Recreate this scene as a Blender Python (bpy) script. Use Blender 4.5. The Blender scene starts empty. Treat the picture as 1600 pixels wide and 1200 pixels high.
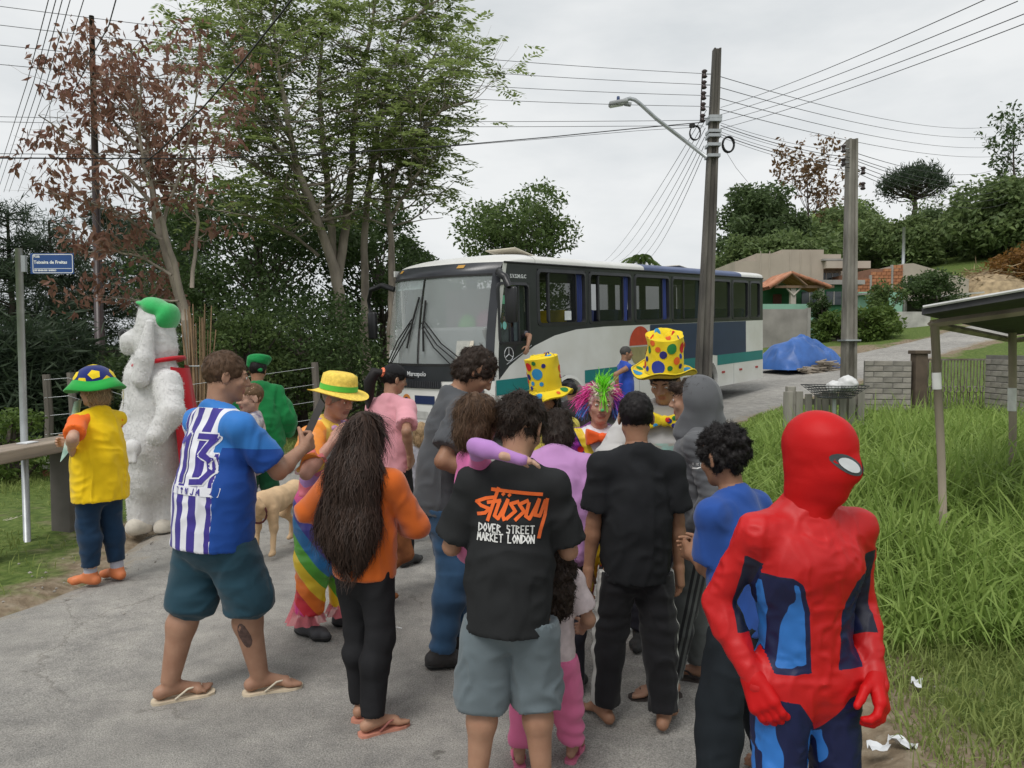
import bpy, bmesh, math, random
import numpy as np
from mathutils import Vector, Matrix
from mathutils.bvhtree import BVHTree

scene = bpy.context.scene
COL = scene.collection
# ------------------------------------------------------------------ camera
PITCH = math.atan(55 / 1200)
CAMZ = 1.62
cam = bpy.data.cameras.new('camera')
cam.lens = 27.0; cam.sensor_width = 36.0; cam.clip_end = 3000; cam.clip_start = 0.05
camo = bpy.data.objects.new('camera', cam); COL.objects.link(camo)
camo.location = (0, 0, CAMZ); camo.rotation_euler = (math.pi / 2 - PITCH, 0, 0)
scene.camera = camo
scene.render.resolution_x = 1024; scene.render.resolution_y = 768
# ------------------------------------------------------------------ overcast sky
SUN_EL, SUN_AZ = math.radians(58), math.radians(-150)     # azimuth measured from +Y, behind the camera on the left
world = bpy.data.worlds.new('World'); scene.world = world; world.use_nodes = True
wn = world.node_tree.nodes; wl = world.node_tree.links
for n_ in list(wn): wn.remove(n_)
w_out = wn.new('ShaderNodeOutputWorld'); w_bg = wn.new('ShaderNodeBackground'); w_bg.inputs['Strength'].default_value = 0.1
w_sky = wn.new('ShaderNodeTexSky'); w_sky.sky_type = 'NISHITA'; w_sky.sun_disc = False
w_sky.sun_elevation = SUN_EL; w_sky.sun_rotation = SUN_AZ; w_sky.dust_density = 3
w_hs = wn.new('ShaderNodeHueSaturation'); w_hs.inputs['Saturation'].default_value = 0.25; w_hs.inputs['Value'].default_value = 0.8
w_tc = wn.new('ShaderNodeTexCoord'); w_map = wn.new('ShaderNodeMapping'); w_map.inputs['Scale'].default_value = (1.0, 1.0, 3.0)
w_nz = wn.new('ShaderNodeTexNoise'); w_nz.inputs['Scale'].default_value = 1.7; w_nz.inputs['Detail'].default_value = 7; w_nz.inputs['Roughness'].default_value = 0.55
w_rp = wn.new('ShaderNodeValToRGB')
w_rp.color_ramp.elements[0].position = 0.36; w_rp.color_ramp.elements[0].color = (5.0, 5.35, 5.6, 1)
w_rp.color_ramp.elements[1].position = 0.62; w_rp.color_ramp.elements[1].color = (7.2, 7.35, 7.4, 1)
w_mx = wn.new('ShaderNodeMix'); w_mx.data_type = 'RGBA'; w_mx.inputs[0].default_value = 0.9
wl.new(w_sky.outputs[0], w_hs.inputs['Color']); wl.new(w_tc.outputs['Generated'], w_map.inputs[0]); wl.new(w_map.outputs[0], w_nz.inputs['Vector'])
wl.new(w_nz.outputs['Fac'], w_rp.inputs[0]); wl.new(w_hs.outputs[0], w_mx.inputs[6]); wl.new(w_rp.outputs[0], w_mx.inputs[7])
wl.new(w_mx.outputs[2], w_bg.inputs['Color']); wl.new(w_bg.outputs[0], w_out.inputs[0])
sun = bpy.data.lights.new('sun', 'SUN'); sun.energy = 1.5; sun.angle = math.radians(25); sun.color = (1.0, 0.97, 0.93)
suno = bpy.data.objects.new('sun', sun); COL.objects.link(suno)
suno.rotation_euler = (math.pi / 2 - SUN_EL, 0, math.pi - SUN_AZ)
scene.view_settings.view_transform = 'Standard'; scene.view_settings.look = 'None'
scene.view_settings.exposure = 0.34; scene.view_settings.gamma = 1.0

# ------------------------------------------------------------------ helpers
def V(*a): return np.array(a, dtype=float)
def unit(v):
    v = np.asarray(v, float); return v / (np.linalg.norm(v) + 1e-12)
FW = V(0, math.cos(PITCH), -math.sin(PITCH)); UP = V(0, math.sin(PITCH), math.cos(PITCH)); CAM = V(0, 0, CAMZ)
def at(px, py, Y):
    """world point seen at photo pixel (px,py) whose distance along +Y is Y"""
    d = FW + (px - 800) / 1200 * V(1, 0, 0) + (600 - py) / 1200 * UP
    return CAM + d * (Y / d[1])
_T = [-50, 6, 9, 12, 17, 24, 32, 40, 60, 90, 130, 200, 400]
_Z = [0, 0, .07, .2, .45, 1.1, 2.0, 3.1, 5.6, 12.0, 22, 33, 50]
_tt = np.linspace(-50, 400, 901); _zz = np.interp(_tt, _T, _Z)
_zz = np.convolve(np.pad(_zz, 5, mode='edge'), np.ones(11) / 11, 'valid')
def ground(x, y):
    t = .8 * np.asarray(x, float) + .6 * np.asarray(y, float)
    z = np.interp(t, _tt, _zz)
    br = np.clip((np.asarray(x, float) / np.maximum(np.asarray(y, float), 1) - .19) / .12, 0, 1)      # the hill rises only to the right
    z = np.where(t > 40, np.interp(40, _tt, _zz) + (z - np.interp(40, _tt, _zz)) * (.12 + .88 * br), z)
    # left side falls away behind the verge
    fall = np.clip((-np.asarray(x) - 7.5) / 12, 0, 1) * np.clip((np.asarray(y) - 6) / 12, 0, 1)
    return z - 2.2 * fall
def gz(x, y): return float(ground(x, y))

MATS = {}
def newmat(name):
    m = bpy.data.materials.new(name); m.use_nodes = True
    return m, m.node_tree.nodes, m.node_tree.links, m.node_tree.nodes['Principled BSDF']
def lin(c): return tuple(((v / 255) / 12.92 if v <= 10 else ((v / 255 + .055) / 1.055) ** 2.4) for v in c)
def mat(name, col, rough=.7, var=.15, scale=6, bump=0.0, bscale=40, metal=0, bdist=.01, detail=4, alpha=1, spec=.4, var_col=None, stretch=(1, 1, 1), trans=0, sheen=0):
    if name in MATS: return MATS[name]
    m, n, l, b = newmat(name)
    b.inputs['Roughness'].default_value = rough; b.inputs['Metallic'].default_value = metal
    b.inputs['Specular IOR Level'].default_value = spec
    if sheen: b.inputs['Sheen Weight'].default_value = sheen
    tc = n.new('ShaderNodeTexCoord'); mp = n.new('ShaderNodeMapping'); mp.inputs['Scale'].default_value = stretch
    l.new(tc.outputs['Object'], mp.inputs[0])
    nz = n.new('ShaderNodeTexNoise'); nz.inputs['Scale'].default_value = scale; nz.inputs['Detail'].default_value = detail
    l.new(mp.outputs[0], nz.inputs['Vector'])
    rp = n.new('ShaderNodeValToRGB')
    c2 = var_col if var_col else tuple(max(0, v * (1 - var)) for v in col)
    c1 = tuple(min(1, v * (1 + var)) for v in col)
    rp.color_ramp.elements[0].position = .3; rp.color_ramp.elements[1].position = .7
    rp.color_ramp.elements[0].color = (*c2, 1); rp.color_ramp.elements[1].color = (*c1, 1)
    l.new(nz.outputs['Fac'], rp.inputs[0]); l.new(rp.outputs[0], b.inputs['Base Color'])
    if bump:
        bn = n.new('ShaderNodeTexNoise'); bn.inputs['Scale'].default_value = bscale; bn.inputs['Detail'].default_value = 5
        l.new(mp.outputs[0], bn.inputs['Vector'])
        bp = n.new('ShaderNodeBump'); bp.inputs['Strength'].default_value = bump; bp.inputs['Distance'].default_value = bdist
        l.new(bn.outputs['Fac'], bp.inputs['Height']); l.new(bp.outputs[0], b.inputs['Normal'])
    if alpha < 1: b.inputs['Alpha'].default_value = alpha
    if trans: b.inputs['Transmission Weight'].default_value = trans
    MATS[name] = m; return m
def leafmat(name, c1, c2, c3=None, rough=.55, thin=.4):
    """foliage: colour varies leaf by leaf (random per island) and from clump to clump; thin leaves let light through"""
    if name in MATS: return MATS[name]
    m, n, l, b = newmat(name)
    geo = n.new('ShaderNodeNewGeometry'); rp = n.new('ShaderNodeValToRGB')
    rp.color_ramp.elements[0].color = (*c1, 1); rp.color_ramp.elements[1].color = (*c2, 1)
    if c3:
        e = rp.color_ramp.elements.new(.85); e.color = (*c2, 1); rp.color_ramp.elements[-1].color = (*c3, 1)
    tc = n.new('ShaderNodeTexCoord'); nz = n.new('ShaderNodeTexNoise'); nz.inputs['Scale'].default_value = .9; nz.inputs['Detail'].default_value = 2
    l.new(tc.outputs['Object'], nz.inputs['Vector'])
    mx = n.new('ShaderNodeMath'); mx.operation = 'MULTIPLY_ADD'; mx.inputs[1].default_value = .55
    m2 = n.new('ShaderNodeMath'); m2.operation = 'MULTIPLY'; m2.inputs[1].default_value = .5
    l.new(nz.outputs['Fac'], m2.inputs[0]); l.new(geo.outputs['Random Per Island'], mx.inputs[0]); l.new(m2.outputs[0], mx.inputs[2])
    l.new(mx.outputs[0], rp.inputs[0]); l.new(rp.outputs[0], b.inputs['Base Color'])
    b.inputs['Roughness'].default_value = rough; b.inputs['Specular IOR Level'].default_value = .3
    tr = n.new('ShaderNodeBsdfTranslucent'); ms = n.new('ShaderNodeMixShader'); ms.inputs[0].default_value = thin
    l.new(rp.outputs[0], tr.inputs['Color']); l.new(b.outputs[0], ms.inputs[1]); l.new(tr.outputs[0], ms.inputs[2])
    l.new(ms.outputs[0], n['Material Output'].inputs['Surface'])
    MATS[name] = m; return m

def mkmesh(name, verts, faces, mats, smooth=True, midx=None, attrs=None):
    verts = np.asarray(verts, np.float32).reshape(-1, 3)
    me = bpy.data.meshes.new(name)
    if isinstance(faces, np.ndarray):
        nf, k = faces.shape
        me.vertices.add(len(verts)); me.vertices.foreach_set('co', verts.ravel())
        me.loops.add(nf * k); me.loops.foreach_set('vertex_index', faces.astype(np.int32).ravel())
        me.polygons.add(nf); me.polygons.foreach_set('loop_start', np.arange(0, nf * k, k, dtype=np.int32))
        me.update(calc_edges=True)
    else:
        me.from_pydata([tuple(map(float, v)) for v in verts], [], [tuple(int(i) for i in f) for f in faces])
    if not isinstance(mats, (list, tuple)): mats = [mats]
    for m in mats: me.materials.append(m)
    np_ = len(me.polygons)
    if midx is not None: me.polygons.foreach_set('material_index', np.asarray(midx, np.int32))
    me.polygons.foreach_set('use_smooth', np.full(np_, bool(smooth)))
    if attrs:
        for k_, v_ in attrs.items():
            a = me.attributes.new(k_, 'FLOAT', 'POINT'); a.data.foreach_set('value', np.asarray(v_, np.float32))
    me.update(); return me
def link(name, me, parent=None, label=None, cat=None, group=None, kind=None):
    o = bpy.data.objects.new(name, me); COL.objects.link(o)
    if parent is not None: o.parent = parent
    tag(o, label, cat, group, kind); return o
def tag(o, label=None, cat=None, group=None, kind=None):
    if label: o['label'] = label
    if cat: o['category'] = cat
    if group: o['group'] = group
    if kind: o['kind'] = kind
    return o
def mk(name, verts, faces, mats, parent=None, smooth=True, midx=None, attrs=None, **kw):
    return link(name, mkmesh(name, verts, faces, mats, smooth, midx, attrs), parent, **kw)
def empty(name, loc=(0, 0, 0), rotz=0, label=None, cat=None, group=None):
    o = bpy.data.objects.new(name, None); COL.objects.link(o); o.location = [float(v) for v in loc]; o.rotation_euler = (0, 0, rotz)
    o.empty_display_size = .1
    return tag(o, label, cat, group)

class MB:
    """collects pieces of ONE part"""
    def __init__(s): s.v = []; s.f = []; s.n = 0
    def add(s, v, f):
        v = np.asarray(v, float).reshape(-1, 3); s.v.append(v)
        s.f += [tuple(int(i) + s.n for i in q) for q in f]; s.n += len(v); return s
    def box(s, c, size, rot=None, bev=0):
        c = V(*c); h = V(*size) / 2
        if bev:
            v, f = [], []
            bm = bmesh.new(); bmesh.ops.create_cube(bm, size=1.0)
            for q in bm.verts: q.co = Vector((q.co.x * size[0], q.co.y * size[1], q.co.z * size[2]))
            bmesh.ops.bevel(bm, geom=bm.edges[:], offset=bev, segments=2, profile=.5, affect='EDGES')
            bm.verts.index_update(); v = np.array([q.co[:] for q in bm.verts]); f = [[q.index for q in p.verts] for p in bm.faces]; bm.free()
        else:
            v = np.array([[x, y, z] for x in (-1, 1) for y in (-1, 1) for z in (-1, 1)]) * h
            f = [(0, 1, 3, 2), (4, 6, 7, 5), (0, 4, 5, 1), (2, 3, 7, 6), (0, 2, 6, 4), (1, 5, 7, 3)]
        if rot is not None: v = v @ np.asarray(rot).T
        return s.add(v + c, f)
    def tube(s, pts, r, sides=8, cap=True):
        pts = np.asarray(pts, float); n = len(pts); r = np.broadcast_to(np.asarray(r, float), (n,))
        t = np.gradient(pts, axis=0); t /= np.linalg.norm(t, axis=1)[:, None] + 1e-9
        ref = V(0, 0, 1) if abs(t[:, 2]).mean() < .8 else V(1, 0, 0)
        a = np.cross(t, ref); a /= np.linalg.norm(a, axis=1)[:, None] + 1e-9; b = np.cross(t, a)
        th = np.arange(sides) * 2 * math.pi / sides
        v = pts[:, None] + r[:, None, None] * (np.cos(th)[None, :, None] * a[:, None] + np.sin(th)[None, :, None] * b[:, None])
        f = []
        for i in range(n - 1):
            for j in range(sides):
                k = (j + 1) % sides; f.append((i * sides + j, i * sides + k, (i + 1) * sides + k, (i + 1) * sides + j))
        if cap: f.append(tuple(range(sides))); f.append(tuple((n - 1) * sides + j for j in reversed(range(sides))))
        return s.add(v.reshape(-1, 3), f)
    def lathe(s, prof, segs=32, mod=None, M=None):
        prof = np.asarray(prof, float); th = np.arange(segs) * 2 * math.pi / segs
        v = np.stack([prof[:, None, 0] * np.cos(th), prof[:, None, 0] * np.sin(th), np.broadcast_to(prof[:, 1:2], (len(prof), segs))], -1)
        if mod is not None: v = mod(v, th)
        v = v.reshape(-1, 3)
        if M is not None: v = v @ M[0].T + M[1]
        f = [(i * segs + j, i * segs + (j + 1) % segs, (i + 1) * segs + (j + 1) % segs, (i + 1) * segs + j) for i in range(len(prof) - 1) for j in range(segs)]
        return s.add(v, f)
    def grid(s, fn, us, vs):
        v = np.array([[fn(a, b) for b in vs] for a in us]).reshape(-1, 3); m = len(vs)
        f = [(i * m + j, (i + 1) * m + j, (i + 1) * m + j + 1, i * m + j + 1) for i in range(len(us) - 1) for j in range(m - 1)]
        return s.add(v, f)
    def prism(s, poly, axis_o, U, W, N, depth):
        """polygon in (U,W) plane, thickness depth along N"""
        poly = np.asarray(poly, float); n = len(poly)
        a = axis_o + poly[:, :1] * U + poly[:, 1:] * W; b = a + np.asarray(N) * depth
        f = [tuple(reversed(range(n))), tuple(range(n, 2 * n))] + [(i, (i + 1) % n, n + (i + 1) % n, n + i) for i in range(n)]
        return s.add(np.concatenate([a, b]), f)
    def build(s, name, m, parent=None, smooth=False, **kw):
        return mk(name, np.concatenate(s.v), s.f, m, parent, smooth, **kw)
def rotz(a): c, s_ = math.cos(a), math.sin(a); return np.array([[c, -s_, 0], [s_, c, 0], [0, 0, 1.]])
def rotx(a): c, s_ = math.cos(a), math.sin(a); return np.array([[1, 0, 0], [0, c, -s_], [0, s_, c]])
def roty(a): c, s_ = math.cos(a), math.sin(a); return np.array([[c, 0, s_], [0, 1, 0], [-s_, 0, c]])
def rrect(x0, x1, z0, z1, r, n=4):
    out = []
    for cx, cz, a0 in ((x1 - r, z0 + r, -90), (x1 - r, z1 - r, 0), (x0 + r, z1 - r, 90), (x0 + r, z0 + r, 180)):
        for i in range(n + 1):
            a = math.radians(a0 + 90 * i / n); out.append((cx + r * math.cos(a), cz + r * math.sin(a)))
    return out
_NG = np.random.default_rng(5).random((32, 32, 32)).astype(np.float32)
def vnoise(p):
    p = np.asarray(p, np.float32); i = np.floor(p).astype(np.int32); f = p - i; f = f * f * (3 - 2 * f)
    i0 = i & 31; i1 = (i + 1) & 31; r = 0
    for a in (0, 1):
        wx = f[..., 0] if a else 1 - f[..., 0]; ix = (i1 if a else i0)[..., 0]
        for b in (0, 1):
            wy = f[..., 1] if b else 1 - f[..., 1]; iy = (i1 if b else i0)[..., 1]
            for c in (0, 1):
                wz = f[..., 2] if c else 1 - f[..., 2]; iz = (i1 if c else i0)[..., 2]
                r = r + wx * wy * wz * _NG[ix, iy, iz]
    return r * 2 - 1
def textmesh(body, size, name, m, parent, M, bold=0, shear=0, align='LEFT', ext=.0015):
    cu = bpy.data.curves.new(name, 'FONT'); cu.body = body; cu.size = size; cu.extrude = ext; cu.offset = bold; cu.shear = shear; cu.align_x = align
    cu.resolution_u = 2
    o = bpy.data.objects.new('tmp', cu); COL.objects.link(o)
    me = bpy.data.meshes.new_from_object(o.evaluated_get(bpy.context.evaluated_depsgraph_get()))
    bpy.data.objects.remove(o); me.materials.clear(); me.materials.append(m); me.transform(M); me.name = name
    return link(name, me, parent)
# ------------------------------------------------------------------ ground and road
def ramp(n, stops):
    r = n.new('ShaderNodeValToRGB'); e = r.color_ramp.elements
    e[0].position, e[0].color = stops[0][0], (*stops[0][1], 1); e[1].position, e[1].color = stops[-1][0], (*stops[-1][1], 1)
    for p, c in stops[1:-1]:
        q = e.new(p); q.color = (*c, 1)
    return r
def ground_material():
    m, n, l, b = newmat('grassy_soil'); b.inputs['Roughness'].default_value = .95; b.inputs['Specular IOR Level'].default_value = .1
    tc = n.new('ShaderNodeTexCoord')
    n1 = n.new('ShaderNodeTexNoise'); n1.inputs['Scale'].default_value = .8; n1.inputs['Detail'].default_value = 8; n1.inputs['Roughness'].default_value = .65
    n2 = n.new('ShaderNodeTexNoise'); n2.inputs['Scale'].default_value = 14; n2.inputs['Detail'].default_value = 6
    l.new(tc.outputs['Object'], n1.inputs['Vector']); l.new(tc.outputs['Object'], n2.inputs['Vector'])
    g = ramp(n, [(.3, (.06, .095, .025)), (.55, (.11, .155, .04)), (.75, (.17, .20, .07))])
    d = ramp(n, [(.25, (.14, .105, .07)), (.5, (.23, .18, .125)), (.8, (.33, .28, .21))])
    l.new(n2.outputs['Fac'], g.inputs[0]); l.new(n2.outputs['Fac'], d.inputs[0])
    at_ = n.new('ShaderNodeAttribute'); at_.attribute_name = 'dirt'
    ad = n.new('ShaderNodeMath'); ad.operation = 'MULTIPLY_ADD'; ad.inputs[1].default_value = 1.5; l.new(n1.outputs['Fac'], ad.inputs[0])
    sb = n.new('ShaderNodeMath'); sb.operation = 'SUBTRACT'; sb.inputs[1].default_value = 1.1; l.new(at_.outputs['Fac'], sb.inputs[0]); l.new(sb.outputs[0], ad.inputs[2])
    cl = ramp(n, [(.25, (0, 0, 0)), (.45, (1, 1, 1))]); l.new(ad.outputs[0], cl.inputs[0])
    mx = n.new('ShaderNodeMix'); mx.data_type = 'RGBA'; l.new(cl.outputs[0], mx.inputs[0]); l.new(g.outputs[0], mx.inputs[6]); l.new(d.outputs[0], mx.inputs[7])
    l.new(mx.outputs[2], b.inputs['Base Color'])
    bp = n.new('ShaderNodeBump'); bp.inputs['Distance'].default_value = .05; bp.inputs['Strength'].default_value = .7; l.new(n2.outputs['Fac'], bp.inputs['Height']); l.new(bp.outputs[0], b.inputs['Normal'])
    return m
def road_material():
    m, n, l, b = newmat('worn_asphalt'); b.inputs['Roughness'].default_value = .9; b.inputs['Specular IOR Level'].default_value = .2
    tc = n.new('ShaderNodeTexCoord')
    def nz(sc, det=6, ro=.55):
        q = n.new('ShaderNodeTexNoise'); q.inputs['Scale'].default_value = sc; q.inputs['Detail'].default_value = det; q.inputs['Roughness'].default_value = ro
        l.new(tc.outputs['Object'], q.inputs['Vector']); return q
    big, mid, fine = nz(.55, 7, .6), nz(5, 8, .7), nz(160, 3)
    r1 = ramp(n, [(.3, (.275, .262, .245)), (.5, (.345, .332, .31)), (.72, (.42, .402, .375))]); l.new(big.outputs['Fac'], r1.inputs[0])
    r2 = ramp(n, [(.3, (.70, .70, .70)), (.7, (1.17, 1.16, 1.13))]); l.new(mid.outputs['Fac'], r2.inputs[0])
    r3 = ramp(n, [(.3, (.6, .6, .6)), (.7, (1.35, 1.35, 1.35))]); l.new(fine.outputs['Fac'], r3.inputs[0])
    def mul(a, c):
        q = n.new('ShaderNodeMix'); q.data_type = 'RGBA'; q.blend_type = 'MULTIPLY'; q.inputs[0].default_value = 1; l.new(a, q.inputs[6]); l.new(c, q.inputs[7]); return q.outputs[2]
    c = mul(mul(r1.outputs[0], r2.outputs[0]), r3.outputs[0])
    # hairline cracks
    wp = n.new('ShaderNodeMix'); wp.data_type = 'RGBA'; wp.inputs[0].default_value = .22; l.new(tc.outputs['Object'], wp.inputs[6]); l.new(mid.outputs['Color'], wp.inputs[7])
    vo = n.new('ShaderNodeTexVoronoi'); vo.feature = 'DISTANCE_TO_EDGE'; vo.inputs['Scale'].default_value = .9; l.new(wp.outputs[2], vo.inputs['Vector'])
    rc = ramp(n, [(.0, (.72, .71, .70)), (.003, (.8, .79, .78)), (.008, (1, 1, 1))]); l.new(vo.outputs['Distance'], rc.inputs[0])
    fm = n.new('ShaderNodeMath'); fm.operation = 'GREATER_THAN'; fm.inputs[1].default_value = .5; l.new(big.outputs['Fac'], fm.inputs[0])
    cm = n.new('ShaderNodeMix'); cm.data_type = 'RGBA'; l.new(fm.outputs[0], cm.inputs[0]); cm.inputs[6].default_value = (1, 1, 1, 1); l.new(rc.outputs[0], cm.inputs[7])
    c = mul(c, cm.outputs[2])
    # oil spots
    v2 = n.new('ShaderNodeTexVoronoi'); v2.inputs['Scale'].default_value = 2.3; l.new(wp.outputs[2], v2.inputs['Vector'])
    rs = ramp(n, [(.03, (.55, .54, .53)), (.075, (1, 1, 1))]); l.new(v2.outputs['Distance'], rs.inputs[0]); c = mul(c, rs.outputs[0])
    # sand towards the ragged edges
    ed = n.new('ShaderNodeAttribute'); ed.attribute_name = 'edge'
    ad = n.new('ShaderNodeMath'); ad.operation = 'MULTIPLY_ADD'; ad.inputs[1].default_value = 1.4; l.new(mid.outputs['Fac'], ad.inputs[0])
    sb = n.new('ShaderNodeMath'); sb.operation = 'SUBTRACT'; sb.inputs[1].default_value = 1.0; l.new(ed.outputs['Fac'], sb.inputs[0]); l.new(sb.outputs[0], ad.inputs[2])
    er = ramp(n, [(.35, (0, 0, 0)), (.7, (1, 1, 1))]); l.new(ad.outputs[0], er.inputs[0])
    sand = ramp(n, [(.3, (.2, .165, .12)), (.7, (.36, .315, .25))]); l.new(fine.outputs['Fac'], sand.inputs[0])
    mx = n.new('ShaderNodeMix'); mx.data_type = 'RGBA'; l.new(er.outputs[0], mx.inputs[0]); l.new(c, mx.inputs[6]); l.new(sand.outputs[0], mx.inputs[7])
    l.new(mx.outputs[2], b.inputs['Base Color'])
    bp = n.new('ShaderNodeBump'); bp.inputs['Distance'].default_value = .006; bp.inputs['Strength'].default_value = .8; l.new(fine.outputs['Fac'], bp.inputs['Height'])
    b2 = n.new('ShaderNodeBump'); b2.inputs['Distance'].default_value = .03; b2.inputs['Strength'].default_value = .5; l.new(mid.outputs['Fac'], b2.inputs['Height']); l.new(bp.outputs[0], b2.inputs['Normal'])
    l.new(b2.outputs[0], b.inputs['Normal'])
    return m
RE = np.array([(1.5, -6), (1.45, -2), (1.4, 2), (1.5, 4), (1.7, 6), (2.3, 10), (4.3, 14.9), (7.6, 19), (11, 22.6), (16.8, 28), (23.5, 32), (40, 41), (70, 56)], float)
LE = np.array([(-3.5, -6), (-3.3, -2), (-3.15, 2), (-3.1, 5), (-3.25, 8), (-3.4, 11.5), (-2.3, 15.2), (2.6, 21.2), (7.2, 25.2), (12.6, 28.2), (20, 34), (36, 47), (66, 63)], float)
def resample(P, n):
    d = np.r_[0, np.cumsum(np.linalg.norm(np.diff(P, axis=0), axis=1))]; t = np.linspace(0, d[-1], n)
    q = np.stack([np.interp(t, d, P[:, i]) for i in (0, 1)], 1)
    k = np.ones(9) / 9
    return np.stack([np.convolve(np.pad(q[:, i], 4, mode='edge'), k, 'valid') for i in (0, 1)], 1)
NS, NC = 340, 21
Rr, Lr = resample(RE, NS), resample(LE, NS)
Rr[:, 0] += .16 * vnoise(np.c_[Rr * 1.1, np.zeros(NS)]) + .08 * vnoise(np.c_[Rr * 4, np.ones(NS)])
Lr[:, 0] += .18 * vnoise(np.c_[Lr * 1.1, np.full(NS, 3.)]) + .1 * vnoise(np.c_[Lr * 4, np.ones(NS)])
w = np.linspace(0, 1, NC)[None, :, None]
G = Lr[:, None] * (1 - w) + Rr[:, None] * w
Gz = ground(G[..., 0], G[..., 1]) + .008 + .012 * (1 - (2 * w[..., 0] - 1) ** 2)
edge = np.broadcast_to(np.abs(2 * w[..., 0] - 1), Gz.shape); ew = .32
wid = np.linalg.norm(Rr - Lr, axis=1)[:, None]
edge = np.clip(1 - (1 - edge) * wid / 2 / .9, 0, 1)
Gz[:, 0] -= .09; Gz[:, -1] -= .09; Gz[:, 1] -= .012; Gz[:, -2] -= .012
idx = np.arange(NS * NC).reshape(NS, NC)
F = np.stack([idx[:-1, :-1], idx[:-1, 1:], idx[1:, 1:], idx[1:, :-1]], -1).reshape(-1, 4)
mk('road', np.concatenate([G, Gz[..., None]], -1).reshape(-1, 3), F, road_material(), attrs={'edge': edge.ravel()}, kind='structure')
def in_road(x, y, margin=0.0):
    """signed: >0 inside the asphalt"""
    x = np.asarray(x); y = np.asarray(y); out = np.zeros(x.shape, bool)
    poly = np.concatenate([Lr, Rr[::-1]]); n = len(poly); j = n - 1
    for i in range(n):
        xi, yi = poly[i]; xj, yj = poly[j]
        out ^= ((yi > y) != (yj > y)) & (x < (xj - xi) * (y - yi) / (yj - yi + 1e-12) + xi); j = i
    return out
def surf(x, y):
    """height of whatever one stands on: asphalt or verge"""
    a, b = np.interp(y, Lr[:, 1], Lr[:, 0]), np.interp(y, Rr[:, 1], Rr[:, 0]); q = (x - a) / (b - a)
    return gz(x, y) + (.008 + .012 * (1 - (2 * q - 1) ** 2) if 0 < q < 1 else .0)
def axis_(a, b, fa, fb, fine, far):
    core = np.arange(fa, fb, fine); lo = []; hi = []; s_ = fine; q = fa
    while q > a: s_ *= 1.18; q -= min(s_, far); lo.append(q)
    s_ = fine; q = core[-1]
    while q < b: s_ *= 1.18; q += min(s_, far); hi.append(q)
    return np.r_[lo[::-1], core, hi]
gx, gy = axis_(-900, 900, -11, 16, .2, 80), axis_(-60, 1500, -2, 30, .2, 80)
X, Y = np.meshgrid(gx, gy, indexing='ij'); Z = ground(X, Y)
Z = Z + np.where((np.abs(X) < 60) & (Y < 80), .05 * vnoise(np.stack([X * .7, Y * .7, X * 0], -1)) + .02 * vnoise(np.stack([X * 2.7, Y * 2.7, X * 0 + 2], -1)), 0)
Z = np.where(in_road(X, Y), ground(X, Y) - .06, Z)
# distance of the near verges from the asphalt edge -> bare soil
def edist(P):
    out = np.full(X.shape, 9.0); sel = (np.abs(X) < 40) & (Y < 60)
    xs, ys = X[sel], Y[sel]; o = np.full(xs.shape, 9.0)
    for q in P[::2]: o = np.minimum(o, np.hypot(xs - q[0], ys - q[1]))
    out[sel] = o; return out
dE = np.minimum(edist(Lr), edist(Rr))
dirt = np.clip(.95 - dE * .62, 0, 1)
dirt = np.maximum(dirt, .75 * np.exp(-(((X + 4.6) / 1.1) ** 2 + ((Y - 7.2) / .9) ** 2)))
dirt = np.maximum(dirt, .7 * np.exp(-(((X + 5.2) / .7) ** 2 + ((Y - 5.9) / .5) ** 2)))
dirt = np.maximum(dirt, .8 * np.exp(-(((X - 1.9) / .45) ** 2 + ((Y - 2.9) / .55) ** 2)))
dirt = np.maximum(dirt, .95 * np.exp(-(((X - 12) / 5) ** 2 + ((Y - 30) / 3.0) ** 2)))
dirt = np.maximum(dirt, .9 * np.exp(-(((X - 8) / 3) ** 2 + ((Y - 26) / 2.0) ** 2)))
nx, ny = len(gx), len(gy); idx = np.arange(nx * ny).reshape(nx, ny)
F = np.stack([idx[:-1, :-1], idx[1:, :-1], idx[1:, 1:], idx[:-1, 1:]], -1).reshape(-1, 4)
GROUNDMAT = ground_material()
mk('ground', np.stack([X, Y, Z], -1).reshape(-1, 3), F, GROUNDMAT, attrs={'dirt': dirt.ravel()}, kind='structure')

# ------------------------------------------------------------------ grass
rng = np.random.default_rng(11)
def blades(name, pts, h, wd, m, label, bend=.5, seed=1):
    r = np.random.default_rng(seed); n = len(pts); a = r.random(n) * 6.283; ln = r.random(n) * bend + .1
    dirv = np.stack([np.cos(a), np.sin(a), np.zeros(n)], 1); side = np.stack([-np.sin(a), np.cos(a), np.zeros(n)], 1)
    tw = r.random(n) * 6.283; side = np.stack([np.cos(tw), np.sin(tw), np.zeros(n)], 1)
    vs = []
    for t, wf in ((0, .8), (.35, 1), (.7, .75)):
        c = pts + dirv * (h * ln * t * t)[:, None] + np.stack([np.zeros(n), np.zeros(n), h * (t - .25 * ln * t ** 3)], 1)
        vs += [c - side * (wd * wf / 2)[:, None], c + side * (wd * wf / 2)[:, None]]
    vs.append(pts + dirv * (h * ln)[:, None] + np.stack([np.zeros(n), np.zeros(n), h * (1 - .35 * ln - .25 * ln * ln)], 1))
    v = np.stack(vs, 1).reshape(-1, 3); b0 = np.arange(n)[:, None] * 7
    f = np.concatenate([b0 + np.array(q)[None] for q in ((0, 1, 3), (0, 3, 2), (2, 3, 5), (2, 5, 4), (4, 5, 6))])
    return mk(name, v, f, m, smooth=True, kind='stuff', label=label, cat='grass')
GRASS1 = leafmat('tall_grass_blades', (.15, .25, .045), (.34, .45, .12), (.50, .49, .23), rough=.6)
GRASS2 = leafmat('short_grass_blades', (.15, .20, .05), (.31, .37, .115), (.46, .43, .22), rough=.7)
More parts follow.
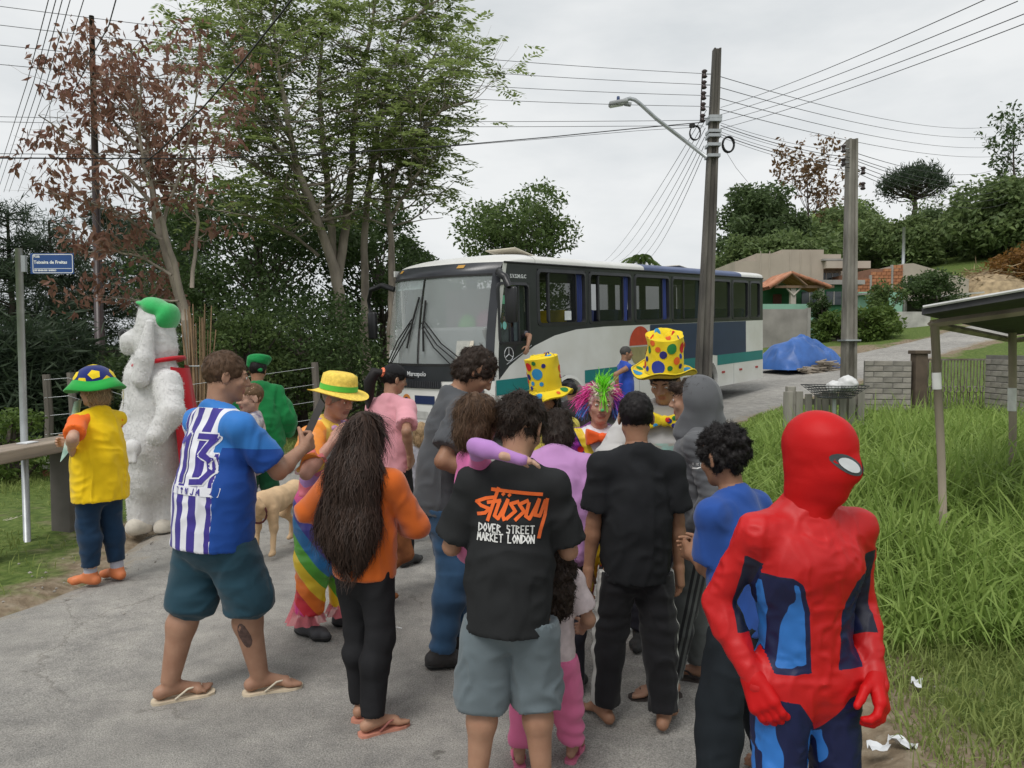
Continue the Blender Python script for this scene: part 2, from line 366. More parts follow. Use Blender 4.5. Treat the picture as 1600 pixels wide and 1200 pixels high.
def scatter(n, x0, x1, y0, y1, keep, seed):
    r = np.random.default_rng(seed); x = r.uniform(x0, x1, n); y = y0 + (y1 - y0) * r.random(n) ** 1.35
    k = ~in_road(x, y) & keep(x, y, r); x, y = x[k], y[k]; return np.stack([x, y, ground(x, y) - .02], 1)
def edge_off(x, y): return x - np.interp(y, Rr[:, 1], Rr[:, 0])
def hill_noise(x, y, s=.8, o=0): return vnoise(np.stack([x * s, y * s, np.full_like(x, o)], -1))
P = scatter(95000, 1.5, 12, 4.0, 15.5, lambda x, y, r: (edge_off(x, y) > .25 + .25 * hill_noise(x, y)) & (r.random(len(x)) < .45 + .55 * np.clip(hill_noise(x, y, 1.3) + .6, 0, 1)) & (x < y * .75 + .6), 3)
eo = np.clip((edge_off(P[:, 0], P[:, 1]) - .15) / 1.1, 0, 1) * np.clip((P[:, 1] - 3.6) / 1.6, .15, 1)
r_ = np.random.default_rng(9)
hh = (.15 + .74 * eo) * (.6 + .6 * r_.random(len(P))) * (.85 + .35 * hill_noise(P[:, 0], P[:, 1], .9, 4)) * np.where(P[:, 1] > 10, .75, 1)
blades('tall_grass', P, hh, .009 + .012 * r_.random(len(P)) * (1 + P[:, 1] / 12), GRASS1, 'tall lush green grass on the verge beside the shelter', 1.25, 2)
P = scatter(70000, 1.3, 5.5, 2.0, 5.6, lambda x, y, r: (edge_off(x, y) > .12 + .25 * hill_noise(x, y, 2)) & (r.random(len(x)) < np.clip(.35 + .9 * hill_noise(x, y, 1.7) + .3 * np.clip(edge_off(x, y), 0, 1), .04, 1)) & (x < y * .75 + .5), 4)
blades('short_grass', P, .05 + .13 * r_.random(len(P)), .005 + .005 * r_.random(len(P)), GRASS2, 'short trampled grass at the edge of the asphalt', .9, 5)
P = scatter(80000, -9, -2.8, 4, 13, lambda x, y, r: (r.random(len(x)) < np.clip(.3 + .9 * hill_noise(x, y, 1.1, 2) + .35 * np.clip(np.interp(y, Lr[:, 1], Lr[:, 0]) - x - .3, 0, 1), .02, 1)) & (np.interp(y, Lr[:, 1], Lr[:, 0]) - x > .1 + .5 * r.random(len(x)) ** 2) & (x > -y * .72 - .4)
            & (1.0 - np.exp(-(((x + 4.6) / 1.0) ** 2 + ((y - 7.2) / .8) ** 2)) > r.random(len(x)) * .9), 6)
blades('verge_grass', P, .045 + .10 * r_.random(len(P)), .006 + .006 * r_.random(len(P)), GRASS2, 'patchy short green grass on the verge by the wooden beam', .9, 7)

# ------------------------------------------------------------------ trees
BARK = mat('tree_bark', (.27, .23, .185), .9, .4, 5, .8, 14, bdist=.03, stretch=(1, 1, .3))
BARKD = mat('dark_bark', (.075, .06, .05), .9, .35, 6, .6, 20, bdist=.02)
class Tree:
    def __init__(s, seed): s.r = np.random.default_rng(seed); s.mb = MB(); s.tips = []
    def limb(s, pts, r0, r1, sides=8):
        pts = np.asarray(pts, float); n = max(6, len(pts) * 3); d = np.r_[0, np.cumsum(np.linalg.norm(np.diff(pts, axis=0), axis=1))]
        t = np.linspace(0, d[-1], n); q = np.stack([np.interp(t, d, pts[:, i]) for i in range(3)], 1)
        q[1:-1] = (q[:-2] + 2 * q[1:-1] + q[2:]) / 4; q[1:-1] += s.r.normal(0, .25 * r1 + .012, (n - 2, 3))
        s.mb.tube(q, np.linspace(r0, r1, n), sides, cap=True); return q, np.linspace(r0, r1, n)
    def grow(s, p, d, L, r, lev, up=.25, spread=.8, nb=4):
        n = 5; pts = [np.array(p)]; d = unit(d)
        for i in range(n):
            d = unit(d + s.r.normal(0, .16, 3) + V(0, 0, up * .18)); pts.append(pts[-1] + d * L / n)
        pts = np.array(pts); s.mb.tube(pts, np.linspace(r, r * .45, n + 1), 5 if lev else 4, cap=False)
        if lev == 0:
            for t in (.45, .7, .9, 1.0): i = t * n; k = min(int(i), n - 1); s.tips.append((pts[k] + (pts[k + 1] - pts[k]) * (i - k), d))
            return
        for k in range(nb):
            t = .3 + .7 * (k + s.r.random()) / nb; i = min(int(t * n), n - 1); q = pts[i] + (pts[i + 1] - pts[i]) * (t * n - i)
            sd = s.r.normal(0, 1, 3); sd -= d * sd.dot(d); nd = unit(d * (1 - spread * .5) + unit(sd) * spread + V(0, 0, up * .3))
            s.grow(q, nd, L * s.r.uniform(.45, .7), r * .5, lev - 1, up, spread, nb)
        s.grow(pts[-1], d, L * .55, r * .45, lev - 1, up, spread, nb)
def leaves(centers, per, spread, size, aspect, r, droop=.3, horiz=.5):
    """diamond leaves folded along the midrib scattered round each centre"""
    c = np.repeat(np.asarray(centers, float), per, axis=0); n = len(c)
    c = c + r.normal(0, 1, (n, 3)) * np.asarray(spread)
    d = r.normal(0, 1, (n, 3)); d[:, 2] = d[:, 2] * (1 - horiz) - droop; d /= np.linalg.norm(d, axis=1)[:, None]
    u = r.normal(0, 1, (n, 3)) * (1 - horiz * .6) + V(0, 0, horiz * 1.5); sd = np.cross(d, u); sd /= np.linalg.norm(sd, axis=1)[:, None] + 1e-6; nn = np.cross(sd, d)
    L = size * r.uniform(.6, 1.3, n)[:, None]; W = L / aspect
    v = np.stack([c, c + d * L * .45 + sd * W * .5 - nn * W * .12, c + d * L, c + d * L * .45 - sd * W * .5 - nn * W * .12], 1).reshape(-1, 3)
    f = np.arange(n * 4).reshape(n, 4); return v, f
def pinnate(tips, L, r, pairs=7, leaflet=.1, droop=.35):
    """compound leaves: a drooping rachis with paired leaflets"""
    n = len(tips); o = np.array([t[0] for t in tips]); d = np.array([t[1] for t in tips]) * .35 + r.normal(0, .75, (n, 3)); d[:, 2] = np.abs(d[:, 2]) * .25 + .05
    d /= np.linalg.norm(d, axis=1)[:, None]; LL = L * r.uniform(.6, 1.2, n); s_ = np.cross(d, V(0, 0, 1)); s_ /= np.linalg.norm(s_, axis=1)[:, None] + 1e-6
    vs = []
    for k in range(pairs * 2 + 1):
        t = .22 + .78 * (k // 2) / pairs; sg = (1 if k % 2 else -1) if k < pairs * 2 else 0
        c = o + d * (LL * t)[:, None] - V(0, 0, 1) * (droop * LL * t * t)[:, None]
        ld = s_ * sg * .85 + d * (.5 if sg else 1) - V(0, 0, .25) + r.normal(0, .14, (n, 3)); ld /= np.linalg.norm(ld, axis=1)[:, None]
        wd = np.cross(ld, V(0, 0, 1) + r.normal(0, .3, (n, 3))); wd /= np.linalg.norm(wd, axis=1)[:, None] + 1e-6
        l_ = leaflet * (1 - .35 * abs(t - .5)) * r.uniform(.8, 1.2, n)[:, None]
        vs.append(np.stack([c, c + ld * l_ * .45 + wd * l_ * .19, c + ld * l_, c + ld * l_ * .45 - wd * l_ * .19], 1))
    v = np.concatenate(vs).reshape(-1, 3); return v, np.arange(len(v)).reshape(-1, 4)
def finish_tree(t, name, base, label, lv, lf, lm, bark, group=None, cat='tree'):
    e = empty(name, base, 0, label, cat, group); b = V(*base)
    mk('trunk', np.concatenate(t.mb.v) - b, t.mb.f, bark, e, True)
    mk('crown', lv - b, lf, lm, e, False); return e
def trace(pts, Y, dY=0):
    n = len(pts); return np.array([at(px, py, Y + dY * i / max(1, n - 1)) for i, (px, py) in enumerate(pts)])

# the tall pinnate-leaved tree behind the bus
T = Tree(21); YB = 17.0; base = at(545, 600, YB); base[2] = gz(base[0], base[1])
limbs = [([(548, 640), (540, 560), (533, 490), (524, 430), (508, 375), (492, 330), (470, 280), (456, 220), (442, 150), (432, 85)], .165, .03, -1.2),
         ([(524, 430), (517, 360), (512, 300), (505, 220), (498, 130), (505, 40)], .10, .03, .6),
         ([(527, 440), (540, 360), (546, 300), (552, 240), (556, 160), (575, 70), (585, 0)], .11, .03, 1.2),
         ([(572, 600), (568, 470), (571, 350), (580, 260), (594, 180), (610, 110), (628, 40)], .11, .03, 1.6),
         ([(612, 560), (612, 420), (608, 330), (598, 280), (590, 240), (588, 190)], .11, .025, .8),
         ([(604, 320), (620, 260), (650, 215), (690, 170), (735, 158)], .06, .02, -1.0),
         ([(492, 330), (440, 285), (400, 260), (365, 235)], .06, .02, -1.6), ([(470, 280), (420, 215), (375, 150), (340, 110)], .06, .02, -.6),
         ([(580, 260), (625, 180), (665, 110), (690, 60)], .06, .02, .9), ([(610, 340), (635, 300), (650, 270), (665, 255)], .05, .02, -.8),
         ([(456, 220), (405, 140), (355, 75), (330, 45)], .05, .018, -.5), ([(442, 150), (405, 75), (392, 20)], .05, .018, .6), ([(432, 85), (425, 30), (435, -25)], .045, .015, -.4),
         ([(628, 40), (668, 10), (700, -10)], .045, .015, .6), ([(594, 180), (655, 140), (705, 118)], .045, .015, -.7), ([(598, 280), (640, 250), (680, 245)], .04, .015, .5),
         ([(498, 400), (450, 360), (400, 340), (350, 330)], .04, .015, -1.2)]
for pts, r0, r1, dY in limbs:
    q, rr = T.limb(trace(pts, YB, dY), r0, r1)
    n = len(q); big = r0 > .1
    for i in range(int(n * (.52 if big else .3)), n):
        for k in range(2 if i < n - 2 else 3):
            a = T.r.random() * 6.28; d = V(math.cos(a), math.sin(a) * .9, T.r.uniform(.0, .75))
            T.grow(q[i], d, T.r.uniform(.7, 1.35) * (1.0 if big else .75), rr[i] * .42, 1, .3, .8, 3)
pts_ = np.array([t[0] for t in T.tips]); T.r.shuffle(T.tips)
tp = [t for t in T.tips if T.r.random() < .50]
lv, lf = pinnate(tp, .6, T.r, 7, .155)
TREE1 = leafmat('pinnate_leaf', (.15, .205, .065), (.29, .355, .125), (.40, .42, .17), thin=.55)
finish_tree(T, 'pinnate_tree', base, 'tall slender-limbed tree with feathery green leaves behind the bus front', lv, lf, TREE1, BARK)

# red-brown leaved tree on the left
T = Tree(33); YR = 12.5; base = at(303, 600, YR); base[2] = gz(base[0], base[1])
limbs = [([(318, 700), (306, 600), (292, 500), (268, 430), (252, 375), (240, 320), (236, 250), (215, 170), (205, 80)], .11, .018, .8),
         ([(290, 500), (275, 420), (256, 350), (225, 260), (215, 190), (220, 120)], .06, .012, -.6),
         ([(240, 320), (180, 260), (110, 215), (60, 180)], .035, .008, -.6), ([(252, 375), (190, 335), (120, 310), (70, 300)], .03, .008, -.9),
         ([(236, 250), (180, 190), (130, 140), (110, 110)], .03, .008, .5), ([(215, 190), (160, 130), (135, 95)], .025, .007, -.4),
         ([(225, 260), (250, 190), (270, 130), (285, 95)], .03, .008, .5), ([(256, 350), (285, 260), (300, 190), (308, 120)], .03, .008, -.5),
         ([(300, 450), (310, 350), (303, 260), (315, 180)], .035, .008, .6), ([(268, 430), (220, 400), (160, 390), (130, 400)], .025, .007, .3),
         ([(280, 470), (230, 470), (180, 465), (150, 470)], .02, .006, .8)]
for pts, r0, r1, dY in limbs:
    q, rr = T.limb(trace(pts, YR, dY), r0, r1, 7); n = len(q)
    for i in range(int(n * (.6 if r0 > .05 else .25)), n):
        for k in range(2):
            a = T.r.random() * 6.28; T.grow(q[i], V(math.cos(a), math.sin(a), T.r.uniform(-.1, .7)), T.r.uniform(.35, .8), rr[i] * .45, 1, .2, .9, 2)
sel = [t[0] for t in T.tips if T.r.random() < .22]
lv, lf = leaves(sel, 8, .075, .145, 2.3, T.r, 1.1, .1)
RED = leafmat('reddish_leaf', (.20, .085, .07), (.30, .17, .115), (.25, .27, .10))
finish_tree(T, 'reddish_tree', base, 'sparse tree with drooping red-brown leaves behind the white dog costume', lv, lf, RED, BARK)

def bushy(name, px, py_top, Y, half, label, lm, seed, base=None, flat=1.0, nlobe=26, per=260, size=.13, aspect=2.2, trunk=.12, group=None, low=.25, horiz=.3):
    """broadleaf tree or shrub: limbs to many lobes, every lobe a shell of leaves"""
    T = Tree(seed); top = at(px, py_top, Y); X0 = top[0]; g = gz(X0, Y); H = top[2] - g; r = T.r
    b = V(X0, Y, g); lobes = []
    q, rr = T.limb([b - V(0, 0, .2), b + V(.03 * H, 0, H * .3), b + V(-.02 * H, .1, H * .75)], trunk, trunk * .35)
    for i in range(nlobe):
        h_ = low + (1 - low) * r.random() ** .8; a = r.random() * 6.28; e = math.sqrt(max(.03, 1 - ((h_ - .52) / .56) ** 2)) * half * r.uniform(.35, .95)
        c = b + V(math.cos(a) * e, math.sin(a) * e * flat, H * h_ * .93); lobes.append((c, half * r.uniform(.2, .38)))
        j = min(len(q) - 1, int(h_ * len(q) * .8)); T.mb.tube(np.array([q[j], (q[j] + c) / 2 + V(0, 0, -.1), c]), [rr[j] * .5, rr[j] * .3, .01], 5, cap=False)
    cs = []; sp = []
    for c, R in lobes:
        d = r.normal(0, 1, (per, 3)); d /= np.linalg.norm(d, axis=1)[:, None]; cs.append(c + d * (R * r.uniform(.45, 1.12, per) ** .7)[:, None] * V(1, 1, .8))
    cs = np.concatenate(cs); lv, lf = leaves(cs, 1, .03, size, aspect, r, .35, horiz)
    lv[:, 2] = np.maximum(lv[:, 2], g - .3)
    return finish_tree(T, name, b, label, lv, lf, lm, BARKD, group)
DARK = leafmat('dark_leaf', (.03, .058, .02), (.09, .14, .045), (.15, .19, .065))
MIDL = leafmat('mid_leaf', (.055, .10, .03), (.15, .21, .065), (.24, .27, .10))
PALE = leafmat('pale_leaf', (.05, .10, .02), (.13, .19, .04), (.19, .24, .07))
NEED = leafmat('pine_needle', (.025, .045, .028), (.07, .10, .055), (.11, .14, .075))
bushy('evergreen_tree', 400, 270, 21, 2.9, 'dense dark evergreen tree with small glossy leaves beside the slender-limbed tree', DARK, 41, nlobe=60, per=330, size=.16, low=.12)
bushy('evergreen_tree', 590, 300, 23, 2.3, 'dark evergreen tree directly behind the slender trunks and bus mirror', DARK, 42, nlobe=44, per=300, size=.16, low=.12)
bushy('evergreen_shrub', 470, 470, 15.2, 1.9, 'dark leafy shrub at the foot of the slender-limbed tree', DARK, 43, nlobe=44, per=330, size=.10, low=.05)
bushy('evergreen_shrub', 385, 485, 13.6, 1.15, 'mid green shrub behind the person in green costume', MIDL, 45, nlobe=34, per=300, size=.085, low=.05)
bushy('broadleaf_tree', 805, 290, 30, 2.6, 'rounded green tree rising behind the bus roof', MIDL, 44, nlobe=54, per=300, size=.2, low=.15)
bushy('broadleaf_tree', 660, 362, 27, 1.5, 'low leafy tree top showing beside the bus windscreen roof corner', DARK, 46, nlobe=24, per=260, size=.18, low=.3)
def pine(px, py_top, Y, half, label, seed, lower=.3, n=60):
    T = Tree(seed); top = at(px, py_top, Y); b = V(top[0], Y, gz(top[0], Y)); H = top[2] - b[2]; r = T.r
    q, rr = T.limb([b - V(0, 0, .3), b + V(.1, 0, H * .5), b + V(0, .05, H)], .19, .04); cs = []
    for i in range(n):
        h_ = lower + (1 - lower) * r.random(); a = r.random() * 6.28; L = half * (1.15 - h_ * .75) * r.uniform(.6, 1.1)
        p0 = b + V(0, 0, H * h_); d = V(math.cos(a), math.sin(a), r.uniform(-.1, .3)); p1 = p0 + d * L + V(0, 0, -.05 * L)
        T.mb.tube(np.array([p0, (p0 + p1) / 2 + V(0, 0, .1 * L), p1]), [.04, .025, .008], 4, cap=False)
        for t in np.linspace(.35, 1.05, 6): cs.append(p0 + (p1 - p0) * t + V(0, 0, .1 * L * (1 - (2 * t - 1) ** 2)) + r.normal(0, .12, 3))
    lv, lf = leaves(np.array(cs), 34, .17, .34, 9, r, -.15, .2)
    return finish_tree(T, 'pine_tree', b, label, lv, lf, NEED, BARKD, 'pines beyond the left verge')
pine(10, 330, 28, 2.2, 'dark pine with its bare trunk left of the street sign pole', 51, .3, 55)
pine(75, 345, 31, 2.3, 'dark pine right behind the blue street sign', 52, .28, 55)
pine(150, 330, 30, 2.4, 'dark pine between street sign and white dog costume', 53, .25, 55)
pine(215, 345, 33, 2.4, 'dark pine whose trunk stands behind the white dog costume head', 54, .3, 55)
pine(285, 330, 27, 2.0, 'dark pine between the reddish tree trunk and the evergreen', 57, .2, 50)
pine(28, 530, 12.5, .75, 'small young pine beside the street sign pole', 55, .05, 34)
pine(95, 535, 14, .7, 'small young pine behind the yellow vest woman', 56, .05, 30)
bushy('verge_shrub', 12, 640, 9.5, .6, 'low bright green shrub at the end of the wooden beam', PALE, 58, nlobe=18, per=150, size=.08, low=.05)
bushy('verge_shrub', 130, 575, 15, 1.2, 'low dark shrub behind the wire fence posts', MIDL, 59, nlobe=26, per=200, size=.11, low=.05)
bushy('verge_shrub', 250, 560, 15.5, 1.3, 'low dark shrub behind the white dog costume back', DARK, 60, nlobe=26, per=220, size=.11, low=.05)
# distant wood left, closing the gaps under the pines
def wood(name, cells, lm, label, seed, size, per):
    r = np.random.default_rng(seed); cs = []
    for (x, y, z, R) in cells:
        d = r.normal(0, 1, (per, 3)); d /= np.linalg.norm(d, axis=1)[:, None]; d[:, 2] = np.abs(d[:, 2]) * 1.15 - .25
        cs.append(V(x, y, z) + d * (R * r.uniform(.6, 1.1, per))[:, None])
    v, f = leaves(np.concatenate(cs), 1, size * .3, size, 1.7, r, .2, .4)
    return mk(name, v, f, lm, smooth=False, label=label, cat='wood', kind='stuff')
r = np.random.default_rng(71); cells = []
for i in range(70):
    x = r.uniform(-42, -2); y = r.uniform(40, 55); cells.append((x, y, gz(x, y) + r.uniform(.5, 2.6), r.uniform(1.4, 2.4)))
wood('far_wood', cells, DARK, 'far dark undergrowth behind the left fence', 72, .42, 170)
# wooded hillside on the right
cells = {0: [], 1: [], 2: []}
for i in range(800):
    x = r.uniform(24, 150); y = r.uniform(58, 155); px = 800 + 1200 * x / y
    t = .8 * x + .6 * y
    if px < 1130 or px > 1690 or t < 72 + 8 * math.sin(x * .2): continue
    if y > 120 and px < 1330: continue
    R = r.uniform(1.8, 3.6); ztop = gz(x, y) + R * 2.2; py = 545 - (ztop - CAMZ) * 1200 / y
    if py < np.interp(px, [1130, 1150, 1180, 1240, 1300, 1340, 1380, 1430, 1500, 1540, 1600, 1690], [405, 335, 305, 300, 305, 315, 340, 345, 330, 312, 285, 262]): continue
    cells[int(r.random() * 2.6)].append((x, y, gz(x, y) + R * r.uniform(.6, 1.5), R))
HILL1 = leafmat('hill_dark_leaf', (.05, .085, .035), (.12, .17, .065), (.18, .22, .09)); HILL2 = leafmat('hill_mid_leaf', (.08, .13, .05), (.19, .25, .09), (.28, .32, .13)); HILL3 = leafmat('hill_pale_leaf', (.10, .17, .05), (.24, .32, .10), (.33, .38, .15))  # hill leaf colours lightened to stand in for distance haze
for k, (lm, nm) in enumerate(((HILL1, 'dark green trees covering the hillside'), (HILL2, 'mid green trees covering the hillside'), (HILL3, 'pale green bushes among the hillside trees'))):
    wood('hillside_wood', cells[k], lm, nm, 80 + k, .62, 260)
bushy('hill_tree', 1190, 292, 85, 5.0, 'big dark rounded tree on the left shoulder of the hill', HILL1, 91, nlobe=70, per=240, size=.6, low=.1)
bushy('hill_tree', 1225, 372, 72, 3.8, 'small green tree in front of the beige building roof', HILL2, 92, nlobe=36, per=200, size=.5, low=.1)
bushy('hill_tree', 1165, 372, 75, 3.0, 'bushy tree beside the left end of the beige building', HILL2, 192, nlobe=36, per=200, size=.5, low=.1)
bushy('hill_tree', 1590, 285, 75, 6.0, 'bright green tree mass on the right of the hill', HILL2, 93, nlobe=70, per=220, size=.6, low=.1)
bushy('hill_tree', 1400, 345, 80, 4.5, 'green tree below the flat-topped araucaria', HILL2, 94, nlobe=40, per=220, size=.55, low=.1)
bushy('hill_tree', 1480, 330, 85, 4.5, 'dark green tree right of the araucaria', HILL1, 95, nlobe=40, per=220, size=.55, low=.1)
bushy('hill_tree', 1320, 330, 90, 4.5, 'green tree behind the shorter concrete pole', HILL2, 96, nlobe=40, per=220, size=.55, low=.1)
bushy('garden_shrub', 1350, 478, 33, 1.5, 'bright green shrub beside the shorter concrete pole', PALE, 97, nlobe=24, per=200, size=.2, low=.05)
bushy('garden_shrub', 1310, 487, 34, 1.2, 'bright green shrub between cypress and shorter concrete pole', PALE, 98, nlobe=18, per=200, size=.2, low=.05)
bushy('cypress', 1285, 452, 35, .55, 'narrow dark cypress in front of the green house wall', DARK, 99, nlobe=24, per=150, size=.13, low=.02)
bushy('garden_tree', 1388, 440, 37, 1.0, 'small reddish green tree beside the green wall', MIDL, 100, nlobe=16, per=90, size=.2, low=.4)
bushy('garden_tree', 1462, 425, 41, 1.7, 'round dark green bush in front of the beige gable', DARK, 101, nlobe=26, per=200, size=.2, low=.2)
bushy('hill_tree', 1595, 390, 52, 2.2, 'orange-brown bush on the slope above the shelter', leafmat('orange_leaf', (.16, .075, .02), (.28, .15, .04)), 102, nlobe=22, per=160, size=.3, low=.1)
# araucaria
T = Tree(61); top = at(1428, 262, 110); b = V(top[0], 110, gz(top[0], 110)); H = top[2] - b[2]
T.limb([b, b + V(.1, 0, H * .5), b + V(0, 0, H - 1.2)], .42, .25); cs = []
zt_ = H
for i in range(64):
    a = i * 2.399; q_ = math.sqrt((i + .5) / 64); rho = 4.4 * q_; p1 = b + V(math.cos(a) * rho, math.sin(a) * rho, zt_ - .5 - 2.6 * q_ ** 2.2 + T.r.normal(0, .22)); p0 = b + V(0, 0, zt_ - 2.6 - 1.9 * q_ + T.r.normal(0, .2))
    T.mb.tube(np.array([p0, p0 + (p1 - p0) * .6 - V(0, 0, .45 * q_), p1]), [.10, .08, .05], 5, cap=False)
    for t in (.9, 1.0, 1.06): cs.append(p0 + (p1 - p0) * t + T.r.normal(0, .2, 3))
lv, lf = leaves(np.array(cs), 26, .42, .75, 5, T.r, -.5, .1)
finish_tree(T, 'araucaria', b, 'flat-topped araucaria standing above the hillside trees', lv, lf, NEED, BARKD)
# bare reddish tree and thin tall tree on the skyline
def thin_tree(px, py, Y, half, lm, label, seed, frac, size=.5):
    T = Tree(seed); top = at(px, py, Y); b = V(top[0], Y, gz(top[0], Y)); H = top[2] - b[2]
    q, rr = T.limb([b, b + V(.2, 0, H * .5), b + V(-.1, 0, H * .9)], .22, .05)
    for i in range(int(len(q) * .35), len(q)):
        for k in range(4):
            a = T.r.random() * 6.28; T.grow(q[i], V(math.cos(a), math.sin(a), .7), half * T.r.uniform(.45, .85), rr[i] * .4, 1, .4, .7, 3)
    sel = [t[0] for t in T.tips if T.r.random() < frac]; lv, lf = leaves(sel, 4, .3, size, 2, T.r, .6, .1)
    return finish_tree(T, 'skyline_tree', b, label, lv, lf, lm, BARKD)
thin_tree(1262, 255, 95, 6.5, leafmat('rusty_leaf', (.13, .07, .035), (.22, .13, .06), (.12, .13, .05)), 'half-bare rusty-leaved tree on the skyline left of the shorter pole', 62, .75, .62)
thin_tree(1585, 200, 80, 4.5, DARK, 'thin dark tall tree on the skyline above the right of the hill', 63, .8, .5)
thin_tree(1448, 330, 95, 3.0, MIDL, 'thin twiggy tree right under the araucaria', 64, .3, .4)
# palm tip behind the bus roof
b = at(1000, 404, 46); e = empty('palm_tree', (b[0], 46, gz(b[0], 46)), 0, 'palm with drooping fronds showing above the bus roof', 'palm')
MB().tube(np.array([[0, 0, -.2], [.1, 0, 2], [0, 0, b[2] - e.location.z]]), [.16, .13, .11], 8).build('trunk', BARKD, e, True)
vv, ff, c0 = [], [], 0; r = np.random.default_rng(8)
for i in range(17):
    a = i * 2.4; el = r.uniform(.1, .9); L = r.uniform(1.2, 1.7); mb = []
    for t in np.linspace(.1, 1, 16):
        c = V(0, 0, b[2] - e.location.z) + V(math.cos(a), math.sin(a), 0) * L * t * math.cos(el * .6) + V(0, 0, L * (el * t - .95 * t * t)); sd = V(-math.sin(a), math.cos(a), 0)
        for sg in (-1, 1): mb.append([c, c + sd * sg * .16 - V(0, 0, .07) + V(math.cos(a), math.sin(a), 0) * .1, c + sd * sg * .36 * (1.1 - t * .6) - V(0, 0, .25), c + sd * sg * .14 - V(0, 0, .13)])
    vv.append(np.array(mb).reshape(-1, 3))
vv = np.concatenate(vv); mk('crown', vv, np.arange(len(vv)).reshape(-1, 4), MIDL, e, False)

# grit and small stones along the ragged asphalt edges
def pebbles(n, seed):
    r = np.random.default_rng(seed); P = []
    for i in range(n):
        E_ = Lr if r.random() < .5 else Rr; k = int(r.integers(10, 70)); q = E_[k] + r.normal(0, .28, 2); P.append((q[0], q[1], r.uniform(.004, .016)))
    for i in range(n // 2): P.append((r.uniform(-3, 1.4), r.uniform(2.3, 9), r.uniform(.003, .007)))
    vs, fs = [], []; o = np.array([(1, 0, 0), (-1, 0, 0), (0, 1, 0), (0, -1, 0), (0, 0, .7), (0, 0, -.7)], float); ff = [(0, 2, 4), (2, 1, 4), (1, 3, 4), (3, 0, 4), (2, 0, 5), (1, 2, 5), (3, 1, 5), (0, 3, 5)]
    for x, y, s_ in P:
        b = len(vs); m_ = rotz(r.random() * 6) @ (o * (s_ * r.uniform(.6, 1.3, (6, 1)))).T; vs += list(m_.T + V(x, y, surf(x, y) + s_ * .3)); fs += [tuple(i + b for i in q) for q in ff]
    mk('pebbles', vs, fs, mat('pebble_grey', (.30, .28, .25), .9, .4, 9), smooth=False, kind='stuff', label='loose grit and small stones along the asphalt edges', cat='gravel')
pebbles(1100, 5)
# ------------------------------------------------------------------ the bus
TH = math.radians(40); SLOPE = .044; BL = 10.72; BW = 2.5
BUS = empty('bus', (-.24, 12.1, 0), math.pi / 2 - TH, 'white navy and teal passenger bus with black window band parked across the road', 'bus')
BUS.rotation_mode = 'ZYX'; BUS.rotation_euler = (0, -math.atan(SLOPE), math.pi / 2 - TH)
BUS.rotation_mode = 'XYZ'
WHITE = mat('bus_white_paint', (.74, .74, .72), .32, .05, 1.5, spec=.5, var_col=(.66, .65, .61))
NAVY = mat('bus_navy_paint', (.022, .035, .10), .3, .1, 2, spec=.5)
ROOFNAVY = mat('bus_roof_navy_paint', (.07, .10, .21), .45, .12, 2, spec=.4)
TEAL = mat('bus_teal_paint', (.012, .20, .20), .35, .06, 2, spec=.5)
BLACK = mat('bus_black_band', (.028, .030, .036), .28, .2, 2, spec=.5)
RUBBER = mat('black_rubber', (.018, .018, .018), .75, .3, 8)
DARKIN = mat('bus_interior_grey', (.10, .105, .12), .8, .2, 3)
def glassmat(name, col, alpha, rough=.04, spec=.6):
    m, n, l, b = newmat(name); b.inputs['Base Color'].default_value = (*col, 1); b.inputs['Roughness'].default_value = rough; b.inputs['Alpha'].default_value = alpha
    b.inputs['Specular IOR Level'].default_value = spec; MATS[name] = m; return m
GLASS = glassmat('tinted_window_glass', (.012, .015, .018), .62)
WSGLASS = glassmat('windscreen_glass', (.52, .57, .57), .42, .08, .8)  # whitish base colour of the windscreen stands in for reflected sky
def rake(z): return .30 * (max(0, z - 1.35) / 1.7) ** 1.5 + .10 * max(0, .75 - z)
def front(y, z, off=0.0):
    c = min(1, abs(y - BW / 2) / (BW / 2)); roll = max(0, z - 2.86)
    return V(-.46 * (1 - c ** 2.7) * (1 - roll * .6) + rake(z) + 1.6 * roll ** 1.6 - off, y, z)
def patch(name, y0, y1, z0, z1, m, off=.0, ny=17, nz=9, parent=BUS, zfn=None):
    mb = MB(); mb.grid(lambda y, t: front(y, (z0 + (z1 - z0) * t) + (zfn(y) if zfn else 0), off), np.linspace(y1, y0, ny), np.linspace(0, 1, nz)); return mb.build(name, m, parent, True)
def ngon(name, pts, m, y=0.0, parent=BUS):
    v = np.array([(p[0], y, p[1]) for p in pts]); return mk(name, v, [tuple(range(len(v)))], m, parent, False)
# front
patch('front_panel', 0, BW, .42, 1.12, WHITE); patch('bumper', 0, BW, .30, .425, mat('bumper_dark', (.06, .06, .065), .5), .03)
patch('front_band', 0, BW, 1.12, 1.37, BLACK, .006)
gr = patch('grille', .75, 1.85, 1.0, 1.13, BLACK, .02)
for i in range(26): MB().box(front(.8 + i * .04, 1.065, .03), (.012, .012, .11)).build('grille_bar', mat('grille_bar', (.10, .10, .11), .4, metal=.5), gr)
for i, (a, b_) in enumerate(((.10, 1.24), (1.27, 2.42))):
    p = patch('windscreen_pane', a, b_, 1.37, 2.80, WSGLASS, -.012, 15, 12)
for a, b_ in ((0, .10), (2.42, BW)): patch('windscreen_pillar', a, b_, 1.37, 2.80, BLACK, .004, 5, 10)
patch('windscreen_divider', 1.24, 1.27, 1.37, 2.80, RUBBER, .008, 3, 10)
patch('windscreen_frame', .10, 2.42, 2.775, 2.81, RUBBER, .006, 17, 2); patch('windscreen_frame', .10, 2.42, 1.36, 1.40, RUBBER, .010, 17, 2)
patch('front_header', .02, BW - .02, 2.80, 2.99, BLACK, .003, 17, 6)
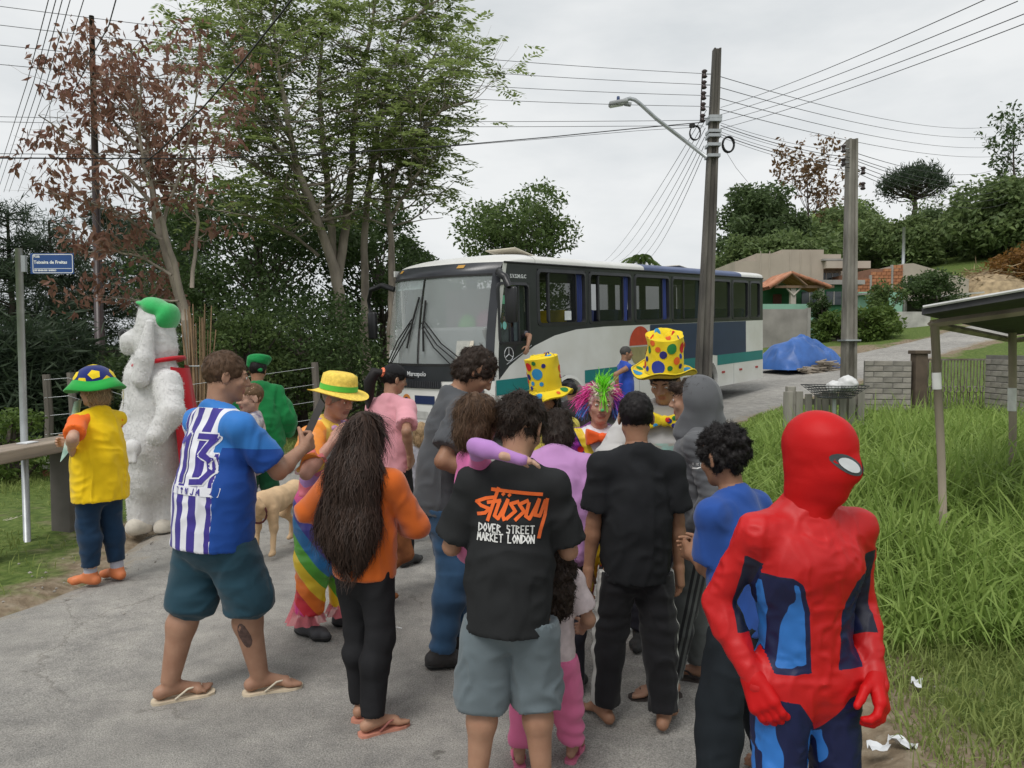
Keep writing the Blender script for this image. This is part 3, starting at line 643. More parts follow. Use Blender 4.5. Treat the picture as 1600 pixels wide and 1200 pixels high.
hb = patch('destination_board', 1.33, 2.2, 2.62, 2.78, mat('destination_board', (.30, .40, .39), .6), -.06, 10, 3)
for y0 in (.52, 1.95): patch('marker_light', y0, y0 + .12, 2.91, 2.96, mat('amber_marker', (.5, .27, .05), .3), .014, 3, 3)
for i, (y0, m_) in enumerate(((.12, 'l'), (1.92, 'r'))):
    h = patch('headlight', y0, y0 + .46, .66, .98, mat('headlight_housing', (.10, .10, .11), .25), .008, 7, 5)
    for k in (.12, .33):
        c = front(y0 + k, .82, .012); MB().lathe([(0, .015), (.06, .012), (.085, 0), (.09, -.02)], 18, M=(roty(-math.pi / 2), c)).build('headlight_lens', mat('headlight_lens', (.75, .77, .78), .1, metal=.4), h, True)
patch('front_plate', 1.06, 1.46, .5, .62, mat('licence_plate', (.5, .5, .48), .5), .012, 5, 3)
c = front(1.55, .80, .012); MB().lathe([(0, .004), (.09, .004), (.095, 0)], 20, M=(roty(-math.pi / 2), c)).build('front_emblem', mat('emblem_orange', (.55, .20, .04), .5), BUS)
MB().lathe([(0, .007), (.045, .007), (.05, 0)], 20, M=(roty(-math.pi / 2), c)).build('front_emblem', mat('emblem_dark', (.03, .04, .1), .5), BUS)
patch('front_stripe', .9, 1.35, .74, .88, NAVY, .006, 6, 3); patch('front_stripe', .45, .95, .68, .74, TEAL, .007, 6, 3)
# A pillar and side
aw = lambda z: rake(z)
zs = np.linspace(.37, 2.99, 16); mb = MB(); mb.grid(lambda z, t: V(aw(z) + (.10 - .0 * aw(z)) * t, 0 - .0 * t, z), zs, [0, 1]); mb.build('pillar_trim', WHITE, BUS, True)
sw = [(.1, 1.12), (.37, 1.33), (.7, 1.49), (1.04, 1.63), (1.6, 1.78), (2.25, 1.87), (3.2, 1.9), (4.85, 1.905), (BL, 1.905)]
def arch(cx, r_, zb=.37, n=12):
    a0 = math.asin((zb - .52) / r_) if abs(zb - .52) < r_ else 0
    return [(cx - r_ * math.cos(a), .52 + r_ * math.sin(a)) for a in np.linspace(a0, math.pi - a0, n)]
FA, RA = 1.95, 7.45
low = [(.0, .37)] + arch(FA, .56) + arch(RA, .56) + [(BL, .37), (BL, 1.905)] + [p for p in reversed(sw[:-1])] + [(.0, 1.02)]
ngon('side_panel', low, WHITE)
up = [(.1 + rake(1.12), 1.12)] + sw[1:] + [(BL, 1.965), (1.0, 1.965), (1.0, 1.68), (.1 + rake(1.68), 1.68)]
ngon('window_band', up, BLACK)
ngon('window_band', [(.1 + rake(2.66), 2.66), (1.0, 2.66), (1.0, 2.9), (BL, 2.9), (BL, 2.99), (.1 + rake(2.99), 2.99)], BLACK)
wins = [(1.14, 2.57), (2.67, 4.15), (4.26, 5.69), (5.79, 7.2), (7.3, 8.73), (8.82, 9.79), (9.88, 10.55)]
cuts = [1.0] + [q for wv in wins for q in wv] + [BL]
for i in range(0, len(cuts), 2): ngon('window_post', [(cuts[i], 1.965), (cuts[i + 1], 1.965), (cuts[i + 1], 2.9), (cuts[i], 2.9)], BLACK)
ngon('window_post', [(.90, 1.68), (1.0, 1.68), (1.0, 2.66), (.90, 2.66)], BLACK)
def frame(x0, x1, z0, z1, wd, m, name='window_frame', y=-.006, parent=BUS, r0=.09):
    a = rrect(x0 - wd * .3, x1 + wd * .3, z0 - wd * .3, z1 + wd * .3, r0 + .02); b = rrect(x0 + wd, x1 - wd, z0 + wd, z1 - wd, r0 * .7); n = len(a)
    v = [(p[0], y, p[1]) for p in a] + [(p[0], y - .012, p[1]) for p in b] + [(p[0], y + .07, p[1]) for p in b] + [(p[0], y + .03, p[1]) for p in a]
    f = []
    for i in range(n):
        j = (i + 1) % n; f += [(i, j, n + j, n + i), (n + i, n + j, 2 * n + j, 2 * n + i), (j, i, 3 * n + i, 3 * n + j)]
    return mk(name, v, f, m, parent, False)
FRAMEM = mat('window_rubber', (.035, .036, .04), .45, .2, 4)
CURT = mat('blue_curtain', (.05, .075, .26), .8, .3, 3, .5, 30, stretch=(1, 1, .1))
for i, (x0, x1) in enumerate(wins):
    fr = frame(x0, x1, 1.955, 2.9, .045, FRAMEM)
    openw = (.30, .30, 0, 0, 0, 0, 0)[i]
    ngon('window_glass', [(x0 + .04 + openw, 1.98), (x1 - .04 - (.24 if i < 3 else 0), 1.98), (x1 - .04 - (.24 if i < 3 else 0), 2.88), (x0 + .04 + openw, 2.88)], GLASS, .02)
    if i < 3 : frame(x0 + .02 + openw, x1 - .28, 1.985, 2.87, .025, FRAMEM, 'sash_frame', .012, r0=.05)
    elif i < 5:
        frame(x0 + .55, x1 - .04, 1.985, 2.87, .02, FRAMEM, 'sash_frame', .012, r0=.05)
    def curtain(xa, xb):
        mb = MB(); mb.grid(lambda x, z: V(x, .07 + .025 * math.sin(x * 95 + z * 2), z), np.linspace(xa, xb, 28), np.linspace(1.97, 2.9, 6)); mb.build('curtain', CURT, BUS, True)
    if i < 3: curtain(x1 - .27, x1 - .06)
    if i == 0: curtain(x0 + .0, x0 + .07)
    if i == 1: curtain(x0 - .02, x0 + .05)
    if i == 3: curtain(x1 - .2, x1 - .02)
# driver window, open in its rear half
frame(.13, .92, 1.68, 2.66, .035, FRAMEM)
ngon('window_glass', [(.17, 1.72), (.42, 1.72), (.42, 2.62), (.30, 2.62), (.17, 2.35)], glassmat('clear_side_glass', (.10, .13, .13), .45), .02)
ngon('window_glass', [(.66, 1.72), (.89, 1.72), (.89, 2.62), (.66, 2.62)], GLASS, .02)
MB().box((.42, .02, 2.17), (.03, .03, .92)).build('window_bar', FRAMEM, BUS); MB().box((.66, .02, 2.17), (.025, .03, .92)).build('window_bar', FRAMEM, BUS)
mb = MB(); mb.grid(lambda x, z: V(x, .10 + .02 * math.sin(x * 80), z), np.linspace(.64, .9, 24), np.linspace(1.72, 2.62, 4)); mb.build('curtain', mat('grey_curtain', (.12, .16, .17), .8), BUS, True)
ngon('sticker', [(.20, 2.32), (.31, 2.32), (.31, 2.46), (.20, 2.46)], mat('green_sticker', (.15, .45, .28), .6), .012)
for k in (.17, .29): ngon('sticker', [(k + .05 * math.cos(a), 1.98 + .065 * math.sin(a)) for a in np.linspace(0, 6.28, 14)[:-1]], mat('teal_sticker', (.22, .55, .5), .6), .010)
ngon('paper', [(1.92, 2.04), (2.12, 2.04), (2.12, 2.2), (1.92, 2.2)], mat('paper_white', (.7, .72, .74), .7), .012)
# paint: stripes, blocks, disc
def strip(x0, x1, z0, z1, m, y): ngon('paint_stripe', [(x0, z0), (x1, z0), (x1, z1), (x0, z1)], m, y)
strip(0.03, 1.42, .88, 1.12, TEAL, -.004); strip(2.48, 6.92, .88, 1.12, TEAL, -.004); strip(7.98, BL - .02, .88, 1.12, TEAL, -.004)
ngon('paint_block', [(4.85, 1.12), (6.98, 1.12), (7.45, 1.17), (7.92, 1.12), (9.63, 1.12), (9.63, 1.90), (4.85, 1.90)], NAVY, -.004)
disc = [(4.45 + .42 * math.cos(a), 1.50 + .38 * math.sin(a)) for a in np.linspace(0, math.pi, 20)]
ngon('paint_disc', disc, mat('red_disc', (.55, .06, .03), .35), -.0075)
ngon('paint_disc', [(p[0], 3.0 - p[1] - .03) for p in disc[::-1]], mat('olive_disc', (.34, .30, .14), .4), -.0075)
st = [(6.05 + (.17 if k % 2 == 0 else .07) * math.cos(k * math.pi / 5 + .3), 1.50 + (.17 if k % 2 == 0 else .07) * math.sin(k * math.pi / 5 + .3)) for k in range(10)]
ngon('paint_star', st, mat('gold_star', (.5, .33, .06), .4), -.0075)
for x in (2.9, 4.4, 5.9, 8.9): MB().box((x, -.001, .62), (.008, .006, .5)).build('panel_seam', mat('seam_grey', (.35, .35, .34), .6), BUS)
for x in (8.3, 9.3, 10.3): MB().box((x, -.008, .70), (.16, .012, .05), bev=.004).build('side_reflector', mat('red_reflector', (.4, .04, .04), .3), BUS)
vent = MB()
for i in range(12): vent.box((1.12 + (i % 3) * .1, -.006, 1.02 + (i // 3) * .09), (.085, .01, .075))
vent.build('vent_grille', mat('vent_grey', (.30, .30, .30), .6), BUS)
for cx in (FA, RA):
    ring = MB(); pts = arch(cx, .56, .37, 18); pin = arch(cx, .50, .37, 18)
    v = [(p[0], -.02, p[1]) for p in pts] + [(p[0], -.03, p[1]) for p in pin] + [(p[0], .35, p[1]) for p in pin]; n = len(pts)
    f = [(i, i + 1, n + i + 1, n + i) for i in range(n - 1)] + [(n + i, n + i + 1, 2 * n + i + 1, 2 * n + i) for i in range(n - 1)]
    mk('wheel_arch', v, f, WHITE, BUS, False)
    for yy in (.18, BW - .18):
        wh = MB().lathe([(.30, .12), (.44, .13), (.50, .09), (.505, 0), (.50, -.09), (.44, -.13), (.30, -.12)], 32, M=(rotx(math.pi / 2), V(cx, yy, .505))).build('wheel', RUBBER, BUS, True)
        MB().lathe([(0, .07), (.1, .07), (.11, .02), (.2, .0), (.27, .06), (.31, .11), (.31, -.11)], 28, M=(rotx(math.pi / 2), V(cx, yy, .505))).build('rim', mat('steel_rim', (.38, .38, .38), .5, metal=.6), wh, True)
# roof
def roof_sec(t):   # t 0..1 across
    a = math.pi * t; c = math.cos(a); s_ = math.sin(a); e = .32
    return BW / 2 - BW / 2 * math.copysign(abs(c) ** .55, c), 2.985 + .20 * abs(s_) ** e * (1 if True else 0) * (.55 + .45 * s_)
def roof(x0, x1, m, name='roof'):
    mb = MB(); mb.grid(lambda x, t: V(x, *roof_sec(t)), np.linspace(x0, x1, 6), np.linspace(0, 1, 33)); return mb.build(name, m, BUS, True)
roof(1.1, 4.65, WHITE); roof(4.65, 9.38, ROOFNAVY); roof(9.38, BL, WHITE)
mb = MB()
def cap(t, u):
    y1, z1 = roof_sec(t); a = front(y1, 2.985, -.0); b_ = V(1.1, y1, z1); k = u ** .8
    p = a + (b_ - a) * u; p[2] = a[2] + (z1 - a[2]) * math.sin(u * math.pi / 2) ** .7; return p
mb.grid(lambda u, t: cap(t, u), np.linspace(0, 1, 12), np.linspace(0, 1, 33)); mb.build('roof_cap', WHITE, BUS, True)
MB().tube([(1.1, y_, z_ + .002) for y_, z_ in [roof_sec(t) for t in np.linspace(0, 1, 25)]], .006, 4).build('roof_seam', mat('seam_grey', (.35, .35, .34)), BUS)
MB().tube([(.3, -.01, 2.985), (BL, -.01, 2.985)], .016, 5).build('drip_rail', RUBBER, BUS)
hx = MB(); hx.box((1.75, 1.0, 3.24), (.75, .7, .02), rot=roty(.22), bev=.005); hx.build('roof_hatch', mat('hatch_cream', (.6, .55, .45), .6), BUS)
hx = MB(); hx.box((7.9, 1.1, 3.22), (.7, .7, .02), rot=roty(.12), bev=.005); hx.build('roof_hatch', mat('hatch_cream', (.6, .55, .45)), BUS)
# inside, far side, rear, underside
MB().box((BL / 2 + .1, 1.25, .95), (BL - .3, 2.4, .05)).build('floor_panel', DARKIN, BUS)
MB().box((BL / 2 + .5, 1.25, 2.955), (BL - 1.2, 2.3, .02)).build('ceiling_panel', mat('bus_ceiling', (.4, .4, .4), .8), BUS)
fm = MB(); fm.box((BL / 2 + .1, BW - .02, 1.16), (BL - .2, .03, 1.6)); fm.box((BL / 2 + .1, BW - .02, 2.94), (BL - .2, .03, .1))
for x in (.5, 2.2, 4.0, 5.7, 7.3, 8.8, 10.5): fm.box((x, BW - .02, 2.42), (.3, .03, .96))
fm.build('far_side_panel', WHITE, BUS)
ngon('window_glass', [(.4, 1.96), (BL - .2, 1.96), (BL - .2, 2.9), (.4, 2.9)], GLASS, BW - .04)
MB().box((BL - .015, 1.25, 1.68), (.03, 2.46, 2.6)).build('rear_panel', WHITE, BUS)
MB().box((BL / 2, 1.25, .5), (BL - .6, 1.3, .4)).build('chassis', RUBBER, BUS)
SEAT = mat('seat_navy', (.03, .04, .12), .8, .3, 5)
for i in range(10):
    for y_ in (.5, 1.95):
        s_ = MB(); x = 1.75 + i * .85; s_.box((x, y_, 1.42), (.46, .85, .12), bev=.03); s_.box((x + .25, y_, 1.80), (.12, .85, .85), rot=roty(.15), bev=.04); s_.build('seat', SEAT if i else mat('seat_yellow', (.55, .42, .03), .8, .2, 5), BUS)
s_ = MB(); s_.box((.1, .85, 1.72), (.35, 1.5, .5), bev=.05); s_.build('dashboard', mat('dash_grey', (.22, .23, .23), .7), BUS)
st_ = MB(); st_.tube([V(.36, .62, 1.78) + roty(-.6) @ V(.22 * math.cos(a), .22 * math.sin(a), 0) for a in np.linspace(0, 6.283, 22)], .014, 6); st_.build('steering_wheel', RUBBER, BUS, True)
# things inside the windscreen
s_ = MB(); s_.box((1.35, 1.7, 2.0), (.04, 1.3, 1.3)); s_.build('cab_partition', mat('cab_curtain_pink', (.45, .33, .37), .9, .2, 3), BUS)
MB().box(front(.42, 1.55, -.06), (.01, .36, .42), rot=roty(.2)).build('dash_notice', mat('notice_cream', (.66, .6, .5), .8, .3, 30), BUS)
MB().box(front(2.1, 1.5, -.08), (.01, .24, .22), rot=roty(.2)).build('dash_notice', mat('notice_white', (.7, .72, .7), .8, .2, 30), BUS)
# mirrors
MIR = mat('mirror_black', (.02, .02, .022), .35, .2, 3)
mr = MB().tube([(.25, .05, 2.86), (.05, -.10, 2.80), (.02, -.26, 2.72), (.05, -.30, 2.58)], [.05, .055, .06, .05], 10).build('mirror_arm', MIR, BUS, True)
mb = MB(); mb.box((.10, -.30, 2.30), (.10, .22, .56), bev=.04); mb.build('mirror', MIR, mr, True)
p0 = front(2.35, 2.66); mr = MB().tube([p0, p0 + V(-.10, .20, .08), p0 + V(-.12, .48, .02), p0 + V(-.06, .64, -.16), p0 + V(0, .68, -.40)], [.05, .05, .045, .03, .025], 10).build('mirror_arm', MIR, BUS, True)
mb = MB(); mb.box(p0 + V(0, .62, -.62), (.10, .20, .50), bev=.04); mb.build('mirror', MIR, mr, True)
# wipers
def fr3(y, z, o=.05): return front(y, z, o)
for ys in ([(2.15, 1.40), (1.75, 1.78), (1.40, 2.12)], [(2.02, 1.40), (1.68, 1.74), (1.42, 2.06)], [(.42, 1.40), (.80, 1.70), (1.16, 2.06)], [(.54, 1.38), (.86, 1.66), (1.14, 1.98)], [(1.95, 1.40), (1.62, 1.7), (1.4, 1.98)], [(.32, 1.40), (.72, 1.72), (1.12, 2.10)]):
    MB().tube([fr3(*q) for q in ys], .011, 5).build('wiper_arm', RUBBER, BUS)
MB().tube([fr3(1.50, 1.65, .03), fr3(1.40, 2.08, .035), fr3(1.30, 2.48, .03)], .017, 5).build('wiper_blade', RUBBER, BUS)
MB().tube([fr3(1.10, 1.60, .03), fr3(1.14, 2.02, .035), fr3(1.14, 2.42, .03)], .017, 5).build('wiper_blade', RUBBER, BUS)
# lettering
def fmat(y, z, off, sc=1):
    """frame on the front: text runs towards -y (left to right for a viewer in front)"""
    o = front(y, z, off); a = front(y - .15, z, off) - o; a = unit(a); up_ = unit(V(rake(z + .05) - rake(z), 0, .05)); nn = np.cross(a, up_)
    return Matrix(((a[0], up_[0], nn[0], o[0]), (a[1], up_[1], nn[1], o[1]), (a[2], up_[2], nn[2], o[2]), (0, 0, 0, 1)))
SILV = mat('silver_letter', (.75, .76, .78), .35, metal=.3)
for k, (txt, y) in enumerate((('Marco', 1.50), ('polo', 1.24))): textmesh(txt, .105, 'lettering', SILV, BUS, fmat(y, 1.20, .022), .002)
for k, (txt, y) in enumerate((('MAD', 2.16), ('EIRE', 1.93), ('IRA E', 1.66))): textmesh(txt, .135, 'lettering', mat('letter_grey', (.10, .16, .16), .6), BUS, fmat(y, 2.655, -.05), .002)
textmesh('S.V.S.M.G.C', .085, 'lettering', SILV, BUS, Matrix.Translation((.44, -.004, 2.74)) @ Matrix.Rotation(math.pi / 2, 4, 'X'), .003)
# round badge by the driver's door
MB().tube([V(.36 + .11 * math.cos(a), -.004, 1.52 + .11 * math.sin(a)) for a in np.linspace(0, 6.283, 24)], .006, 5).build('badge_ring', SILV, BUS, True)
for a in (0, 2.09, 4.19): MB().tube([(.36, -.004, 1.52), (.36 + .1 * math.sin(a), -.004, 1.52 + .1 * math.cos(a))], .006, 4).build('badge_spoke', SILV, BUS)
MB().tube([(.95, -.004, 1.64), (.75, -.004, 1.54), (.30, -.004, 1.36)], .004, 4).build('door_seam', SILV, BUS)
# bright things seen inside: balloons hang in the cab, yellow shirts at the first window
def ball(name, c, r_, col, label, cat, group=None):
    o = MB().lathe([(r_ * math.sin(a) * (1 if a < 1.6 else 1 - .12 * (a - 1.57)), -r_ * 1.15 * math.cos(a)) for a in np.linspace(math.pi - .001, .001, 14)], 20).build(name, mat(name + label[:8], col, .35), None, True, label=label, cat=cat, group=group)
    o.location = BUSM @ Vector(c); return o
bpy.context.view_layer.update(); BUSM = BUS.matrix_world.copy()
ball('balloon', (.55, 1.05, 2.0), .17, (.20, .65, .12), 'green balloon behind the bus windscreen', 'balloon')
ball('balloon', (.75, .78, 2.02), .22, (.55, .12, .30), 'pink balloon beside the green one behind the bus windscreen', 'balloon')
# ------------------------------------------------------------------ poles, cables, fences, houses
CONC = mat('pole_concrete', (.125, .115, .10), .9, .45, 4, .7, 30, bdist=.01, stretch=(1, 1, .25), var_col=(.06, .055, .05))
CONC2 = mat('pale_concrete', (.24, .225, .20), .9, .35, 4, .6, 25, stretch=(1, 1, .3), var_col=(.12, .11, .09))
STEEL = mat('galvanised_steel', (.42, .44, .45), .45, .15, 6, metal=.6)
CABLE = mat('black_cable', (.022, .022, .024), .6)
PORC = mat('dark_insulator', (.045, .03, .03), .35)
def hpole(name, base, top, wb, wt, m, label):
    """tapered double-T concrete pole: flanges and a recessed web"""
    base = V(*base); top = V(*top); e = empty(name, base, 0, label, 'utility pole'); t = top - base
    def sec(w_): d = w_ * .62; g = w_ * .26; return [(-w_ / 2, -d), (-g, -d), (-g * .8, -d * .55), (g * .8, -d * .55), (g, -d), (w_ / 2, -d), (w_ / 2, d), (-w_ / 2, d)]
    v = []; n = 8
    for k in np.linspace(0, 1, 9): v += [(x + t[0] * k, y + t[1] * k, t[2] * k) for x, y in sec(wb + (wt - wb) * k)]
    f = [(i * n + j, i * n + (j + 1) % n, (i + 1) * n + (j + 1) % n, (i + 1) * n + j) for i in range(8) for j in range(n)] + [tuple(range(8 * n, 9 * n))]
    mk('shaft', v, f, m, e, False); return e, t
P1b = at(1096, 600, 14.4); P1b[2] = gz(P1b[0], 14.4) - .1; P1t = at(1120, 77, 14.4)
POLE, T1 = hpole('utility_pole', P1b, P1t, .275, .13, CONC, 'tall dark concrete utility pole carrying the street lamp')
def onp(py, P=None):
    p = at(1120, py, 14.4); k = (p[2] - P1b[2]) / T1[2]; return V(*(T1 * k))
def insul(e, p, ax=V(-1, 0, 0), s_=1):
    o = MB(); c = p + ax * .12 * s_
    o.lathe([(0, .075), (.03, .075), (.055, .05), (.03, .02), (.03, -.02), (.055, -.05), (.03, -.075), (0, -.075)], 12, M=(np.eye(3), c)); o.build('insulator', PORC, e, True)
    MB().tube([p, c + ax * .04], .012, 5).build('bracket', STEEL, e)
ins = []
for py in (117, 134, 151, 168, 186):
    p = onp(py) + V(-.10, -.05, 0); insul(POLE, p); ins.append(p + P1b + V(-.18, -.02, 0))
MB().tube([onp(112) + V(-.26, -.05, 0), onp(190) + V(-.26, -.05, 0)], .012, 5).build('insulator_rod', PORC, POLE)
for py in (185, 190, 207, 214, 228, 245):
    c = onp(py); w_ = .21; mb = MB(); mb.box(c, (w_ + .02, w_ * 1.25 + .03, .055)); mb.build('steel_band', STEEL, POLE)
def coil(c, r_, n, th):
    mb = MB(); a = np.linspace(0, 6.283 * n, 22 * n); rr = np.random.default_rng(3)
    mb.tube(np.stack([c[0] + r_ * np.cos(a) * .75, c[1] + .03 * np.sin(a * .31) + 0 * a, c[2] + r_ * np.sin(a) * (1 + .03 * np.sin(a * .7))], 1), th, 5); return mb
coil(onp(210) + V(-.36, -.1, 0), .13, 3, .009).build('cable_coil', CABLE, POLE, True); coil(onp(228) + V(.26, -.1, 0), .14, 5, .016).build('cable_coil', CABLE, POLE, True)
MB().box(onp(199) + V(-.42, -.1, 0), (.10, .06, .07), bev=.01).build('splice_box', RUBBER, POLE)
# lamp arm
arm = [at(1103, 245, 14.35), at(1060, 212, 14.2), at(1025, 185, 14.1), at(1000, 162, 14.0), at(992, 156, 14.0), at(984, 154, 14.0), at(975, 157, 14.0)]
LAMP = empty('street_lamp', arm[0], 0, 'grey street lamp on a bent steel arm fixed to the tall pole', 'street lamp'); a0 = arm[0]
MB().tube(np.array(arm) - a0, .035, 10).build('arm', STEEL, LAMP, True)
h = at(966, 161, 14.0) - a0; R = roty(math.radians(-10)); mb = MB(); mb.box(h, (.34, .20, .075), rot=R, bev=.025); hd = mb.build('lamp_head', mat('lamp_grey', (.36, .37, .38), .5), LAMP, True)
MB().box(h + R @ V(-.03, 0, -.04), (.24, .15, .012), rot=R).build('lamp_lens', mat('lens_pale', (.6, .62, .6), .3), hd)
MB().lathe([(0, .06), (.026, .055), (.03, 0), (.03, -.01)], 12, M=(np.eye(3), h + V(.0, 0, .06))).build('photocell', mat('photocell_blue', (.03, .06, .16), .4), hd, True)
MB().box(at(981, 160, 14.0) - a0 - V(0, 0, .03), (.12, .10, .06), rot=roty(math.radians(8)), bev=.01).build('ballast_box', mat('lamp_grey', (.36, .37, .38)), LAMP)
# second pole
P2b = at(1326, 600, 15.5); P2b[2] = gz(P2b[0], 15.5) - .1; P2t = at(1331, 218, 15.5)
POLE2, T2 = hpole('utility_pole', P2b, P2t, .235, .165, CONC2, 'shorter pale concrete pole behind the rubbish basket')
for py, sg in ((234, -1), (255, -1), (268, 1), (292, 1)):
    p = V(*(T2 * ((at(1331, py, 15.5)[2] - P2b[2]) / T2[2]))) + V(.09 * sg, -.08, 0); insul(POLE2, p, V(sg, 0, 0), .9)
MB().box(V(*(T2 * .28)), (.31, .40, .03)).build('steel_band', STEEL, POLE2)
def wire(pts, r_, label, group, sag=None):
    q = np.array(pts, float); b = q[0].copy()
    if sag is not None:
        t = np.linspace(0, 1, 24); q = q[0] + (q[-1] - q[0]) * t[:, None]; q[:, 2] -= sag * 4 * t * (1 - t)
    o = MB().tube(q - b, r_ * .68, 5, cap=False).build('overhead_cable', CABLE, None, True, label=label, cat='cable', group=group); o.location = b; return o
# four bare conductors running left from the tall pole, and on to the right
G1, G2 = 'bare power conductors on the tall pole', 'telephone cables between the poles'
LW = mat('grey_cable', (.12, .12, .125), .5)
for i, (yl, yr) in enumerate(((8, 200), (38, 212), (70, 226), (101, 238))):
    wire([at(0 - 60, yl - 6, 11.0), ins[i]], .007, 'bare conductor running left from the %s insulator of the tall pole' % ('topmost', 'second', 'third', 'fourth')[i], G1, .12)
    wire([ins[i] + V(.3, .1, 0), at(1570 + i * 10, yr - 5 + i * 2, 42)], .010, 'bare conductor running right towards the hill from the %s insulator of the tall pole' % ('topmost', 'second', 'third', 'fourth')[i], G1 + ' right', .5)
for (a, b, th) in (((-20, 182), (1098, 188), .007), ((-20, 190), (1098, 196), .007)):
    wire([at(a[0], a[1], 13), at(b[0], b[1], 14.3)], th, 'thin dark cable crossing behind the slender-limbed tree', 'thin cables to the tall pole', .05)
wire([at(-20, 247, 9), at(300, 248, 11), at(520, 240, 12.4), at(700, 228, 13.2), at(860, 214, 13.8), at(1000, 200, 14.2), at(1100, 191, 14.35)], .013, 'thick black telephone bundle sagging from the tall pole across the trees', 'telephone bundle')
wire([at(-20, 240, 9), at(300, 243, 11), at(520, 238, 12.4), at(700, 229, 13.2), at(860, 216, 13.8), at(1000, 204, 14.2), at(1100, 198, 14.35)], .006, 'thin telephone wire just below the thick black bundle', 'telephone bundle')
wire([at(500, -60, 5.0), at(440, 20, 6.2), at(380, 95, 7.4), at(320, 165, 8.6), at(250, 235, 10), at(225, 255, 10.6)], .014, 'thick black cable slanting down across the reddish tree to the left', 'slanting cables')
wire([at(192, -40, 6), at(170, 40, 7), at(140, 95, 8.2), at(112, 150, 9.6)], .008, 'thin cable slanting across the top of the reddish tree', 'slanting cables')
for i, (xt, xb) in enumerate(((80, -20), (92, -12), (102, -2), (115, 6), (137, 20))):
    wire([at(xt + 6, -40, 5 + i * .1), at((xt + xb) / 2 + 12, 130, 7.2), at(xb + 8, 300, 13)], .005, 'thin parallel wire running away at the far left of the sky', 'parallel wires at the far left')
wire([at(130, 200, 14), at(60, 280, 15), at(-20, 372, 16)], .008, 'guy wire falling left behind the street sign', 'slanting cables')
for i, (xr, yr) in enumerate(((1560, -10), (1590, 2), (1610, 18), (1640, 22))):
    wire([at(1126, 168 + i * 11, 14.5), at(xr, yr, 6)], .006, 'thin wire rising right from the tall pole over the road', 'wires rising to the right', .06)
for i, (y0, y1) in enumerate(((192, 238), (196, 246), (200, 250), (206, 256), (210, 262), (214, 268))):
    wire([at(1126, y0, 14.5), at(1328, y1, 15.4)], .006 + .004 * (i % 3 == 1), 'telephone cable between the tall pole and the shorter pole', G2, .08)
    wire([at(1334, y1, 15.6), at(1575, y1 + 18 + i * 6, 40)], .010, 'telephone cable from the shorter pole towards the hill', G2 + ' beyond', .5)
for i, (xb, yb) in enumerate(((945, 402), (955, 402), (967, 402), (975, 402), (984, 402), (992, 402))):
    wire([at(1104 - i, 172 + i * 14, 14.6), at(xb, yb + 6, 44)], .009, 'service wire dropping from the tall pole behind the bus', 'service wires dropping behind the bus', .3 + .1 * i)
wire([at(1135, 238, 14.4), at(1150, 262, 14.5), at(1168, 284, 14.6)], .005, 'loose wire end hanging from the cable coil', 'loose wires')
# dark pole tip rising through the reddish tree
p = at(150, 300, 16); e = MB().tube([V(0, 0, -3.2), at(143, 25, 16) - p], [.10, .05], 8).build('slender_post', PORC, None, True, label='slender dark post rising through the top of the reddish tree', cat='post'); e.location = p
# ------------------------------------------------------------------ street name sign
sb = at(38, 690, 6.4); sb[2] = gz(sb[0], 6.4) - .05; st = at(38, 388, 6.4)
SIGN = empty('street_sign', sb, 0, 'blue street name plate on a grey steel pole', 'street sign'); hgt = st[2] - sb[2]
MB().tube([(0, 0, 0), (0, 0, hgt)], .028, 14).build('pole', STEEL, SIGN, True)
ang = math.radians(8); Rs = rotz(ang)
def sp(px, py): return at(px, py, 6.4) - sb
pl0, pl1 = sp(48, 428), sp(115, 396); W_ = pl1[0] - pl0[0]; Hh = pl1[2] - pl0[2]; c = V((pl0[0] + pl1[0]) / 2, 0, (pl0[2] + pl1[2]) / 2)
BLUE = mat('sign_blue', (.025, .075, .24), .45, .08, 5)
mb = MB(); mb.box(c, (W_, .006, Hh), bev=.002); mb.build('plate', BLUE, SIGN)
mb = MB(); o_, i_ = rrect(-W_ / 2 + .02, W_ / 2 - .006, -Hh / 2 + .006, Hh / 2 - .006, .015), rrect(-W_ / 2 + .026, W_ / 2 - .012, -Hh / 2 + .012, Hh / 2 - .012, .012); n = len(o_)
mk('border', [(c[0] + p[0], -.0045, c[2] + p[1]) for p in o_] + [(c[0] + p[0], -.0045, c[2] + p[1]) for p in i_], [(i, (i + 1) % n, n + (i + 1) % n, n + i) for i in range(n)], mat('sign_white', (.75, .77, .78), .5), SIGN, False)
MB().box((c[0] + .008, -.0045, c[2] - Hh * .24), (W_ - .05, .0006, .004)).build('border', mat('sign_white', (.75, .77, .78)), SIGN)
MB().box((.04, 0, c[2]), (.035, .03, Hh * .8)).build('clamp', STEEL, SIGN)
SW = mat('sign_white', (.75, .77, .78))
for txt, sz, dx, dz in (('Rua', .034, .028, .055 - .004), ('Teixeira de Freitas', .0365, .03, .0), ('CEP 83408-000  BAIRRO', .018, .028, -.062)):
    textmesh(txt, sz, 'lettering', SW, SIGN, Matrix.Translation((c[0] - W_ / 2 + dx, -.0045, c[2] + dz * Hh / .17)) @ Matrix.Rotation(math.pi / 2, 4, 'X'), .0012, ext=.0005)
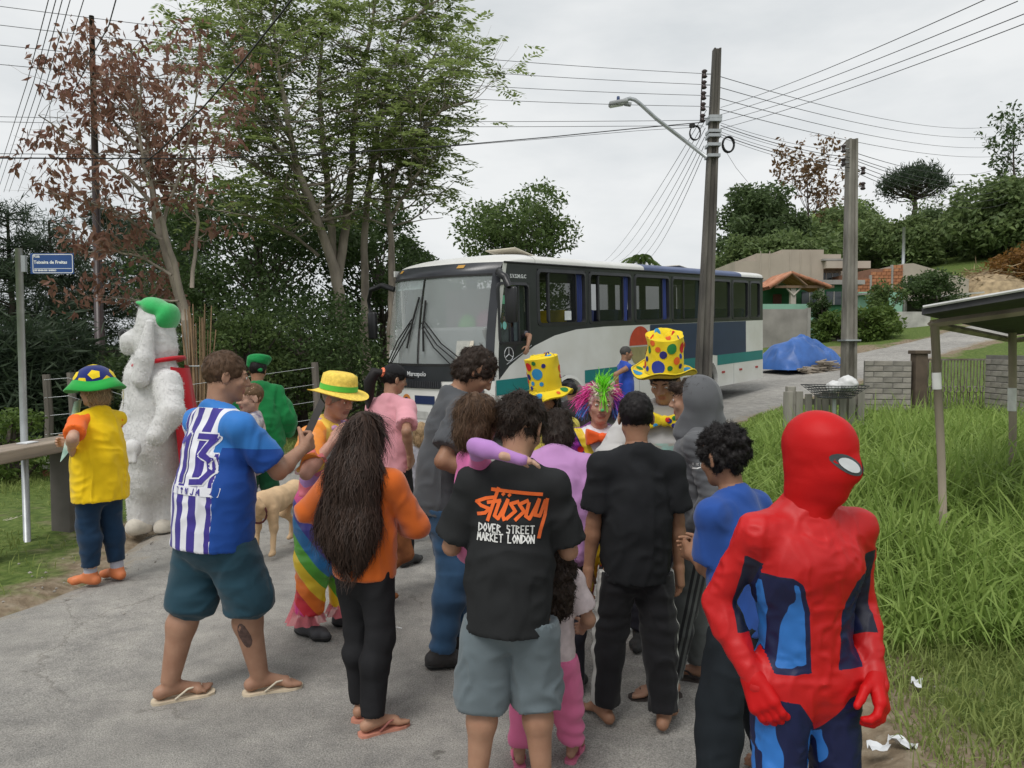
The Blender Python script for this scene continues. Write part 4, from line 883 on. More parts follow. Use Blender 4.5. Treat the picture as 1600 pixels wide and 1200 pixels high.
# ------------------------------------------------------------------ wooden beam bench on the left
WOOD = mat('weathered_wood', (.30, .245, .19), .85, .35, 4, .6, 22, bdist=.006, stretch=(.25, 1, 3), var_col=(.16, .135, .11))
b0, b1 = V(-4.35, 4.9, .0), V(-3.75, 6.9, .0)
b0 = at(-60, 722, 5.6); b1 = at(118, 672, 6.9); d = unit((b1 - b0) * V(1, 1, 0)); L = np.linalg.norm((b1 - b0)[:2]); e = empty('timber_beam', b0, math.atan2(d[1], d[0]), 'long weathered timber beam lying raised beside the grass verge', 'beam')
mb = MB(); mb.box((L / 2, 0, 0), (L, .30, .10), bev=.012); mb.build('plank', WOOD, e)
for k in (.12, .88): MB().box((L * k, 0, -.05 - b0[2] / 2), (.16, .18, b0[2] - .01), bev=.01).build('block', mat('dark_stone', (.12, .11, .10), .9), e)
MB().box((L * .55, 0.02, .056), (.14, .09, .008)).build('paper_scrap', mat('paper_white', (.7, .72, .74)), e)
# wire fence with posts on the left
POSTW = mat('grey_fence_post', (.16, .14, .12), .95, .35, 5, .6, 20, stretch=(1, 1, .2))
fp = [(72, 585, 11.5), (110, 582, 11.6), (200, 610, 11.0), (283, 595, 11.6), (492, 566, 12.2)]
FENCE = empty('wire_fence', (0, 11.5, 0), 0, 'wire fence of grey weathered posts along the left verge', 'fence'); tops = []
for px, py, Y_ in fp:
    t = at(px, py, Y_); g = gz(t[0], t[1]); MB().tube([(t[0], t[1] - 11.5, g - .2), (t[0] + .03, t[1] - 11.5, (g + t[2]) / 2), (t[0], t[1] - 11.5, t[2])], [.065, .06, .055], 7).build('post', POSTW, FENCE); tops.append(V(t[0], t[1] - 11.5, t[2]))
tops.sort(key=lambda p: p[0])
for k in (.08, .35, .62, .9):
    MB().tube([p - V(0, .06, k) for p in tops], .003, 4).build('wire', STEEL, FENCE)
# bundle of canes leaning by the reddish tree
p = at(308, 560, 12.0); e = empty('cane_bundle', (p[0], 12.0, gz(p[0], 12)), 0, 'bundle of tall dry canes tied upright beside the reddish trunk', 'canes'); r = np.random.default_rng(4)
for i in range(22):
    x, y = r.normal(0, .07), r.normal(0, .05); h_ = (at(300, 485, 12)[2]) * r.uniform(.85, 1.05)
    MB().tube([(x, y, 0), (x * 1.2 + .02, y, h_ * .5), (x * 1.6 + r.normal(0, .04), y, h_)], [.014, .012, .008], 5, cap=False).build('cane', mat('dry_cane', (.26, .17, .10), .9, .4, 3), e)
MB().tube([(.12 * math.cos(a), .1 * math.sin(a), 1.35) for a in np.linspace(0, 6.28, 14)], .01, 4).build('tie', STEEL, e)
p = at(93, 655, 9.6); e = empty('brick_stack', (p[0], 9.6, gz(p[0], 9.6)), 0, 'small stack of red and white blocks behind the timber beam', 'stack')
for i in range(3):
    for j in range(2): MB().box((j * .21 - .1, 0, .06 + i * .1), (.2, .12, .09), bev=.01).build('block', mat('pale_block' if i else 'red_block', (.6, .58, .54) if i else (.3, .13, .08), .9, .2), e)
# ------------------------------------------------------------------ right verge: shelter, gate, walls, basket
def yard(name, px, py, Y, label, cat): p = at(px, py, Y); return empty(name, (p[0], Y, gz(p[0], Y)), 0, label, cat)
SH = yard('shelter', 1463, 700, 5.6, 'open roadside shelter with dark sheet roof on wooden posts', 'shelter'); so = V(*SH.location)
WP = mat('shelter_post_wood', (.29, .245, .19), .9, .35, 5, .5, 24, stretch=(1, 1, .2)); WPW = mat('white_post_paint', (.62, .62, .60), .8, .15, 8)
def post(px0, py0, px1, py1, Y_, wpx, paint):
    a, b = at(px0, py0, Y_) - so, at(px1, py1, Y_) - so; r_ = wpx / 1200 * Y_ / 2; a[2] = min(a[2], -.05)
    o = MB().tube([a, (a + b) / 2 + V(.008, 0, 0), b], [r_ * .85, r_ * .95, r_], 10).build('post', WP, SH, True)
    t0, t1 = [(at(px0, q, Y_)[2] - so[2] - a[2]) / (b[2] - a[2]) for q in paint]
    MB().tube([a + (b - a) * t0, a + (b - a) * t1], r_ * 1.06, 10, cap=False).build('paint_band', WPW, o, True)
post(1477, 880, 1460, 500, 5.6, 13, (608, 582)); post(1582, 760, 1582, 520, 7.2, 12, (642, 606))
ra, rb = at(1440, 492, 5.5) - so, at(1660, 455, 4.9) - so; rc, rd = at(1600, 530, 7.4) - so, at(1760, 500, 7.0) - so
rc = at(1585, 524, 7.6) - so; rd = rb + (rc - ra)
ROOFM = mat('dark_roof_sheet', (.055, .055, .06), .8, .3, 6)
mb = MB(); up_ = V(0, 0, .05); mb.add([ra, rb, rd, rc, ra + up_, rb + up_, rd + up_, rc + up_], [(3, 2, 1, 0), (4, 5, 6, 7), (0, 1, 5, 4), (1, 2, 6, 5), (2, 3, 7, 6), (3, 0, 4, 7)]); mb.build('roof_sheet', ROOFM, SH)
mb = MB(); mb.tube([ra + V(0, -.02, .055), rb + V(0, -.02, .055)], .012, 6); mb.build('roof_edge', mat('pale_edge', (.55, .55, .54), .6), SH)
MB().tube([at(1455, 506, 5.6) - so, at(1660, 478, 5.15) - so], .028, 4).build('beam', WP, SH); MB().tube([at(1455, 506, 5.6) - so, rc + V(0, 0, -.05)], .028, 4).build('beam', WP, SH)
MB().tube([rc + V(0, 0, -.05), rd + V(0, 0, -.05)], .025, 4).build('beam', WP, SH)
# low block wall with staggered blocks
BLK = [mat('wall_block_%d' % i, c, .95, .25, 6, .6, 30) for i, c in enumerate(((.255, .235, .205), (.225, .21, .185), (.28, .26, .23)))]
def blockwall(px0, px1, pyt, Y0, Y1, label, hrow=.095, bl=.30, dpt=.12, mats=BLK):
    a, b = at(px0, pyt, Y0), at(px1, pyt, Y1); g = min(gz(a[0], Y0), gz(b[0], Y1)) - .15; H = a[2] - g; d = unit((b - a) * V(1, 1, 0)); L = np.linalg.norm((b - a)[:2])
    e = empty('block_wall', (a[0], Y0, g), math.atan2(d[1], d[0]), label, 'wall'); MB().box((L / 2, 0, H / 2 - .01), (L - .01, dpt * .8, H - .02)).build('mortar', mat('mortar', (.19, .18, .165), .95, .2), e)
    r = np.random.default_rng(int(px0)); cache = {}
    for i in range(int(H / hrow)):
        x = -(bl / 2 if i % 2 else 0)
        while x < L - .02:
            x0, x1 = max(0, x), min(L, x + bl)
            if x1 - x0 > .03:
                key = (round(x1 - x0, 2), int(r.integers(3)))
                if key not in cache: mb_ = MB(); mb_.box((0, 0, 0), (x1 - x0 - .014, dpt, hrow - .013), bev=.006); cache[key] = mkmesh('block', np.concatenate(mb_.v), mb_.f, mats[key[1]], False)
                o = link('block', cache[key], e); o.location = ((x0 + x1) / 2, r.normal(0, .003), (i + .5) * hrow)
            x += bl
    return e
blockwall(1350, 1424, 562, 13.2, 13.0, 'low grey block wall between rubbish basket and metal gate')
blockwall(1545, 1640, 553, 13.0, 11.5, 'low grey block wall right of the metal gate behind the shelter')
# metal gate with ornamental bars
GT = yard('metal_gate', 1426, 660, 13.2, 'rusty pale metal gate of slender ornamental bars behind the shelter post', 'gate'); go = V(*GT.location)
GM = mat('gate_metal', (.20, .185, .16), .7, .3, 8, metal=.2, var_col=(.10, .07, .05)); x1 = (at(1550, 570, 13.2) - go)[0]; zt = (at(1426, 560, 13.2) - go)[2]; zt2 = (at(1550, 572, 13.2) - go)[2]
for k in (zt - .02, zt * .28): MB().box((x1 / 2, 0, k), (x1, .03, .03)).build('rail', GM, GT)
for i in range(24):
    x = x1 * (i + .5) / 24; mb = MB(); mb.tube([(x, 0, .08), (x, 0, zt * .42), (x + .012 * (-1) ** i, 0, zt * .5), (x, 0, zt * .58), (x - .012 * (-1) ** i, 0, zt * .66), (x, 0, zt * .75), (x, 0, zt - .03)], .010, 5); mb.build('bar', GM, GT)
for i in range(12):
    cx = x1 * (i + .5) / 12; MB().tube([(cx + .035 * math.cos(a), -.012, zt * .55 + .05 * math.sin(a)) for a in np.linspace(0, 6.283, 14)], .008, 4).build('scroll', GM, GT)
gp = yard('gate_post', 1432, 660, 13.0, 'dark brown wooden gate post with capping beside the metal gate', 'post'); ztp = at(1432, 553, 13)[2] - gp.location.z
mb = MB(); mb.box((.02, 0, ztp / 2), (.2, .2, ztp), bev=.01); mb.build('shaft', mat('brown_post', (.10, .075, .055), .9, .3, 5), gp); MB().box((.02, 0, ztp + .03), (.26, .26, .06), bev=.01).build('cap', mat('brown_post', (.1, .07, .05)), gp)
# old board fence and its posts under the basket
BF = yard('board_fence', 1290, 660, 11.6, 'short run of old upright fence boards under the rubbish basket', 'fence'); bo = V(*BF.location); r = np.random.default_rng(12)
OLD = mat('old_boards', (.25, .235, .205), .95, .35, 5, .6, 26, stretch=(1, 1, .15), var_col=(.13, .125, .105))
for i, px in enumerate((1232, 1250, 1263, 1278, 1290, 1303, 1317, 1331, 1345)):
    p = at(px, 612 + r.uniform(-2, 6), 11.6) - bo; wd = .10 if i else .14; MB().box((p[0], r.normal(0, .01), p[2] / 2), (wd, .035, p[2]), rot=rotz(r.normal(0, .08)), bev=.006).build('board', OLD, BF)
for px in (1235, 1322, 1342):
    p = at(px, 606, 11.7) - bo; MB().box((p[0], .09, p[2] / 2), (.13, .12, p[2] + .05), bev=.012).build('post', OLD, BF)
a, b = at(1230, 628, 11.6) - bo, at(1350, 628, 11.6) - bo; MB().box(((a[0] + b[0]) / 2, .04, a[2]), (b[0] - a[0], .03, .09)).build('rail', OLD, BF)
# rubbish basket with two bags
BK = yard('rubbish_basket', 1303, 640, 11.35, 'black wire rubbish basket with flared rim raised above the fence boards', 'basket'); ko = V(*BK.location)
zr, zb = (at(1303, 602, 11.35) - ko)[2], (at(1303, 621, 11.35) - ko)[2]; WB = mat('basket_wire', (.05, .055, .055), .6, metal=.4); wt, wb, dt, db = .40, .20, .26, .14
for k in range(6):
    t = k / 5; a_, b_ = wb + (wt - wb) * t, db + (dt - db) * t; z = zb + (zr - zb) * t
    MB().tube([(-a_, -b_, z), (a_, -b_, z), (a_, b_, z), (-a_, b_, z), (-a_, -b_, z)], .006, 4).build('hoop', WB, BK)
for i in range(17):
    u = -1 + 2 * i / 16
    for sg in (-1, 1): MB().tube([(u * wb, sg * db, zb), (u * wt, sg * dt, zr)], .0035, 3).build('wire', WB, BK)
MB().box((0, 0, zb), (2 * wb, 2 * db, .015)).build('bottom', WB, BK); MB().tube([(0, 0, 0), (0, 0, zb)], .03, 8).build('stand', STEEL, BK)
def bag(px, py, r_, seed, label, sc=(1, 1, .85)):
    c = at(px, py, 11.35); u_, v_ = np.meshgrid(np.linspace(0, 2 * math.pi, 29)[:-1], np.linspace(.02, math.pi - .02, 18), indexing='ij')
    d = np.stack([np.cos(u_) * np.sin(v_), np.sin(u_) * np.sin(v_), np.cos(v_)], -1); rr = r_ * (1 + .16 * vnoise(d * 2.1 + seed) + .10 * np.abs(vnoise(d * 5 + seed)))
    v = (d * rr[..., None] * V(*sc)); nu, nv = u_.shape; f = [(i * nv + j, i * nv + j + 1, ((i + 1) % nu) * nv + j + 1, ((i + 1) % nu) * nv + j) for i in range(nu) for j in range(nv - 1)]
    o = mk('rubbish_bag', v.reshape(-1, 3), f, mat('plastic_bag_white', (.66, .66, .65), .35, .1, 6, .5, 18, spec=.5), None, True, label=label, cat='bag'); o.location = c
bag(1325, 600, .135, 3.0, 'larger tied white plastic bag on the rubbish basket'); bag(1303, 604, .105, 9.0, 'smaller white plastic bag with red print on the rubbish basket')
# ------------------------------------------------------------------ tarp pile
def tarp():
    c = at(1252, 556, 24.5); g = gz(c[0], c[1]); e = empty('tarp_pile', (c[0], c[1], g), .35, 'pile of wood covered by a rumpled blue tarpaulin beyond the bus', 'tarp pile')
    W2, D2, H2 = 1.25, .9, at(1250, 524, 24.5)[2] - g
    xs, ys = np.linspace(-W2, W2, 70), np.linspace(-D2, D2, 40); X_, Y_ = np.meshgrid(xs, ys, indexing='ij')
    q = np.clip(1 - np.abs(X_ / W2) ** 2.6, 0, 1) ** .6 * np.clip(1 - np.abs(Y_ / D2) ** 2.4, 0, 1) ** .6; nz = vnoise(np.stack([X_ * 2.2, Y_ * 2.2, X_ * 0], -1)); rd = np.abs(vnoise(np.stack([X_ * 4 + nz, Y_ * 3, X_ * 0 + 4], -1)))
    Z_ = q * (H2 * (.85 + .25 * nz)) - .16 * rd * (q > .02) + .05; id_ = np.arange(70 * 40).reshape(70, 40); F_ = np.stack([id_[:-1, :-1], id_[1:, :-1], id_[1:, 1:], id_[:-1, 1:]], -1).reshape(-1, 4)
    mk('tarpaulin', np.stack([X_, Y_, Z_], -1).reshape(-1, 3), F_, mat('blue_tarp', (.035, .115, .36), .45, .2, 3, .5, 14, spec=.5), e, True)
    r = np.random.default_rng(2)
    for i in range(42):
        x = r.uniform(-1.0, .35); z = r.uniform(.03, .32) * (1 - abs(x + .3)); MB().tube([(x, -D2 - .12 + r.normal(0, .05), z), (x + r.uniform(.3, .8), -D2 - .1 + r.normal(0, .08), z + r.normal(0, .04))], r.uniform(.015, .035), 5).build('stick', BARK, e)
tarp()
r = np.random.default_rng(6)
# ------------------------------------------------------------------ houses
def bld(name, px, Y, label, cat='building', rz=0): x = (px - 800) / 1200 * Y; return empty(name, (x, Y, gz(x, Y)), rz, label, cat)
BEIGE = mat('beige_render', (.40, .345, .285), .9, .08, .8); BEIGE2 = mat('pale_beige_render', (.42, .37, .31), .9, .1, .6); BRICKM = [mat('hollow_brick_%d' % i, c, .95, .2, 4, .4, 20) for i, c in enumerate(((.36, .15, .075), (.30, .125, .065), (.41, .18, .09)))]
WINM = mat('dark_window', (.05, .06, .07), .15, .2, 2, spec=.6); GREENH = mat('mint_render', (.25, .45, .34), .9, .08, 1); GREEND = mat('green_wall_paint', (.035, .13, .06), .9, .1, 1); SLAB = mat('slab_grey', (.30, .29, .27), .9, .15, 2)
def zz(e, py): return at(800, py, e.location.y)[2] - e.location.z
def xx(e, px): return (px - 800) / 1200 * e.location.y - e.location.x
B1 = bld('beige_building', 1215, 55, 'beige two-level flat-roofed building with stepped parapet beyond the bus rear')
def face(e, px0, px1, py0, py1, dep, m, name, y=0): MB().box(((xx(e, px0) + xx(e, px1)) / 2, y + dep / 2, (zz(e, py0) + zz(e, py1)) / 2), (xx(e, px1) - xx(e, px0), dep, zz(e, py0) - zz(e, py1))).build(name, m, e)
face(B1, 1147, 1180, 408, 520, 9, BEIGE, 'wall'); face(B1, 1180, 1219, 396, 520, 9.0, BEIGE, 'wall', .01); face(B1, 1219, 1284, 390, 520, 9, BEIGE, 'wall', .02)
face(B1, 1284, 1322, 394, 520, 9, BEIGE, 'wall', 1.2); face(B1, 1284, 1352, 409, 420, 2.0, BEIGE2, 'balcony_front', -.5); face(B1, 1322, 1352, 400, 520, 7, BEIGE2, 'wall', 2.2)
for px in (1186, 1200, 1232, 1248, 1264): MB().box((xx(B1, px), -.01, zz(B1, 430)), (.05, .03, 3.4)).build('downpipe', BEIGE2, B1)
w_ = MB(); w_.box((xx(B1, 1303), 1.17, zz(B1, 433)), (1.4, .08, .8)); w_ = w_.build('window', WINM, B1)
for k in (-.7, -.23, .23, .7): MB().box((xx(B1, 1303) + k, 1.12, zz(B1, 433)), (.07, .06, .8)).build('frame', mat('white_frame', (.6, .6, .58), .6), w_)
face(B1, 1280, 1322, 405, 408, 3, SLAB, 'roof_slab', -.4)
B2 = bld('tile_porch', 1250, 38, 'small porch with orange clay tile gable roof on timber posts', 'porch')
TILE = [mat('clay_tile_%d' % i, c, .9, .25, 4) for i, c in enumerate(((.42, .19, .11), (.36, .155, .09), (.48, .24, .15)))]
ax_, az_ = xx(B2, 1232), zz(B2, 427); bx_, bz_ = xx(B2, 1208), zz(B2, 446); cx_ = xx(B2, 1300); cz_ = zz(B2, 448)
tm = []
for i in range(3): mb_ = MB(); mb_.lathe([(.085, 0), (.1, .36)], 8); v = np.concatenate(mb_.v); k = v[:, 1] > -.02; tm.append(mkmesh('tile', v, mb_.f, TILE[i], True))
rr_ = np.random.default_rng(3)
RG = MB(); 
for side in (0, 1):
    L_ = 1.45; n_r, n_c = 5, 14
    for i in range(n_r):
        for j in range(n_c):
            o = link('tile', tm[int(rr_.integers(3))], B2); y = j * .2; t = i / n_r
            if side: x = ax_ + t * 1.9; z = az_ - t * (az_ - cz_); o.rotation_euler = (0, math.radians(90 + 24), 0)
            else: x = ax_ - t * .9; z = az_ - t * (az_ - bz_); o.rotation_euler = (0, math.radians(-90 - 35), 0)
            o.location = (x, y - .2, z + .02); o.scale = (1, 1, 1.25)
RFM = mat('roof_timber', (.20, .13, .085), .85, .3, 4)
MB().add([(ax_, 0, az_ - .05), (cx_, 0, cz_ - .05), (cx_, 2.7, cz_ - .05), (ax_, 2.7, az_ - .05)], [(0, 1, 2, 3)]).build('roof_deck', RFM, B2); MB().add([(ax_, 0, az_ - .05), (bx_, 0, bz_ - .05), (bx_, 2.7, bz_ - .05), (ax_, 2.7, az_ - .05)], [(3, 2, 1, 0)]).build('roof_deck', RFM, B2)
MB().tube([(bx_, -.22, bz_), (ax_, -.22, az_), (xx(B2, 1256), -.22, zz(B2, 447))], .06, 4).build('barge_board', RFM, B2); MB().box(((bx_ + cx_) / 2, -.05, bz_ - .07), (cx_ - bx_, .1, .12)).build('tie_beam', RFM, B2)
POSTC = mat('porch_post', (.42, .38, .33), .85, .1, 3)
for px in (1238, 1282): face(B2, px - 4, px + 4, 449, 530, .25, POSTC, 'post')
for a, b in ((1238, 1227), (1238, 1249)): MB().tube([(xx(B2, a), -.02, zz(B2, 462)), (xx(B2, b), -.02, zz(B2, 450))], .045, 4).build('brace', POSTC, B2)
B3 = bld('green_house', 1262, 41, 'low green house with mint wall under a grey roof edge behind the porch', 'house')
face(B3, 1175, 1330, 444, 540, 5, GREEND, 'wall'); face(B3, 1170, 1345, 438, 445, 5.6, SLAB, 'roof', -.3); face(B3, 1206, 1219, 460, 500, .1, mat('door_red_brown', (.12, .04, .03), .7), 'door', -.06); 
for px in (1262, 1300): ww = MB(); ww.box((xx(B3, px), -.03, zz(B3, 466)), (.8, .08, .7)); ww = ww.build('window', WINM, B3); MB().box((xx(B3, px), -.08, zz(B3, 466)), (.05, .04, .7)).build('frame', SLAB, ww)
B4 = bld('mint_wall', 1262, 36.2, 'mint painted garden wall in front of the porch', 'wall')
face(B4, 1175, 1278, 475, 540, .15, GREENH, 'panel'); face(B4, 1262, 1278, 474, 540, .2, GREENH, 'pier', -.04)
B5 = bld('garden_wall', 1230, 33.5, 'rough unpainted concrete retaining wall above the blue tarp', 'wall')
face(B5, 1188, 1262, 483, 560, .2, mat('raw_concrete', (.27, .255, .235), .95, .25, 1.2, .4, 12), 'panel'); face(B5, 1260, 1265, 481, 560, .26, SLAB, 'pier', -.03)
B6 = bld('brick_building', 1380, 50, 'unfinished orange brick building with stepped top beside a beige gable wall')
def brickface(e, px0, px1, pyt0, pyt1, pyb, y, m, bl=.32, hr=.22):
    x0, x1 = xx(e, px0), xx(e, px1); zb_ = zz(e, pyb); cache = {}; r = np.random.default_rng(px0)
    for i in range(60):
        z = zb_ + i * hr
        x = x0 - (bl / 2 if i % 2 else 0)
        if z > max(zz(e, pyt0), zz(e, pyt1)): break
        while x < x1 - .05:
            a_, b_ = max(x0, x), min(x1, x + bl); zt_ = zz(e, pyt0) + (zz(e, pyt1) - zz(e, pyt0)) * ((a_ + b_) / 2 - x0) / (x1 - x0)
            if z + hr <= zt_ + .1 and b_ - a_ > .08:
                key = (round(b_ - a_, 2), int(r.integers(3)))
                if key not in cache: mb_ = MB(); mb_.box((0, 0, 0), (b_ - a_ - .025, .12, hr - .025)); cache[key] = mkmesh('brick', np.concatenate(mb_.v), mb_.f, m[key[1]], False)
                o = link('brick', cache[key], e); o.location = ((a_ + b_) / 2, y, z + hr / 2)
            x += bl
face(B6, 1335, 1358, 437, 500, 6, mat('mortar_brown', (.24, .13, .085), .95), 'wall', .05); face(B6, 1358, 1407, 420, 500, 6, mat('mortar_brown', (.2, .1, .1)), 'wall', .06)
brickface(B6, 1322, 1358, 438, 434, 462, 0, BRICKM); brickface(B6, 1358, 1407, 428, 411, 462, .0, BRICKM)
for px in (1357, 1390): face(B6, px - 1.5, px + 1.5, 414 if px > 1380 else 430, 470, .16, SLAB, 'column', -.09)
g = B6; pts = [(xx(g, 1407), zz(g, 412)), (xx(g, 1425), zz(g, 411)), (xx(g, 1512), zz(g, 436)), (xx(g, 1512), zz(g, 500)), (xx(g, 1407), zz(g, 500))]
MB().prism(pts[::-1], V(0, .12, 0), V(1, 0, 0), V(0, 0, 1), V(0, 1, 0), 6).build('gable_wall', BEIGE2, B6)
face(B6, 1418, 1423, 433, 455, .1, WINM, 'window', .06); face(B6, 1412, 1417, 455, 466, .1, WINM, 'window', .06)
B7 = bld('mint_wall', 1370, 40, 'mint painted boundary wall below the orange brick building', 'wall'); face(B7, 1340, 1408, 456, 510, .15, GREENH, 'panel'); face(B7, 1336, 1354, 459, 462, 1.5, SLAB, 'roof_edge', -.6)
B8 = bld('white_wall', 1420, 36, 'low patchy white wall at the top of the dirt bank', 'wall'); face(B8, 1388, 1452, 487, 520, .2, mat('flaking_white', (.42, .41, .38), .95, .3, 2), 'panel')
B9 = bld('long_slab_roof', 1465, 43, 'long pale edged flat roof set into the grassy slope', 'roof'); 
MB().add([(xx(B9, 1412), -.3, zz(B9, 466)), (xx(B9, 1530), -.3, zz(B9, 456)), (xx(B9, 1530), 2, zz(B9, 456)), (xx(B9, 1412), 2, zz(B9, 466)), (xx(B9, 1412), -.3, zz(B9, 468.5)), (xx(B9, 1530), -.3, zz(B9, 458.5)), (xx(B9, 1530), 2, zz(B9, 458)), (xx(B9, 1412), 2, zz(B9, 468))], [(0, 1, 2, 3), (4, 5, 1, 0), (7, 6, 5, 4), (1, 5, 6, 2), (3, 7, 4, 0)]).build('roof_slab', mat('pale_slab', (.5, .49, .46), .9), B9)
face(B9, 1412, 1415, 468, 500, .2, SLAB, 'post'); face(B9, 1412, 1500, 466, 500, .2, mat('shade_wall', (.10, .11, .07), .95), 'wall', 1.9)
hp = at(1545, 425, 52); HAY = empty('straw_heap', (hp[0], 52, gz(hp[0], 52)), 0, 'heap of dry straw and cut branches on the slope', 'heap'); r = np.random.default_rng(15); zh = hp[2] - HAY.location.z
nb = 1500; P_ = np.stack([r.normal(0, 1.5, nb), r.normal(0, .7, nb), zh - .9 + np.abs(r.normal(0, .45, nb))], 1); P_[:, 2] -= .12 * P_[:, 0] ** 2 * .5; lv, lf = leaves(P_, 1, .05, .9, 11, r, .1, .7); mk('straw', lv, lf, mat('dry_straw', (.33, .25, .15), .95, .35, 3), HAY, False)
v_ = []; MB().lathe([(0, zh + .1), (1.2, zh - .25), (2.4, zh - .9), (2.9, -.5)], 16).build('core', mat('dry_straw', (.33, .25, .15)), HAY, True)
# steel post at the hill foot
q = at(1412, 380, 60); o = MB().tube([(0, 0, -3), (0, 0, at(1412, 355, 60)[2] - q[2])], .12, 8).build('slender_post', STEEL, None, True, label='slender pale post at the foot of the hill above the brick building', cat='post'); o.location = q
# litter on the verges
for i, (px, py, lab) in enumerate(((85, 655, 0), (205, 737, 'white paper scrap on the bare soil near the beam'), (182, 790, 'small white litter scrap in the left grass'), (145, 810, 'white plastic scrap in the left verge grass'), (20, 815, 'flat pale cardboard piece in the left grass'), (1410, 1176, 'crumpled clear plastic on the soil by the asphalt edge'), (1432, 1080, 'small white scrap in the right grass'), (617, 996, 'white plastic straw lying on the asphalt'), (1372, 1183, 'small torn wrapper at the right asphalt edge'))):
    if not lab: continue
    d_ = FW + (px - 800) / 1200 * V(1, 0, 0) + (600 - py) / 1200 * UP; q = CAM + d_ * (CAMZ / -d_[2]); rr = np.random.default_rng(i); s_ = .022 + .012 * rr.random()
    gx_, gy_ = np.meshgrid(np.linspace(-1, 1, 7), np.linspace(-1, 1, 6), indexing='ij'); v = np.stack([gx_ * s_ * (1.6 if 'card' not in lab else 3), gy_ * s_ * (.12 if 'straw' in lab else .8), np.abs(vnoise(np.stack([gx_ * 2 + i, gy_ * 2, gx_ * 0], -1))) * .035 * (.1 if 'straw' in lab or 'flat' in lab else 1) + .004], -1); id_ = np.arange(42).reshape(7, 6); F_ = np.stack([id_[:-1, :-1], id_[1:, :-1], id_[1:, 1:], id_[:-1, 1:]], -1).reshape(-1, 4)
    o = mk('litter_scrap', v.reshape(-1, 3), F_, mat('paper_white', (.7, .72, .74)) if 'card' not in lab else mat('cardboard_pale', (.45, .40, .32), .9), None, True, label=lab, cat='litter'); o.location = (q[0], q[1], gz(q[0], q[1]) + (.055 if 'straw' in lab else .03)); o.rotation_euler = (0, 0, rr.random() * 3)
# ------------------------------------------------------------------ implicit surfaces for people, animals and clothes
def smin(a, b, k):
    if k <= 0: return np.minimum(a, b)
    h = np.clip(k - np.abs(a - b), 0, None) / k; return np.minimum(a, b) - h * h * k * .25
class Field:
    def __init__(s): s.p = []; s.cuts = []
    def _add(s, fn, lo, hi, k, op): s.p.append((fn, np.asarray(lo, float), np.asarray(hi, float), k, op)); return s
    def cone(s, a, b, ra, rb, k=.02, M=None, o=None, cut=(), op='u', sc=1.0):
        """round cone; with M the points are first mapped p -> M(p-o) (flattened cross-sections), a and b are then in that space"""
        a = np.asarray(a, float); b = np.asarray(b, float); ba = b - a; L2 = max(ba @ ba, 1e-9)
        if M is None: pa, pb = a, b; R = max(ra, rb)
        else: Mi = np.linalg.inv(M); pa, pb = Mi @ a + o, Mi @ b + o; R = max(ra, rb) * max(1, np.linalg.norm(Mi, 2))
        def fn(P):
            Q = P if M is None else (P - o.astype(np.float32)) @ M.T.astype(np.float32)
            w_ = Q - a.astype(np.float32); t = np.clip(w_ @ ba.astype(np.float32) / L2, 0, 1)
            d = np.sqrt(((w_ - t[..., None] * ba.astype(np.float32)) ** 2).sum(-1)) - (ra + (rb - ra) * t)
            d = d * sc
            for c, n_ in cut: d = np.maximum(d, (P - np.asarray(c, np.float32)) @ np.asarray(n_, np.float32))
            return d
        return s._add(fn, np.minimum(pa, pb) - R, np.maximum(pa, pb) + R, k, op)
    def ell(s, c, r, k=.02, R=None, op='u', cut=()):
        c = np.asarray(c, np.float32); r = np.asarray(r, np.float32); R_ = np.eye(3) if R is None else np.asarray(R)
        def fn(P):
            q = (P - c) @ R_.astype(np.float32); k0 = np.sqrt(((q / r) ** 2).sum(-1)); k1 = np.sqrt(((q / r ** 2) ** 2).sum(-1)) + 1e-6
            d = k0 * (k0 - 1) / k1
            for cc, n_ in cut: d = np.maximum(d, (P - np.asarray(cc, np.float32)) @ np.asarray(n_, np.float32))
            return d
        e = np.full(3, r.max()); return s._add(fn, c - e, c + e, k, op)
    def plane(s, c, n): s.cuts.append((np.asarray(c, float), unit(n))); return s
    def bounds(s):
        u = [q for q in s.p if q[4] == 'u']; return np.min([q[1] for q in u], 0), np.max([q[2] for q in u], 0)
    def mesh(s, h, lo=None, hi=None):
        L, H = s.bounds(); lo = L - 2.5 * h if lo is None else np.maximum(np.asarray(lo, float), L - 2.5 * h); hi = H + 2.5 * h if hi is None else np.minimum(np.asarray(hi, float), H + 2.5 * h)
        n = np.ceil((hi - lo) / h).astype(int) + 1; ax = [(lo[i] + h * np.arange(n[i])).astype(np.float32) for i in range(3)]
        D = np.full(n, .5, np.float32)
        for fn, a, b, k, op in s.p:
            m = k + 2.5 * h; sl = []
            for i in range(3):
                i0, i1 = np.searchsorted(ax[i], a[i] - m), np.searchsorted(ax[i], b[i] + m); sl.append(slice(i0, max(i0, i1)))
            if any(q.stop <= q.start for q in sl): continue
            P = np.stack(np.meshgrid(ax[0][sl[0]], ax[1][sl[1]], ax[2][sl[2]], indexing='ij'), -1); d = fn(P); sl = tuple(sl)
            if op == 'u': D[sl] = smin(D[sl], d, k)
            elif op == 's': D[sl] = -smin(-D[sl], d, k)
        for c, nn in s.cuts:
            D = np.maximum(D, (ax[0][:, None, None] - c[0]) * nn[0] + (ax[1][None, :, None] - c[1]) * nn[1] + (ax[2][None, None, :] - c[2]) * nn[2])
        return nets(D, lo, h)
